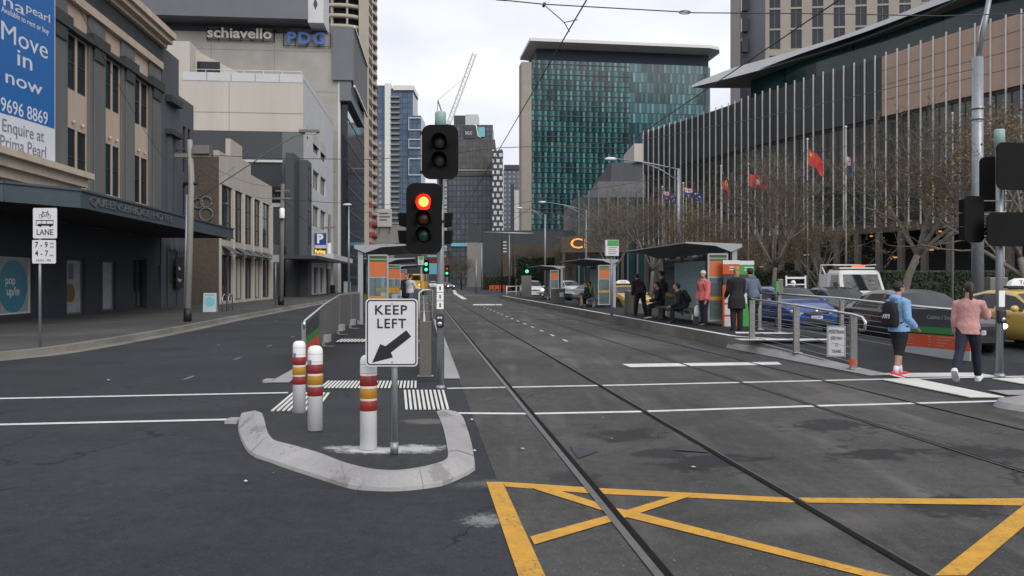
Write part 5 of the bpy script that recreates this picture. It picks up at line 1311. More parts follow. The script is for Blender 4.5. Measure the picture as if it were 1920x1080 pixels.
pp.box(-12.4, -.02, -.01, .0, 22.62, 23.4, 'grey_clad'); pp.box(-.02, .03, 0.02, ol, 22.9, 23.5, 'panel_white'); pp.tube([(-12.4, 1.2, 24.1), (-.4, 1.2, 24.1)], .04, 'steel_white', 5)
for k in range(7): pp.tube([(-12.4 + k*2, 1.2, 22.6), (-12.4 + k*2, 1.2, 24.1)], .03, 'steel_white', 5)
pp.build('parapet', O_)
ph = MB(); ph.box(-15.5, -12.0, 1, 12, 22.6, 27.0, 'pale_concrete'); ph.plate([(-12, 22.62), (-7.6, 22.62), (-7.6, 24.4), (-12, 26.6)], 3.0, 11, 'pale_concrete'); ph.box(-11.8, -9.4, 2.9, 3.0, 23.2, 25.4, 'dark_glass'); ph.build('roof_pavilion', O_)
db = MB(); shell(db, -24, -2.2, .02, ol, 0, 17.38, 'dark_clad', roof='dark_clad')
db.face([(-2.2, .02, 0), (-.012, .02, 0), (-.012, .02, 17.38), (-2.2, .02, 17.38)], 'grey_clad')
db.box(-20, -.1, -.25, .01, 14.1, 14.35, 'panel_white'); db.box(-20, -2.3, -.02, .015, 9.9, 13.9, 'dark_glass'); db.box(-8.2, -8.0, -.06, -.02, 9.9, 13.9, 'panel_white'); db.box(-20, -2.3, -.1, .01, 9.4, 9.8, 'panel_white')
db.build('glazed_floors', O_)
gb = MB()
for (x0, x1, y0, y1, z0, z1, mm) in ((-.7, .1, -6.2, -3.2, 0, 14.2, 'dark_clad'), (-1.6, .9, -3.0, -.3, 0, 14.0, 'slate_render'), (-4.4, -1.0, -15.0, -.31, 0, 5.0, 'grey_clad')): gb.box(x0, x1, y0, y1, z0, z1, mm)
gbo = gb.build('projecting_bays', O_)
for (y, z) in ((-2.6, 10), (-2.6, 5.5)):
    xx = .9; window(O_, (xx + .25, y, z), E, 2.0, 3.4, 'window_frame_dark', 'dark_glass', 3, 2, .07, .3)
cn = MB(); cn.box(.01, 3.2, -12, 4, 3.6, 3.9, 'dark_clad'); cn.box(.01, 2.6, 4.2, ol, 4.0, 4.6, 'panel_white'); cn.build('canopy', O_)
# parking signs on its wall
sg = thing('parking_sign', 'blue P parking sign with lit yellow board below on white facade', 'sign', (OX(92) + .1, 92, zat(478, 92)), 0)
q = MB(); q.box(0, 1.35, -.09, .09, 1.15, 2.5, 'letter_blue'); q.box(-.03, 1.38, -.07, .07, 1.12, 2.53, 'panel_white'); qo = q.build('panel', sg)
mat('sign_blue', (0.012, 0.04, 0.2), 0.5, var=0.04); qo.data.materials[0] = MATS['sign_blue']
text('P', 1.0, 'letter_white', sg, (.67, -.10, 1.82), bold=.05)
q = MB(); q.box(.05, 1.3, -.08, .08, .78, 1.1, 'panel_white'); q.build('label_plate', sg)
mat('lit_yellow', (0.9, 0.5, 0.05), 0.5, var=0, emit=(1.0, 0.45, 0.03), estr=1.0)
q = MB(); q.box(.0, 1.35, -.09, .09, 0, .74, 'sign_black'); qq = q.build('lit_board', sg)
text('Parking', .42, 'lit_yellow', sg, (.67, -.10, .37), width=1.2, bold=.03)
q = MB(); q.box(-.1, .0, -.04, .04, .3, .4, 'black'); q.box(-.1, 0, -.04, .04, 2.0, 2.1, 'black'); q.build('bracket', sg)

# ---------------------------------------------------------------- tall grey precast building with company letters
SY = 112.0
SX = xat(633, SY)
Sb = thing('grey_precast_building', 'tall grey precast concrete building with company lettering and overhanging glass box', 'office building', (SX, SY, .15), LA)
q = MB(); shell(q, -44, 0, 0, 30, 0, 36.0, 'precast', roof='grey_concrete'); q.build('wall', Sb)
q = MB(); q.box(0.01, .35, -.04, 30, 0, 36.7, 'panel_white'); q.build('white_edge', Sb)
q = MB(); q.box(-44, -1.6, .6, 28, 36.01, 38.9, 'dark_clad'); q.box(-18, -15, .5, .62, 36.3, 36.9, 'grey_clad'); q.box(-12, -9, .5, .62, 36.3, 36.9, 'grey_clad'); q.box(-6.5, -3.6, .5, .62, 36.3, 36.9, 'grey_clad'); q.build('setback_storey', Sb)
q = MB(); q.box(-60, -3.62, -3.2, 26, 37.1, 40.0, 'grey_clad'); q.build('roof_box', Sb)
q = MB(); q.box(-3.6, -1.5, -3.0, 2.5, 36.7, 56, 'panel_white')
for k in range(3): q.face([(-2.6, -3.01, 38.4 + k*2.6), (-2.3, -3.01, 39.2 + k*2.6), (-2.6, -3.01, 40.2 + k*2.6), (-2.9, -3.01, 39.2 + k*2.6)], 'dark_clad')
q.build('stair_tower', Sb)
q = MB(); q.box(-46, -4.4, 2, 20, 40.02, 54, 'tan_render'); q.build('upper_wing', Sb)
for k in range(5): window(Sb, (-30 + k*5.6, 1.97, 40.6), 0, 3.4, 2.2, 'window_frame_dark', 'dark_glass', 2, 1, .08, .28)
q = MB(); q.box(.36, 1.9, -.3, 19.5, 26.8, 36.8, 'grey_clad'); q.build('overhang_box', Sb)
hang = MB()
zb0, zb1 = 24.5, 37.5
hang.plate([(-.6, 29.6), (2.25, 29.6), (2.25, 37.0), (-.6, 37.0)], -.6, 19.8, 'grey_clad'); hang.face([(2.26, -.6, 29.6), (2.26, 19.8, 28.4), (2.26, 19.8, 36.6), (2.26, -.6, 37.0)], 'dark_glass')
ho = hang.build('glass_box', Sb)
for k in range(13):
    q = MB(); yk = -.6 + k*1.7; q.box(2.27, 2.36, yk - .06, yk + .06, 28.9, 36.9, 'grey_clad'); q.build('mullion', ho)
for z in (28.6, 36.9):
    q = MB(); q.box(2.27, 2.5, -.7, 19.9, z, z + .3, 'steel_white'); q.build('rail', ho)
q = MB(); q.box(.36, 1.3, 1, 26, 0, 28.3, 'dark_glass')
for k in range(8): q.box(1.3, 1.36, 1, 26, 3.2*k + 2, 3.2*k + 2.25, 'dark_clad')
q.build('glazed_side', Sb)
l1 = thing('building_lettering', 'pale lower case company letters on brackets across the grey precast wall', 'lettering', (xat(458, SY), SY - 1.75, zat(71, SY)), LA)
text('schiavello', 1.4, 'letter_dull', l1, (0, -.2, 0), name='letters', width=xat(516, SY) - xat(400, SY), bold=.02, depth=.06)
q = MB()
for z in (-.85, .95): q.box(-4.5, 4.5, .15, .25, z, z + .06, 'black')
for k in range(7): q.box(-4.5 + k*1.5, -4.46 + k*1.5, .15, 2.6, -.85, .95, 'black')
q.build('bracket', l1)
l2 = thing('building_lettering', 'blue capital letters on brackets at the corner of the grey precast wall', 'lettering', (xat(578, SY), SY - .9, zat(77, SY)), LA)
text('PDG', 1.55, 'letter_blue', l2, (0, -.2, 0), name='letters', width=xat(616, SY) - xat(547, SY), bold=.035, depth=.06, spacing=1.2)
q = MB()
for z in (-.95, 1.0): q.box(-3.2, 3.2, .15, .25, z, z + .06, 'black')
for k in range(5): q.box(-3.2 + k*1.6, -3.16 + k*1.6, .15, 1.6, -.95, 1.0, 'black')
q.build('bracket', l2)

# ---------------------------------------------------------------- round beige balcony tower
RY = 250.0; RR = 10.6; RX = xat(707, RY) - RR
Rt = thing('round_apartment_tower', 'round beige apartment tower ringed with balconies and red lower floors', 'apartment tower', (RX, RY, 0))
q = MB(); q.lathe([(RR - 1.5, 0), (RR - 1.5, 104)], 'dark_glass', 48); q.build('glazed_core', Rt)
fl = 3.1; base = 22.0
ring = MB(); ring.lathe([(RR - 1.6, 0), (RR, 0), (RR, 1.05), (RR - .12, 1.05), (RR - .12, .25), (RR - 1.6, .25)], 'beige_tower', 48)
rm = ring.mesh('balcony')
for k in range(27):
    o = bpy.data.objects.new('balcony', rm); COL.objects.link(o); o.parent = Rt; o.location.z = base + k*fl
for k in range(4):
    q = MB(); q.lathe([(RR - 1.6, 0), (RR, 0), (RR, 1.6), (RR - 1.6, 1.6)], 'red_render' if k % 2 == 0 or k == 3 else 'red_render', 48, (0, 0, 8.5 + k*3.4)); q.build('red_balcony', Rt)
for k in range(14):
    a = k / 14 * 2 * math.pi + .1
    q = MB(); q.box(RR - 1.5, RR - .2, -.28, .28, base, 104, 'beige_tower', Matrix.Rotation(a, 4, 'Z')); q.build('fin_wall', Rt)
q = MB(); q.box(6.6, 9.6, -9, 4, 0, 90, 'beige_tower'); 
for k in range(26): q.box(9.6, 9.75, -8.8 + .2, 3.6, 12 + k*3.1, 13.6 + k*3.1, 'red_render' if k < 5 else 'brown_brick')
q.build('side_wing', Rt)
# podium bits and a billboard behind it
q = MB(); q.box(xat(560, 160), xat(668, 160), 160, 200, 0, 9.2, 'grey_clad'); q.box(xat(620, 160), xat(666, 160), 159.4, 160, 9.21, 10.4, 'grey_concrete')
o = q.build('dark_podium_building'); tag(o, 'low dark grey podium block behind the left tram shelters', 'building')
q = MB(); q.box(xat(706, 300), xat(758, 300), 300, 330, 0, 23, 'grey_concrete'); q.box(xat(740, 299), xat(790, 299), 299, 320, 0, 16, 'dark_clad'); o = q.build('grey_block_building'); tag(o, 'small plain grey block with dark wing behind the round tower', 'building')
bb = thing('billboard', 'cream rooftop billboard with dark lines of writing above the grey block', 'billboard', (xat(721, 299), 299, zat(425, 299)))
q = MB(); q.box(-2.7, 2.7, -.2, .2, 0, 6.6, 'pale_concrete'); q.build('panel', bb)
for k, wd in enumerate((3.2, 4.0, 2.8)):
    q = MB(); q.box(-1.9, -1.9 + wd, -.24, -.2, 4.6 - k*1.2, 5.2 - k*1.2, 'grey_clad'); q.build('writing', bb)
q = MB(); q.box(-2, -1.8, -.1, .1, -2.6, 0, 'black'); q.box(1.8, 2, -.1, .1, -2.6, 0, 'black'); q.build('post', bb)

# ---------------------------------------------------------------- blue glass tower with balconies
BY_ = 480.0
Bt = thing('blue_glass_tower', 'tall blue glass apartment tower with pale slab and stacked balconies', 'apartment tower', (xat(708, BY_), BY_, 0))
s_ = BY_ / FPX
q = MB(); q.box(-10, 15*s_, 0, 25, 0, zat(160, BY_), 'blue_glass'); q.build('west_wing', Bt)
q = MB(); q.box(-10, 14*s_, -.3, 0, 0, zat(262, BY_), 'grey_grid'); q.build('lower_cladding', Bt)
q = MB(); q.box(14*s_, 25*s_, -1.2, 22, 0, zat(157, BY_), 'steel_white'); q.build('pale_slab', Bt)
q = MB(); q.box(25*s_, 66*s_, 0, 25, 0, zat(166, BY_), 'blue_glass'); q.build('tower_body', Bt)
q = MB(); q.box(30*s_, 68*s_, -1.6, 24, zat(170, BY_), zat(161, BY_), 'steel_white'); q.build('roof_slab', Bt)
q = MB(); q.box(.0, 16*s_, -2.2, 0, 0, .9, 'grey_concrete'); q.box(.0, 16*s_, -2.3, -2.2, .9, 1.25, 'grey_clad'); bmsh = q.mesh('balcony')
for k in range(32):
    o = bpy.data.objects.new('balcony', bmsh); COL.objects.link(o); o.parent = Bt; o.location = (25.5*s_, 0, 14 + k*3.15)
q = MB(); q.box(60*s_, 82*s_, -2, 22, 0, zat(218, BY_), 'blue_glass'); q.build('east_wing', Bt)
for z0, z1 in ((222, 246), (262, 280), (298, 330), (352, 380)):
    q = MB(); za, zb = zat(z1, BY_), zat(z0, BY_)
    q.box(59*s_, 60*s_, -3, -1.9, za, zb, 'panel_white'); q.box(60*s_, 82*s_, -3, -1.9, zb - .6, zb, 'panel_white'); q.box(60*s_, 82*s_, -3, -1.9, za, za + .6, 'panel_white'); q.build('framed_bay', Bt)

# ---------------------------------------------------------------- tower under construction and its neighbours
CY = 450.0; c_ = lambda px: xat(px, CY)
Ct = thing('unfinished_tower', 'dark unfinished tower wrapped in grey mesh with building hoist on its face', 'tower', (0, CY, 0))
q = MB(); q.box(c_(838), c_(931), 0, 30, 0, zat(316, CY), 'site_glass'); q.build('lower_floors', Ct)
q = MB(); q.box(c_(842), c_(928), -1, 29, zat(318, CY), zat(262, CY), 'site_mesh'); q.build('mesh_wrap', Ct)
q = MB(); q.box(c_(836), c_(930), -.8, -.1, zat(330, CY), zat(325, CY), 'brown_brick'); q.box(c_(836), c_(930), -.8, -.1, zat(320, CY), zat(316.5, CY), 'tan_render'); q.build('edge_screens', Ct)
q = MB(); q.box(c_(829), c_(839), -4, -1.2, 0, zat(338, CY), 'grey_grid')
for k in range(30): q.box(c_(829), c_(839), -4.1, -4, k*2 + 1, k*2 + 1.3, 'steel_white')
q.build('hoist_mast', Ct)
q = MB(); q.box(c_(846), c_(915), -1.3, -1, zat(462, CY), zat(456, CY), 'bright_blue_shade'); q.build('blue_hoarding', Ct)
nb = lambda name, label, x0, x1, ytop, Y, m, cat='building', depth=25, y0=0: tag((lambda g: (g.box(xat(x0, Y), xat(x1, Y), Y, Y + depth, y0, zat(ytop, Y), m), g.build(name))[1])(MB()), label, cat)
K2 = thing('glass_tower', 'blue grey tower with bright sign panel above the unfinished tower', 'tower', (0, 520, 0))
k_ = lambda px: xat(px, 520)
q = MB(); q.box(k_(845), k_(924), 0, 30, 0, zat(234, 520), 'site_glass'); q.build('body', K2)
q = MB(); q.box(k_(850), k_(872), 4, 20, zat(234, 520), zat(214, 520), 'dark_clad'); q.box(k_(872), k_(896), 4, 22, zat(234, 520), zat(212, 520), 'panel_white'); q.build('roof_plant', K2)
q = MB(); q.box(k_(871), k_(892), -1.0, 0, zat(260, 520), zat(236, 520), 'dark_clad'); qs = q.build('sign_panel', K2); text('SALUC', 2.2, 'letter_white', qs, (k_(879), -1.05, zat(250, 520)), width=4.4)
q = MB(); q.box(k_(897), k_(909), -1.2, -.1, zat(257, 520), zat(239, 520), 'bright_blue_shade'); q.build('blue_panel', K2)
q = MB(); q.tube([(k_(888), -.8, zat(234, 520)), (k_(893), -.8, zat(236, 520)), (k_(896), -.8, zat(256, 520)), (k_(902), -.8, zat(258, 520))], .5, 'steel_white', 6); q.build('pipe', K2)
panel_mat('white_grid', ((0.55, 0.55, 0.56), (0.5, 0.5, 0.52)), 3.0, 3.1, (0.03, 0.035, 0.045), 0.62, rough=0.5, off=0.5)
nb('slim_white_tower', 'slim white tower with small dark windows beside the unfinished tower', 923, 943, 280, 430, 'white_grid', 'tower', 12)
nb('pale_grey_tower', 'pale grey tower with flat roof beside the teal glass hotel', 944, 975, 318, 560, 'grey_grid', 'tower')
q = MB(); q.box(xat(945, 559), xat(976, 559), 559, 590, zat(318, 559), zat(309, 559), 'dark_clad'); tag(q.build('roof_storey'), 'dark rooftop storey on the pale grey tower by the teal hotel', 'roof storey')
nb('dark_slab_tower', 'narrow dark slab tower in front of the pale grey tower', 957, 964, 345, 500, 'dark_clad', 'tower', 8)
nb('white_slab_tower', 'narrow plain white slab in front of the pale tower', 964.5, 976, 357, 500, 'panel_white', 'tower', 8)
# low buildings and bridges at the end of the street
nb('low_dark_building', 'low dark glassy building at the far end of the street', 783, 838, 470, 420, 'dark_clad')
nb('blue_sign_building', 'low building with a blue band behind the left tram shelters', 790, 834, 478, 360, 'bright_blue_shade', depth=4, y0=5)
q = MB(); q.box(xat(770, 330), xat(838, 330), 330, 336, zat(493, 330), zat(482, 330), 'red_render')
for px in (772, 800, 836): q.box(xat(px, 330), xat(px + 2, 330), 331, 334, 0, zat(493, 330), 'grey_concrete')
tag(q.build('rail_bridge'), 'red brown rail bridge crossing the far end of the street', 'bridge')
nb('grey_warehouse', 'grey concrete box with slanted parapet across the far street', 876, 906, 455, 230, 'grey_concrete', depth=20)
nb('dark_hoarding', 'dark flat hoarding above the grey concrete box', 878, 902, 424, 245, 'dark_clad', 'hoarding', .6, y0=12)
nb('long_dark_podium', 'long dark podium building under the teal hotel', 905, 1075, 432, 190, 'dark_clad', depth=20)
nb('brown_wall_building', 'brown brick building behind bare trees under the dark podium', 940, 1060, 458, 170, 'brown_brick', depth=8)
nb('far_office_block', 'plain grey office block closing the left side of the far street', 715, 770, 455, 360, 'grey_clad')

# ---------------------------------------------------------------- crane
cr_ = thing('tower_crane', 'white lattice tower crane with steep jib above the far towers', 'crane', (xat(838, 470), 470, zat(232, 470)))
s_ = 470 / FPX
def lattice(g, a, b, wd, n, m):
    a, b = Vector(a), Vector(b); d = (b - a).normalized(); x = d.cross(Vector((0, 1, 0))).normalized() * wd / 2; y = Vector((0, wd / 2, 0)); cs = (x + y, x - y, -x - y, -x + y)
    for c in cs: g.tube([a + c, b + c], .22, m, 4, smooth=False)
    for i in range(n):
        p, q_ = lerp(a, b, i / n), lerp(a, b, (i + 1) / n)
        for k in range(4): g.tube([p + cs[k], q_ + cs[(k + 1) % 4]], .13, m, 4, smooth=False)
q = MB(); lattice(q, (1, 0, 0), (52*s_, 0, 132*s_), 2.2, 16, 'steel_white'); q.build('jib', cr_)
q = MB(); lattice(q, (0, 0, -30), (0, 0, 0), 2.4, 6, 'steel_white'); q.build('mast', cr_)
q = MB(); q.box(-4.5, 2, -1.5, 1.5, -.5, 1.6, 'steel_white'); q.box(-7, -4.5, -1.5, 1.5, -2, 1.2, 'grey_clad'); q.build('deck', cr_)
q = MB(); q.tube([(-1, 0, 1), (-17*s_, 0, 44*s_)], .4, 'grey_clad', 5); q.tube([(-17*s_, 0, 44*s_), (-6, 0, 1)], .2, 'grey_clad', 4); q.tube([(-17*s_, 0, 44*s_), (34*s_, 0, 88*s_)], .1, 'grey_clad', 4); q.build('a_frame', cr_)

# ---------------------------------------------------------------- teal glass hotel
TY_ = 245.0
ta = math.atan2(8.0, 59.0)
Th = thing('teal_glass_hotel', 'big teal glass slab hotel with thin projecting pale roof', 'hotel', (xat(997, TY_), TY_, 0), ta)
TW = 30.9; TW2 = 27.5; TH = zat(112, 245)
q = MB(); q.face([(0, 0, 14), (TW, 0, 14), (TW, 0, TH), (0, 0, TH)], 'teal_glass'); q.build('glass_wall', Th)
q = MB(); n = 10; px_ = [(TW + i*(TW2-4)/3, .02) for i in range(4)] + [(TW + TW2 - 4 + 4*math.sin(k/6*1.5), 4 - 4*math.cos(k/6*1.5)) for k in range(1, 7)] + [(TW + TW2, 18)]
for a, b in zip(px_, px_[1:]): q.face([(a[0], a[1], 14), (b[0], b[1], 14), (b[0], b[1], TH), (a[0], a[1], TH)], 'teal_glass_sky_tint', True)
q.build('curved_glass_wall', Th)
q = MB(); q.box(.3, TW + TW2 - 2, .3, 18, 0, TH - .2, 'dark_clad'); q.build('core', Th)
q = MB()
q = MB(); q.box(1.5, TW + TW2 - 1.5, 1.0, 17, TH + .02, TH + 3.8, 'navy_band'); q.build('setback_storey', Th)
for k in range(19):
    z = TH - 1.2 - k*3.18
    if z > 14:
        q = MB(); q.box(-.1, TW + .1, -.22, -.004, z, z + .22, 'dark_clad'); q.build('floor_band', Th)
q = MB()
rf = [(-1.2, -4.0), (TW + TW2 - 3, -4.0), (TW + TW2 + .5, -2.6), (TW + TW2 + 2.2, 1.0), (TW + TW2 + 2.4, 17), (-1.2, 17)]
rin = [(2.5, 2), (TW + TW2 - 4, 2), (TW + TW2 - 3, 3), (TW + TW2 - 2.6, 4), (TW + TW2 - 2.4, 15), (2.5, 15)]
q.prism(rf, TH + 4.6, TH + 5.5, 'steel_white')
for i in range(6):
    a, b, c, d = rf[i], rf[(i+1) % 6], rin[(i+1) % 6], rin[i]; q.face([(a[0], a[1], TH + 4.58), (d[0], d[1], TH + 3.7), (c[0], c[1], TH + 3.7), (b[0], b[1], TH + 4.58)], 'steel_white')
q.build('roof', Th)
q = MB(); q.box(-3.2, -.12, -.4, 5, 0, TH - .8, 'stone_tower'); q.build('stone_end_wall', Th)
q = MB(); q.box(TW + TW2 + .05, TW + TW2 + 2.0, 14, 30, 14, TH - 4, 'steel_white'); q.build('pale_end_wall', Th)
q = MB(); q.box(-3, TW + 4, -3, 0.2, 0, 13.6, 'dark_clad'); q.box(-3, TW + 4, -3.2, -3, 13.0, 13.9, 'steel_white'); q.build('podium', Th)

# ---------------------------------------------------------------- glazed podium wing and orange sign between hotel and casino
Pw = thing('glazed_podium_wing', 'low grey and green glazed wing beside the finned facade', 'building', (0, 120, 0))
p_ = lambda px: xat(px, 120)
q = MB(); q.box(p_(1122), p_(1218), 0, 30, 8, zat(340, 120), 'grey_clad'); q.box(p_(1148), p_(1218), 1, 28, zat(340, 120), zat(303, 120), 'slate_render'); q.build('upper_block', Pw)
q = MB(); q.box(p_(1190), p_(1218), .5, 12, zat(303, 120), zat(268, 120), 'pale_concrete'); q.build('plant_room', Pw)
q = MB(); q.box(p_(1078), p_(1225), -1.5, 26, 0, zat(372, 120), 'green_glass'); q.build('glass_wall', Pw)
for k in range(8):
    q = MB(); q.box(p_(1082 + k*18), p_(1082 + k*18) + .22, -2.0, -1.52, 0, zat(360, 120), 'grey_clad'); q.build('column', Pw)
sgn = thing('orange_neon_sign', 'brown sign panel with glowing orange outline letters', 'sign', (xat(1084, 118), 117, zat(474, 118)))
mat('neon_orange', (0.9, 0.3, 0.05), 0.5, var=0, emit=(1.0, 0.30, 0.03), estr=1.2)
q = MB(); q.box(-2.6, 7.0, -.2, .2, 0, 2.35, 'brown_brick'); q.build('panel', sgn)
text('Cl', 1.5, 'neon_orange', sgn, (-.05, -.26, 1.25), width=2.3, bold=-.0, depth=.03)
q = MB(); q.box(-2.4, -2.0, -.1, .1, -zat(474, 118), 0, 'brown_brick'); q.box(6.2, 6.6, -.1, .1, -zat(474, 118), 0, 'brown_brick'); q.build('post', sgn)

# ---------------------------------------------------------------- long finned casino facade
FH = 18.0
top_px = [(1210, 250), (1300, 222), (1374, 197), (1480, 161), (1600, 125.5), (1658, 107), (1790, 64), (1905, 30), (2080, -28)]
fpts = []
for a, b in top_px:
    Y = FH * FPX / (HOR - b); fpts.append(Vector((xat(a, Y), Y, 0)))
Cs = thing('finned_casino_building', 'long dark curved facade with slim white fins and tan panels on its upper band', 'building', (fpts[0].x, fpts[0].y, 0))
loc0 = fpts[0].copy(); fpts = [p - loc0 for p in fpts]
fpl = smooth_line([tuple(p) for p in fpts], 6); fpl = [Vector(p) for p in fpl]
lens = [0]
for a, b in zip(fpl, fpl[1:]): lens.append(lens[-1] + (b - a).length)
def along(s_):
    for i in range(len(lens) - 1):
        if s_ <= lens[i+1] or i == len(lens) - 2:
            t = (s_ - lens[i]) / (lens[i+1] - lens[i]); d = (fpl[i+1] - fpl[i]).normalized(); return fpl[i].lerp(fpl[i+1], t), d
def band(name, s0, s1, z0, z1, m, off, parent=Cs):
    """panel following the facade between arc lengths, set off towards the street"""
    g = MB(); N = max(1, int((s1 - s0) / 1.4 + .5))
    for i in range(N):
        (a, d1), (b, d2) = along(s0 + (s1-s0)*i/N), along(s0 + (s1-s0)*(i+1)/N)
        n1 = Vector((d1.y, -d1.x, 0)); n1 = n1 if n1.x < 0 else -n1; n2 = Vector((d2.y, -d2.x, 0)); n2 = n2 if n2.x < 0 else -n2
        p, q_ = a + n1*off, b + n2*off; pb, qb = a - n1*.4, b - n2*.4
        g.face([(p.x, p.y, z0), (q_.x, q_.y, z0), (q_.x, q_.y, z1), (p.x, p.y, z1)], m)
        g.face([(p.x, p.y, z1), (q_.x, q_.y, z1), (qb.x, qb.y, z1), (pb.x, pb.y, z1)], m); g.face([(p.x, p.y, z0), (pb.x, pb.y, z0), (qb.x, qb.y, z0), (q_.x, q_.y, z0)], m)
    return g.build(name, parent)
LT = lens[-1]
s_tan = next(l for p, l in zip(fpl, lens) if (p + loc0).x / (p + loc0).y * FPX + 960 > 1655)
ZT = FH + EYE
band('upper_panels', 0, s_tan, 14.85, ZT, 'facade_dark', .25)
band('tan_panels', s_tan, LT, 14.85, ZT, 'tan_panel', .25)
for z in (16.1, 17.3, 18.5): band('panel_joint', s_tan, LT, z, z + .035, 'brown_brick', .262)
band('middle_glass', 0, LT, 9.2, 14.6, 'facade_glass', .0)
band('dark_joint', 0, LT, 14.602, 14.848, 'black', .12)
band('lower_glass', 0, LT, 6.5, 9.0, 'facade_glass', .1)
band('dark_joint', 0, LT, 9.001, 9.199, 'black', .18)
band('soffit_band', 0, LT, 5.6, 6.499, 'brown_brick', .0)
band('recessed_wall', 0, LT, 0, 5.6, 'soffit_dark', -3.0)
nf = 48
for k in range(nf):
    p, d = along(LT * k / nf + .05); n1 = Vector((d.y, -d.x, 0)); n1 = n1 if n1.x < 0 else -n1
    a = math.atan2(n1.y, n1.x)
    g = MB(); g.box(.27, .37, -.036, .036, 6.0, ZT + .25, 'fin_white'); o = g.build('fin', Cs, loc=(p.x, p.y, 0), rz=a)
    if k % 2 == 0:
        g = MB(); g.box(-.3, .1, -.2, .2, 0, 5.6, 'column_grey'); g.build('column', Cs, loc=(p.x, p.y, 0), rz=a)
    if k % 3 == 1 and k > 14:
        g = MB(); g.ball((-.4, 0, 5.4), .13, .13, .07, 'warm_lamp', 8, 5); g.build('soffit_lamp', Cs, loc=(p.x, p.y, 0), rz=a)
for k in range(16):
    p, d = along(LT * (k + .5) / 16 ); n1 = Vector((d.y, -d.x, 0)); n1 = n1 if n1.x < 0 else -n1; q_ = p - n1*2.6
    if k % 3: 
        g = MB(); g.box(-.25, .25, -.03, .03, 0, .12, 'warm_lamp'); g.build('interior_lamp', Cs, loc=(q_.x, q_.y, 2.6 + (k % 4)*.5), rz=0)
# upper glazed storey and flying roof
s1 = next(l for p, l in zip(fpl, lens) if (p + loc0).x / (p + loc0).y * FPX + 960 > 1372)
band('upper_glass', s1, LT, ZT - 3, 22.4, 'green_glass', -2.2)
pa, da = along(s1); na = Vector((da.y, -da.x, 0)); na = na if na.x < 0 else -na; pa = pa - na*2.2
g = MB(); g.face([(pa.x, pa.y, ZT - 3), (pa.x - na.x*20, pa.y - na.y*20, ZT - 3), (pa.x - na.x*20, pa.y - na.y*20, 22.4), (pa.x, pa.y, 22.4)], 'green_glass'); g.build('return_glass', Cs)
# roof edge follows the photographed eave
eave = [(1296, 164, 22.3), (1400, 138, 22.3), (1560, 93, 22.3), (1700, 42, 22.3), (1790, 2, 22.3), (1950, -75, 22.3)]
ev = []
for a, b, z in eave:
    Y = (z - EYE) * FPX / (HOR - b); ev.append(Vector((xat(a, Y), Y, z)) - loc0)
ev = [Vector(p) for p in smooth_line([tuple(p) for p in ev], 5)]
g = MB(); bk = Vector((26, 6, 0)); up_ = Vector((.3, .1, 1.05))
for i, (a, b) in enumerate(zip(ev, ev[1:])):
    w0, w1 = min(1, .05 + i * .12), min(1, .05 + (i+1) * .12)
    g.face([a, b, b + up_ * min(1, .25 + .2*(i+1)), a + up_ * min(1, .25 + .2*i)], 'panel_white')
    g.face([a, a + bk*w0, b + bk*w1, b], 'grey_concrete'); g.face([a + up_*min(1, .25+.2*i), b + up_*min(1, .25+.2*(i+1)), b + bk*w1 + up_, a + bk*w0 + up_], 'grey_clad')
g.build('flying_roof', Cs)
# ---------------------------------------------------------------- beige tower behind the casino
VY = 140.0
Vt = thing('beige_hotel_tower', 'beige stone tower with dark paired windows rising behind the finned facade', 'tower', (xat(1418, VY), VY, 0), -.12)
q = MB(); ops = []
for c in range(9):
    for r_ in range(8):
        big = r_ % 3 != 0
        ops.append((2.2 + c*3.6, 2.2 + c*3.6 + 1.9, 38.6 + r_*3.6, 38.6 + r_*3.6 + (3.3 if big else 2.5)))
facade(q, (0, 0, 0), 0, 42, 20, 72, ops, 'stone_tower', .3); shell(q, 0, 42, 0, 30, 20, 71.9, 'stone_tower', skip='S'); q.build('wall', Vt)
for (a, b, c, d) in ops: window(Vt, (a, 0, c), 0, b - a, d - c, 'grey_clad', 'dark_glass', 2, 1, .1, .28)
q = MB(); q.lathe([(2.6, 20), (2.6, 72)], 'slate_render', 20, (.2, 2.2, 0)); q.build('rounded_corner', Vt)
for r_ in range(9):
    q = MB(); q.box(-2.55, -1.5, -.5, .4, 38.2 + r_*3.6, 40.6 + r_*3.6, 'dark_glass'); q.build('corner_window', Vt)
# ================================================================ vehicles
mat('car_glass', (0.012, 0.015, 0.017), 0.05, var=0, spec=0.4)
mat('tyre', (0.018, 0.018, 0.018), 0.85, var=0.1)
mat('alloy', (0.38, 0.38, 0.40), 0.35, 0.8, var=0.05)
mat('headlight', (0.55, 0.57, 0.60), 0.12, 0.3, var=0)
mat('headlight_on', (1, 1, 1), 0.2, var=0, emit=(0.95, 0.97, 1.0), estr=3.0)
mat('taxi_yellow', (0.56, 0.38, 0.085), 0.3, var=0.03, coat=0.5)
mat('car_blue', (0.012, 0.055, 0.24), 0.28, 0.2, var=0.03, coat=0.6)
mat('car_black', (0.016, 0.017, 0.02), 0.25, 0.2, var=0.03, coat=0.6)
mat('car_grey', (0.16, 0.165, 0.175), 0.3, 0.5, var=0.03, coat=0.5)
mat('car_white', (0.62, 0.63, 0.64), 0.3, var=0.03, coat=0.5)
mat('truck_white', (0.70, 0.70, 0.70), 0.45, var=0.06)
mat('plate_white', (0.55, 0.56, 0.6), 0.5, var=0)
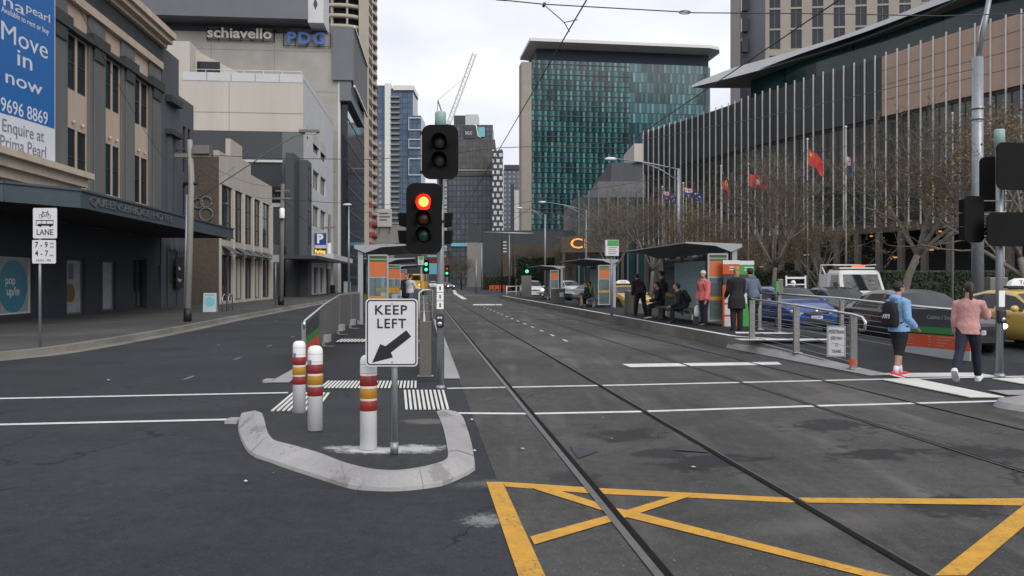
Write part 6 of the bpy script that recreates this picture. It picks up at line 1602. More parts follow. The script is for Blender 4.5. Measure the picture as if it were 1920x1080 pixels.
SEDAN = dict(L=4.6, W=1.8, keys=[(0, .36, .60, .64, .56, .48), (.07, .24, .66, .71, .74, .62), (.28, .20, .72, .80, .84, .70), (.7, .2, .80, .91, .895, .74), (1.2, .2, .87, .985, .90, .73), (1.32, .2, .885, 1.0, .90, .72), (2.0, .2, .92, 1.37, .90, .60), (2.5, .2, .93, 1.455, .90, .585), (3.1, .2, .94, 1.44, .90, .58), (3.6, .2, .95, 1.34, .895, .585), (4.05, .21, .96, 1.12, .88, .64), (4.35, .25, .94, 1.04, .83, .66), (4.55, .33, .88, .95, .76, .6), (4.6, .42, .80, .85, .70, .55)], ws=(1.32, 2.05), sw=(1.55, 3.75), rw=(3.55, 4.12), ax=(.88, 3.62), wr=.325)
HATCH = dict(L=4.2, W=1.76, keys=[(0, .34, .58, .62, .56, .46), (.07, .22, .66, .72, .74, .60), (.25, .2, .74, .83, .83, .68), (.6, .2, .83, .95, .875, .72), (1.0, .2, .89, 1.03, .88, .71), (1.1, .2, .90, 1.05, .88, .70), (1.8, .2, .93, 1.42, .88, .59), (2.3, .2, .945, 1.49, .88, .575), (3.0, .2, .96, 1.49, .88, .57), (3.5, .2, .98, 1.44, .87, .57), (3.95, .22, 1.0, 1.25, .84, .58), (4.15, .3, .95, 1.05, .78, .6), (4.2, .4, .85, .9, .72, .55)], ws=(1.1, 1.88), sw=(1.3, 3.6), rw=(3.55, 4.05), ax=(.82, 3.38), wr=.31)
SUV = dict(L=4.7, W=1.88, keys=[(0, .42, .80, .86, .62, .55), (.08, .3, .90, .97, .82, .70), (.3, .28, .98, 1.07, .90, .78), (.9, .28, 1.05, 1.17, .94, .80), (1.25, .28, 1.08, 1.2, .94, .79), (1.95, .28, 1.10, 1.66, .94, .68), (2.5, .28, 1.11, 1.74, .94, .66), (3.6, .28, 1.12, 1.74, .94, .66), (4.3, .3, 1.12, 1.62, .92, .66), (4.6, .35, 1.05, 1.2, .86, .68), (4.7, .45, .9, 1.0, .8, .62)], ws=(1.25, 2.02), sw=(1.5, 4.1), rw=(4.25, 4.62), ax=(.9, 3.7), wr=.37)
def car(name, label, cat, spec, paint, loc, rz, group=None, taxi=False, lights=(0, 0), plate=None, roof=None):
    """body lofted along its length (front at y=0, facing -y); glass, wheels, lamps and trim are parts"""
    t = thing(name, label, cat, loc, rz, group)
    K = spec['keys']; L = spec['L']
    def prof(y):
        for a, b in zip(K, K[1:]):
            if y <= b[0] + 1e-6:
                u = (y - a[0]) / (b[0] - a[0]); return [a[i] + (b[i] - a[i]) * u for i in range(1, 6)]
        return list(K[-1][1:])
    ys = sorted({round(L*i/84, 3) for i in range(85)} | {k[0] for k in K} | {round(v, 3) for v in spec['ws'] + spec['sw'] + spec['rw']} | {2.42, 2.52})
    def half(y):
        zb, zl, zt, wl, wt = prof(y); zm = zb + (zl - zb) * .45
        gh = zt - zl
        pts = [(0, zb), (wl*.80, zb), (wl*.95, zb + .05), (wl*1.0, zm), (wl*.995, zl - .08), (wl*.965, zl)]
        e = wt + .035
        for u in (.06, .3, .6, .86): pts.append((lerp(wl*.95, e, u), zl + gh*u*.93))
        pts += [(e - .02, zl + gh*.95), (wt*.82, zt - .012), (wt*.45, zt), (0, zt + .006)]
        return pts
    H = [half(y) for y in ys]; n = len(H[0])
    body = MB(); glass = {}
    ws, sw, rw = spec['ws'], spec['sw'], spec['rw']
    for s in (1, -1):
        for i in range(len(ys) - 1):
            ym = (ys[i] + ys[i+1]) / 2; zb, zl, zt, wl, wt = prof(ym)
            for k in range(n - 1):
                q = [(s*H[i][k][0], ys[i], H[i][k][1]), (s*H[i+1][k][0], ys[i+1], H[i+1][k][1]), (s*H[i+1][k+1][0], ys[i+1], H[i+1][k+1][1]), (s*H[i][k+1][0], ys[i], H[i][k+1][1])]
                if s > 0: q = q[::-1]
                tgt = None
                if 6 <= k <= 8 and sw[0] < ym < sw[1] and not 2.42 < ym < 2.52 and zt - zl > .14: tgt = 'side_window'
                if k >= 10 and ws[0] + .05 < ym < ws[1] - .04: tgt = 'windscreen'
                if k >= 10 and rw[0] < ym < rw[1]: tgt = 'rear_window'
                key = (tgt, s, ym < 2.47) if tgt == 'side_window' else (tgt, 0, 0)
                (glass.setdefault(key, MB()).face(q, 'car_glass', True) if tgt else body.face(q, (roof if roof and zt - zl > .3 and k >= 9 else paint), True))
        # end caps
    for i in (0, len(ys) - 1):
        pts = [(x, ys[i], z) for x, z in H[i]] + [(-x, ys[i], z) for x, z in H[i][::-1][1:-1]]
        body.face(pts if i else pts[::-1], paint)
    bo = body.build('body', t); weld(bo, .002)
    bm = bmesh.new(); bm.from_mesh(bo.data); bmesh.ops.recalc_face_normals(bm, faces=bm.faces); bm.to_mesh(bo.data); bm.free()
    for k, g in glass.items():
        go = g.build(k[0], t); weld(go, .002)
    for a in spec['ax']:
        for s in (1, -1):
            wl = prof(a)[3]; r = spec['wr']
            ar = MB(); ar.lathe([(r + .06, -.12), (r + .06, .006), (.02, .007)] if s > 0 else [(r + .06, .12), (r + .06, -.006), (.02, -.007)], 'black', 24, (s*wl, a, r), axis='X'); ar.build('wheel_arch', t)
            wo = bpy.data.objects.new('wheel', None); COL.objects.link(wo); wo.parent = t; wo.location = (s*(wl - .09), a, r)
            ty = MB(); ty.lathe([(r*.66, -.10), (r*.93, -.10), (r, -.07), (r, .07), (r*.93, .105), (r*.66, .105)], 'tyre', 24, axis='X'); ty.build('tyre', wo)
            ri = MB(); xo = .108*s
            ri.lathe([(r*.66, 0), (r*.62, .004*s), (.02, .004*s)], 'black', 20, (xo*.98, 0, 0), axis='X')
            for k in range(5):
                A = 2*math.pi*k/5; M = Matrix.Rotation(A, 4, 'X'); ri.box(min(xo, xo + .012*s), max(xo, xo + .012*s), -.035, .035, .0, r*.64, 'alloy', M)
            ri.lathe([(r*.68, 0), (r*.68, .014*s), (r*.6, .014*s)], 'alloy', 20, (xo, 0, 0), axis='X'); ri.build('rim', wo)
    zl, zt, wl = prof(.2)[1:4]
    for j, s in enumerate((-1, 1)):
        h = MB(); h.ball((s*(wl - .14), .16, zl - .05), .17, .16, .085, 'headlight_on' if lights[j] else 'headlight', 14, 8, Matrix.Rotation(s*.35, 3, 'Z')); h.build('headlight', t)
        m_ = MB(); m_.ball((s*(prof(1.5)[3] + .10), spec['ws'][0] + .28, prof(1.5)[1] + .10), .11, .07, .08, paint, 10, 6); m_.build('mirror', t)
        tl = MB(); tl.ball((s*(prof(L - .1)[3] - .08), L - .1, prof(L - .1)[1] - .04), .13, .1, .1, 'lens_dull_red', 10, 6); tl.build('tail_light', t)
    g = MB(); g.box(-.42, .42, -.012, .05, zl - .14, zl - .05, 'black'); g.box(-.48, .48, -.02, .06, .28, .42, 'black'); g.build('grille', t)
    if plate:
        g = MB(); g.box(-.19, .19, -.035, -.018, .46, .56, 'plate_white'); po = g.build('number_plate', t); text(plate, .06, 'sign_blue', po, (0, -.038, .51), width=.3, depth=.001)
    g = MB(); g.lathe([(.06, 0), (.05, -.02)], 'bright_steel', 14, (0, -.005, zl - .02), axis='Y'); g.build('badge', t)
    if taxi:
        y = spec['sw'][0] + 1.0; zt = prof(y)[2]
        g = MB(); g.box(-.5, .5, y - .1, y + .12, zt + .03, zt + .08, 'black'); g.build('sign_bar', t)
        g = MB(); pts = [(-.42, zt + .08), (.42, zt + .08), (.36, zt + .2), (.2, zt + .28), (-.2, zt + .28), (-.36, zt + .2)]; g.plate(pts, y - .08, y + .1, 'white_plastic'); so = g.build('taxi_sign', t, bevel=.02); text('TAXI', .1, 'sign_black', so, (0, y - .085, zt + .17), width=.36, depth=.001)
    for yy in (1.9, 2.9):
        for s in (1, -1):
            g = MB(); w_ = prof(yy)[3]; g.box(s*w_ - .012, s*w_ + .014, yy, yy + .16, prof(yy)[1] - .13, prof(yy)[1] - .10, paint); g.build('door_handle', t)
    return t
DR = STA
car('parked_car', 'blue small car facing the camera behind the ramp fence', 'car', HATCH, 'car_blue', (9.75, 25.6, 0), DR, plate='1KM 4RT')
car('parked_car', 'black car behind the route board, nearest car to the crossing', 'car', SEDAN, 'car_black', (10.35, 17.8, 0), DR, lights=(0, 1), plate='ZQW 316', roof='car_grey')
car('parked_car', 'dark car in the second lane between the blue car and the white truck', 'car', SEDAN, 'car_black', (12.4, 27.5, 0), DR)
car('taxi', 'yellow taxi at the right edge behind the right signal post', 'taxi', SEDAN, 'taxi_yellow', (13.35, 17.9, 0), DR, taxi=True)
car('taxi', 'yellow taxi between two shelters behind the grey litter bin', 'taxi', SEDAN, 'taxi_yellow', (xat(1192, 44), 42.5, 0), DR + .12, taxi=True)
car('parked_car', 'white four wheel drive with lit headlight at the far end of the far platform', 'car', SUV, 'car_white', (xat(1003, 74), 74, 0), DR, lights=(1, 1))
car('parked_car', 'silver grey car seen between the two farther shelters', 'car', SEDAN, 'car_grey', (xat(1062, 66), 66, 0), DR - 1.1)
car('parked_car', 'white utility vehicle high behind the middle far shelter', 'car', SUV, 'car_white', (xat(1086, 78), 78, 0), DR + .3)
car('distant_car', 'far silver car with bright headlights on the distant road right of the post', 'car', SEDAN, 'car_grey', (xat(846, 175), 175, 0), .5, lights=(1, 1))
car('distant_car', 'far white van like car left of the signal post on the distant road', 'car', SUV, 'car_white', (xat(812, 185), 185, 0), DR)

# ---- white tipper truck
tx, ty = xat(1618, 34), 34
tr = thing('tipper_truck', 'white tipper truck with orange roof beacon before the hedge', 'truck', (tx, ty, 0), DR - .12)
W2 = .95
g = MB(); rings = []
for z, w_, y0, y1 in ((.55, .92, -.02, 1.7), (.95, W2, -.06, 1.7), (1.22, W2, -.05, 1.7), (2.02, .86, .32, 1.68), (2.14, .78, .42, 1.62)):
    rings.append([(-w_, y0 + .06, z), (-w_ + .1, y0, z), (w_ - .1, y0, z), (w_, y0 + .06, z), (w_, y1, z), (-w_, y1, z)])
for a, b in zip(rings, rings[1:]):
    for k in range(6):
        k2 = (k+1) % 6; g.face([a[k], a[k2], b[k2], b[k]], 'truck_white')
g.face(rings[-1], 'truck_white'); g.face(rings[0][::-1], 'black'); g.build('cab', tr, bevel=.03)
g = MB(); g.face([(-.80, -.025, 1.27), (.80, -.025, 1.27), (.74, .29, 1.96), (-.74, .29, 1.96)], 'car_glass'); g.build('windscreen', tr, loc=(0, -.02, 0))
for s in (-1, 1):
    g = MB(); x0, x1 = s*(W2 + .004), s*.868; g.face([(x0, .18, 1.27), (x0, 1.2, 1.27), (x1 + s*.01, 1.2, 1.94), (x1 + s*.01, .48, 1.94)][::s], 'car_glass'); g.build('side_window', tr)
    g = MB(); g.ball((s*.7, -.05, .78), .16, .06, .1, 'headlight', 10, 6); g.build('headlight', tr)
    g = MB(); g.box(s*1.12 - .07, s*1.12 + .07, .1, .16, 1.3, 1.62, 'black'); g.tube([(s*.93, .15, 1.5), (s*1.12, .13, 1.5)], .02, 'black', 5); g.build('mirror', tr)
    for yy in (.75, 3.6):
        g = MB(); g.lathe([(.2, -.12), (.36, -.12), (.38, 0), (.36, .12), (.2, .12)], 'tyre', 20, (s*.8, yy, .38), axis='X'); g.build('wheel', tr)
g = MB(); g.box(-.95, .95, -.1, .05, .42, .66, 'truck_white'); g.box(-.4, .4, -.07, -.06, .98, 1.08, 'text_pale'); g.build('bumper', tr, bevel=.02)
g = MB(); g.tube([(-.25, -.05, 1.26), (.05, .0, 1.4), (.1, .06, 1.5)], .012, 'black', 4); g.tube([(.3, -.05, 1.26), (.6, .0, 1.36)], .012, 'black', 4); g.build('wiper', tr)
g = MB(); g.box(-.75, .75, .55, .72, 2.2, 2.27, 'truck_white'); g.box(-.7, .7, .5, .7, 2.14, 2.2, 'black'); g.build('roof_bar', tr)
mat('beacon', (0.8, 0.15, 0.02), 0.4, var=0, emit=(1.0, 0.16, 0.03), estr=.7)
g = MB(); g.box(-.2, .35, .56, .7, 2.272, 2.36, 'beacon'); g.build('beacon', tr, bevel=.02)
g = MB(); g.box(-.93, .93, 1.8, 2.45, .7, 1.95, 'truck_white'); g.box(-.95, .95, 1.78, 2.47, 1.951, 1.99, 'truck_white'); g.build('toolbox', tr, bevel=.01)
g = MB(); g.box(-.95, .95, 2.5, 5.2, .75, 1.15, 'truck_white'); g.build('tray', tr)
g = MB()
for s in (-1, 1): g.tube([(s*.9, 1.85, 2.0), (s*.9, 2.3, 2.4), (s*.9, 2.75, 1.15)], .035, 'truck_white', 6); g.tube([(s*.9, 2.3, 2.38), (s*.9, .8, 2.38)], .03, 'truck_white', 6)
g.tube([(-.9, 2.3, 2.4), (.9, 2.3, 2.4)], .035, 'truck_white', 6); g.build('ladder_rack', tr)
# frame of the trailer beside it
t = thing('trailer_frame', 'white pipe trailer frame beside the worker in orange', 'trailer', (xat(1492, 33.5), 33.5, 0), DR)
for x in (-.42, .42):
    g = MB(); g.box(x - .03, x + .03, -.03, .03, .55, zat(517, 33.5), 'truck_white'); g.build('upright', t)
g = MB(); z_ = zat(521, 33.5); g.box(-.42, .42, -.025, .025, z_ - .04, z_ + .04, 'truck_white'); g.box(-.42, .42, -.025, .025, z_ - .3, z_ - .25, 'truck_white'); g.build('crossbar', t)
g = MB(); g.box(-.6, .6, .05, 2.2, .5, .8, 'truck_white'); g.build('tray', t)
for s in (-1, 1):
    g = MB(); g.lathe([(.2, -.08), (.32, -.08), (.32, .08), (.2, .08)], 'tyre', 16, (s*.66, 1.1, .32), axis='X'); g.build('wheel', t)
# orange barriers and a road cone in the distance
for i in range(4):
    px = 922 + i*10; g = MB(); Y = 150 + i; w_ = .45
    g.box(-w_, w_, -.2, .2, .25, .95, 'orange_plastic'); g.box(-w_, -w_ + .2, -.3, .3, 0, .25, 'orange_plastic'); g.box(w_ - .2, w_, -.3, .3, 0, .25, 'orange_plastic')
    tag(g.build('road_barrier', loc=(xat(px, Y), Y, 0)), 'orange plastic barrier in the far row under the bare trees', 'barrier', 'orange barriers under the far trees')
# yellow maintenance vehicle far down the left stop
t = thing('yellow_service_vehicle', 'yellow service vehicle working beyond the left tram stop', 'truck', (xat(777, 88), 88, 0), 0)
mat('plant_yellow', (0.62, 0.36, 0.03), 0.5, var=0.08)
g = MB(); g.box(-1.1, 1.1, 0, 3.5, .8, 1.7, 'plant_yellow'); g.build('body', t)
g = MB(); g.box(-.9, .9, .3, 1.9, 1.7, 2.5, 'plant_yellow'); g.build('cab', t, bevel=.1); g = MB(); g.face([(-.7, .29, 1.8), (.7, .29, 1.8), (.7, .29, 2.35), (-.7, .29, 2.35)], 'car_glass'); g.build('windscreen', t)
for x in (-.8, .8):
    g = MB(); g.lathe([(.2, -.15), (.45, -.15), (.45, .15), (.2, .15)], 'tyre', 16, (x, .8, .45), axis='X'); g.build('wheel', t); g = MB(); g.ball((x*.7, -.03, 1.25), .16, .08, .14, 'lit_yellow', 8, 5); g.build('headlight', t)
# ================================================================ people
mat('skin', (0.42, 0.25, 0.18), 0.6, var=0.05, scale=10)
mat('skin_dark', (0.30, 0.17, 0.12), 0.6, var=0.05, scale=10)
mat('eye', (0.02, 0.015, 0.012), 0.3, var=0)
mat('lips', (0.30, 0.12, 0.10), 0.5, var=0)
for nm, c in dict(hair_black=(.012, .010, .010), hair_brown=(.045, .022, .012), hair_dark=(.03, .018, .014), hair_blond=(.30, .20, .09), cloth_lightblue=(.22, .38, .62), cloth_navy=(.012, .014, .03), cloth_black=(.010, .010, .012), cloth_pink=(.52, .27, .26), cloth_coral=(.58, .14, .15), cloth_bluegrey=(.10, .13, .18), cloth_maroon=(.028, .014, .018), cloth_brown=(.085, .07, .06), cloth_grey=(.14, .14, .15), cloth_white=(.55, .55, .56), shoe_red=(.75, .055, .05), shoe_white=(.70, .70, .74), sock_white=(.68, .68, .74), beanie_cream=(.58, .54, .46), hivis=(.78, .14, .03), jeans=(.09, .11, .16), bag_red=(.20, .03, .035), scarf_tan=(.38, .25, .13), cloth_olive=(.20, .22, .08), tights_black=(.012, .012, .014)).items():
    mat(nm, c, 0.85 if not nm.startswith('hair') else 0.6, var=0.16, scale=14, bump=0.9, bscale=13)

def remesh(mb, name, parent, vox, smooth=3, mats=None, extra=None):
    """fuse overlapping limbs into one continuous skin"""
    o = mb.build(name)
    for p in o.data.polygons: p.material_index = 0
    m = o.modifiers.new('fuse', 'REMESH'); m.mode = 'VOXEL'; m.voxel_size = vox; m.use_smooth_shade = True
    s = o.modifiers.new('soft', 'SMOOTH'); s.factor = .5; s.iterations = smooth
    dg = bpy.context.evaluated_depsgraph_get(); me = bpy.data.meshes.new_from_object(o.evaluated_get(dg))
    mt = o.data.materials[0]; bpy.data.objects.remove(o); me.materials.clear(); me.materials.append(mt)
    if extra:      # eyes, lips, fingers: joined into the same mesh
        bm = bmesh.new(); bm.from_mesh(me)
        for f in bm.faces: f.material_index = 0
        for x in extra.ms:
            if MATS[x].name not in [q.name for q in me.materials]: me.materials.append(MATS[x])
        idx = [[q.name for q in me.materials].index(x) for x in extra.ms]; base = [bm.verts.new(v) for v in extra.v]
        for f, k in zip(extra.f, extra.mi):
            try: nf = bm.faces.new([base[i] for i in f]); nf.material_index = idx[k]; nf.smooth = True
            except ValueError: pass
        bm.to_mesh(me); bm.free()
    for p in me.polygons: p.use_smooth = True
    r = bpy.data.objects.new(name, me); COL.objects.link(r); r.parent = parent
    return r
def person(label, x, y, z, face, H=1.7, lean=0, legs=((3, 4), (-3, 2)), arms=((-4, 7, 10), (4, 7, 10)), head=(0, 0), hips=None, top='cloth_black', hem=-.03, puff=.006, sleeve=1.0, flare=0.0, hood=False,
           bottom='cloth_black', blen=1.0, bfit=.006, shoes='cloth_black', socks=None, hair='hair_dark', style='short', skin='skin', spread=0.0, vox=.0085, scarf=None, twist=0, skirt=None):
    """one figure; local +y is where it faces. legs = (thigh forward deg, knee bend deg) left/right, arms = (forward, outward, elbow)"""
    t = thing('person', label, 'person', (x, y, z), R(face))
    th = R(lean); U = Vector((0, math.sin(th), math.cos(th))); V = Vector((0, math.cos(th), -math.sin(th))); X = Vector((1, 0, 0))
    J = {}
    low = 0; legj = []
    for s, (a, k) in zip((-1, 1), legs):
        a, k = R(a), R(k); hip = Vector((s*.052, 0, -.02)); sp = R(spread)*s
        kn = hip + Vector((math.sin(sp)*.235, math.sin(a)*.235*math.cos(sp), -math.cos(a)*.235*math.cos(sp))); an = kn + Vector((math.sin(sp)*.1, math.sin(a - k)*.235, -math.cos(a - k)*.235))
        legj.append((hip, kn, an, a - k)); low = min(low, an.z - .042 * (1 if abs(a - k) < .5 else .85))
    Z0 = -low if hips is None else hips / H
    O = Vector((0, 0, Z0))
    P = lambda v: (v + O) * H
    rings0 = [(-.05, .045, .04, 0), (-.02, .088, .062, -.004), (.03, .092, .066, -.006), (.09, .077, .055, 0), (.16, .084, .060, .004), (.225, .099, .063, .004), (.262, .100, .052, 0), (.290, .060, .042, -.004), (.315, .033, .034, -.004), (.355, .031, .033, .004)]
    def torso(mb, rs, m, n=18, grow=0.0, tw=0):
        rr = []
        for (u, rx, ry, f) in rs:
            c = U*u + V*f; rr.append([P(c + X*((rx + grow)*math.cos(q)) + V*((ry + grow)*math.sin(q))) for q in [2*math.pi*i/n for i in range(n)]])
        mb.ring_loft(rr, m)
    sh = [U*.258 + X*(s*.103) for s in (-1, 1)]
    armj = []
    for i, (s, (f, ab, e)) in enumerate(zip((-1, 1), arms)):
        f, ab, e = R(f), R(ab), R(e)
        d1 = X*(s*math.sin(ab)) + (V*math.sin(f) - U*math.cos(f))*math.cos(ab) if abs(lean) < 45 else X*(s*math.sin(ab)) + Vector((0, math.sin(f), -math.cos(f)))*math.cos(ab)
        inn = -s*.25*math.sin(e)
        d2 = (X*(s*math.sin(ab)*.6 + inn) + (V*math.sin(f + e) - U*math.cos(f + e))*math.cos(ab)).normalized()
        el = sh[i] + d1*.172; wr = el + d2*.150; armj.append((sh[i], el, wr, d2))
    # ---- body, one continuous skin
    b = MB(); torso(b, rings0, skin)
    for hip, kn, an, sa in legj:
        calf = kn.lerp(an, .32); b.tube([P(hip + Vector((0, 0, .03))), P(hip.lerp(kn, .3)), P(kn), P(calf), P(kn.lerp(an, .7)), P(an)], [.055*H, .052*H, .036*H, .036*H, .025*H, .021*H], skin, 12)
        fd = Vector((0, math.cos(sa), math.sin(sa))); b.tube([P(an - fd*.02 - Vector((0, 0, .01))), P(an + fd*.03 - Vector((0, 0, .022))), P(an + fd*.10 - Vector((0, 0, .03)))], [.024*H, .024*H, .016*H], skin, 8)
    ex = MB()
    for (s0, el, wr, d2), s in zip(armj, (-1, 1)):
        b.tube([P(s0 - X*(s*.02)), P(s0), P(s0.lerp(el, .4)), P(el), P(el.lerp(wr, .3)), P(wr)], [.03*H, .034*H, .029*H, .023*H, .024*H, .016*H], skin, 10)
        pm = wr + d2*.04; b.tube([P(wr), P(pm), P(wr + d2*.055)], [.016*H, .021*H, .015*H], skin, 10, flat=.6)
        sd = d2.cross(V if abs(d2.dot(V)) < .8 else U).normalized()
        for k in range(4):
            r0 = wr + d2*.05 + sd*((k - 1.5)*.010); ln = (.034, .042, .044, .036)[k]; bend = (-X*s)*.4
            ex.tube([P(r0), P(r0 + (d2 + bend*.25)*ln*.55), P(r0 + (d2 + bend*.6)*ln)], [.0055*H, .005*H, .004*H], skin, 6)
        r0 = wr + d2*.018 + sd*.014; ex.tube([P(r0), P(r0 + (d2*.6 + sd*.6)*.025), P(r0 + (d2*.9 + sd*.45)*.045)], [.007*H, .006*H, .0045*H], skin, 6)
    hy_, hp = R(head[0]), R(head[1])
    HM = Matrix.Rotation(hy_, 3, 'Z') @ Matrix.Rotation(-hp + (-th*.35), 3, 'X')
    hc = U*.352 + V*.012; HC = hc + HM @ Vector((0, .008, .052))
    hd = lambda v: P(HC + HM @ Vector(v))
    def hball(mb, c, r, m, n=14, k=10): mb.ball(hd(c), r[0]*H, r[1]*H, r[2]*H, m, n, k, HM)
    hball(b, (0, 0, .008), (.044, .055, .056), skin, 18, 12); hball(b, (0, .016, -.030), (.033, .038, .034), skin); hball(b, (0, .036, -.048), (.018, .016, .014), skin)
    b.tube([hd((0, .05, .008)), hd((0, .062, -.012)), hd((0, .058, -.018))], [.006*H, .0095*H, .008*H], skin, 8)
    for s in (-1, 1): hball(b, (s*.045, -.004, -.006), (.007, .012, .018), skin, 8, 6); hball(ex, (s*.018, .0475, .006), (.007, .005, .0045), 'eye', 8, 6); ex.tube([hd((s*.008, .056, .017)), hd((s*.020, .054, .020)), hd((s*.03, .046, .016))], .0022*H, hair, 5)
    ex.tube([hd((-.014, .049, -.034)), hd((0, .055, -.033)), hd((.014, .049, -.034))], .0035*H, 'lips', 6)
    remesh(b, 'body', t, vox*H, 2, extra=ex)
    # ---- top
    g = MB(); rs = []
    uh = hem
    for (u, rx, ry, f) in [(uh, .094 + flare, .070 + flare, -.003), (max(uh + .04, -.02), .094 + flare*.7, .069 + flare*.7, -.003)] + [r for r in rings0 if r[0] > max(uh + .05, .0)][:-2] + [(.305, .044, .042, -.004)]:
        rs.append((u, rx + .008 + puff, ry + .008 + puff, f))
    rs = sorted(rs); torso(g, rs, top)
    for (s0, el, wr, d2), s in zip(armj, (-1, 1)):
        if sleeve > .55: pts = [s0 - X*(s*.02), s0, s0.lerp(el, .4), el, el.lerp(wr, .35), el.lerp(wr, (sleeve - .5)*2)]; rr = [.036, .042, .036, .031, .030, .024]
        else: pts = [s0 - X*(s*.02), s0, s0.lerp(el, .5), s0.lerp(el, .85)]; rr = [.036, .042, .038, .036]
        g.tube([P(p) for p in pts], [(r + puff*.8)*H for r in rr], top, 12)
    if hood:
        g.ball(P(U*.30 - V*.042), .072*H, .045*H, .04*H, top, 12, 8)
    remesh(g, 'coat' if hem < -.12 else 'jacket', t, vox*H, 3)
    # ---- trousers, skirt, shoes
    g = MB(); torso(g, [(-.05, .06, .05, 0), (-.02, .092, .066, -.004), (.03, .095, .068, -.006), (.07, .083, .06, 0)], bottom, grow=.002)
    for hip, kn, an, sa in legj:
        full = [(0, hip + Vector((0, 0, .03)), .058), (.25, hip.lerp(kn, .35), .055), (.5, kn, .040), (.66, kn.lerp(an, .32), .040), (1.0, an + Vector((0, 0, .005)), .031)]
        pts = [(p, r) for u, p, r in full if u <= blen + 1e-6]
        if blen < 1 and blen > .5: pts.append((kn.lerp(an, (blen - .5)*2), .038))
        g.tube([P(p) for p, r in pts], [(r + bfit)*H for p, r in pts], bottom, 12)
    remesh(g, 'trousers' if blen > .9 else 'leggings', t, vox*H, 2)
    for hip, kn, an, sa in legj:
        fd = Vector((0, math.cos(sa), math.sin(sa))); up_ = Vector((0, -math.sin(sa), math.cos(sa)))
        g = MB(); rr = []
        for d, w_, h_ in ((-.042, .018, .03), (-.03, .026, .052), (.0, .027, .058), (.035, .029, .040), (.075, .032, .030), (.105, .026, .022), (.118, .012, .012)):
            c = an + fd*d - up_*.042; rr.append([P(c + X*(w_*math.cos(q)) + up_*(h_*(.5 + .5*math.sin(q)))) for q in [2*math.pi*i/12 for i in range(12)]])
        g.ring_loft(rr, shoes); so = g.build('shoe', t)
        g = MB(); rr = []
        for d, w_ in ((-.044, .02), (-.03, .028), (.035, .031), (.075, .034), (.108, .027), (.121, .012)):
            c = an + fd*d - up_*.042; rr.append([P(c + X*a + up_*b) for a, b in ((-w_, -.002), (w_, -.002), (w_, .010), (-w_, .010))])
        g.ring_loft(rr, 'shoe_white' if shoes in ('shoe_red', 'shoe_white') else 'black', smooth=False); g.build('sole', so)
        if socks:
            g = MB(); g.tube([P(an - up_*.01), P(an.lerp(kn, .28))], [.029*H, .028*H], socks, 12); g.build('sock', t)
    # ---- hair or hat
    g = MB()
    if style in ('short', 'pony', 'long', 'bun'):
        n, k = 18, 9; vs = []
        g2 = MB(); g2.ball(hd((0, -.008, .014)), .049*H, .057*H, .058*H, hair, 18, 12, HM)
        inv = HM.transposed()
        keep = []
        for f in g2.f:
            c = sum((Vector(g2.v[i]) for i in f), Vector()) / len(f); q = inv @ ((c / H) - O - HC)
            if not (q.y > .026 and q.z < .036) and not (q.z < -.012 and q.y > -.012) and q.z > -.034: keep.append(f)
        g.v = list(g2.v); g.f = keep; g.ms = g2.ms; g.mi = [0]*len(keep); g.sm = [True]*len(keep)
        g.ball(hd((0, .036, .048)), .034*H, .018*H, .014*H, hair, 10, 6, HM)
        if style == 'pony': g.tube([hd((0, -.055, .03)), hd((0, -.082, .02)), hd((0, -.086, -.03)), hd((0, -.078, -.09)), hd((0, -.074, -.15))], [.012*H, .020*H, .019*H, .015*H, .006*H], hair, 10)
        if style == 'long': g.tube([hd((0, -.03, .02)), hd((0, -.06, -.03)), hd((0, -.065, -.09)), hd((0, -.07, -.16)), hd((0, -.068, -.2))], [.036*H, .032*H, .027*H, .02*H, .01*H], hair, 12, flat=.7)
        if style == 'bun': g.ball(hd((0, -.06, .03)), .026*H, .026*H, .028*H, hair, 10, 8)
        g.build('hair', t)
    else:
        m_ = {'beanie': 'beanie_cream', 'helmet': 'white_plastic', 'cap': hair}[style]
        g2 = MB(); g2.ball(hd((0, -.004, .016)), .053*H, .062*H, .062*H, m_, 18, 12, HM); inv = HM.transposed(); keep = []
        for f in g2.f:
            c = sum((Vector(g2.v[i]) for i in f), Vector()) / len(f); q = inv @ ((c / H) - O - HC)
            if q.z > .018 - .25*max(0, -q.y - .01)*2: keep.append(f)
        g.v = list(g2.v); g.f = keep; g.ms = g2.ms; g.mi = [0]*len(keep); g.sm = [True]*len(keep)
        if style == 'helmet': g.ball(hd((0, .05, .022)), .04*H, .03*H, .006*H, m_, 12, 6, HM)
        if style == 'cap': g.ball(hd((0, .06, .03)), .04*H, .04*H, .006*H, m_, 12, 6, HM)
        g.build('hat', t)
    if scarf:
        g = MB(); g.tube([P(U*.30 + X*(.05*math.cos(q)) + V*(.048*math.sin(q)) + U*(.006*math.sin(2*q))) for q in [2*math.pi*i/12 for i in range(13)]], .024*H, scarf, 8); g.build('scarf', t)
    t['frame'] = 0
    del t['frame']
    return t, P, U, V, X, armj
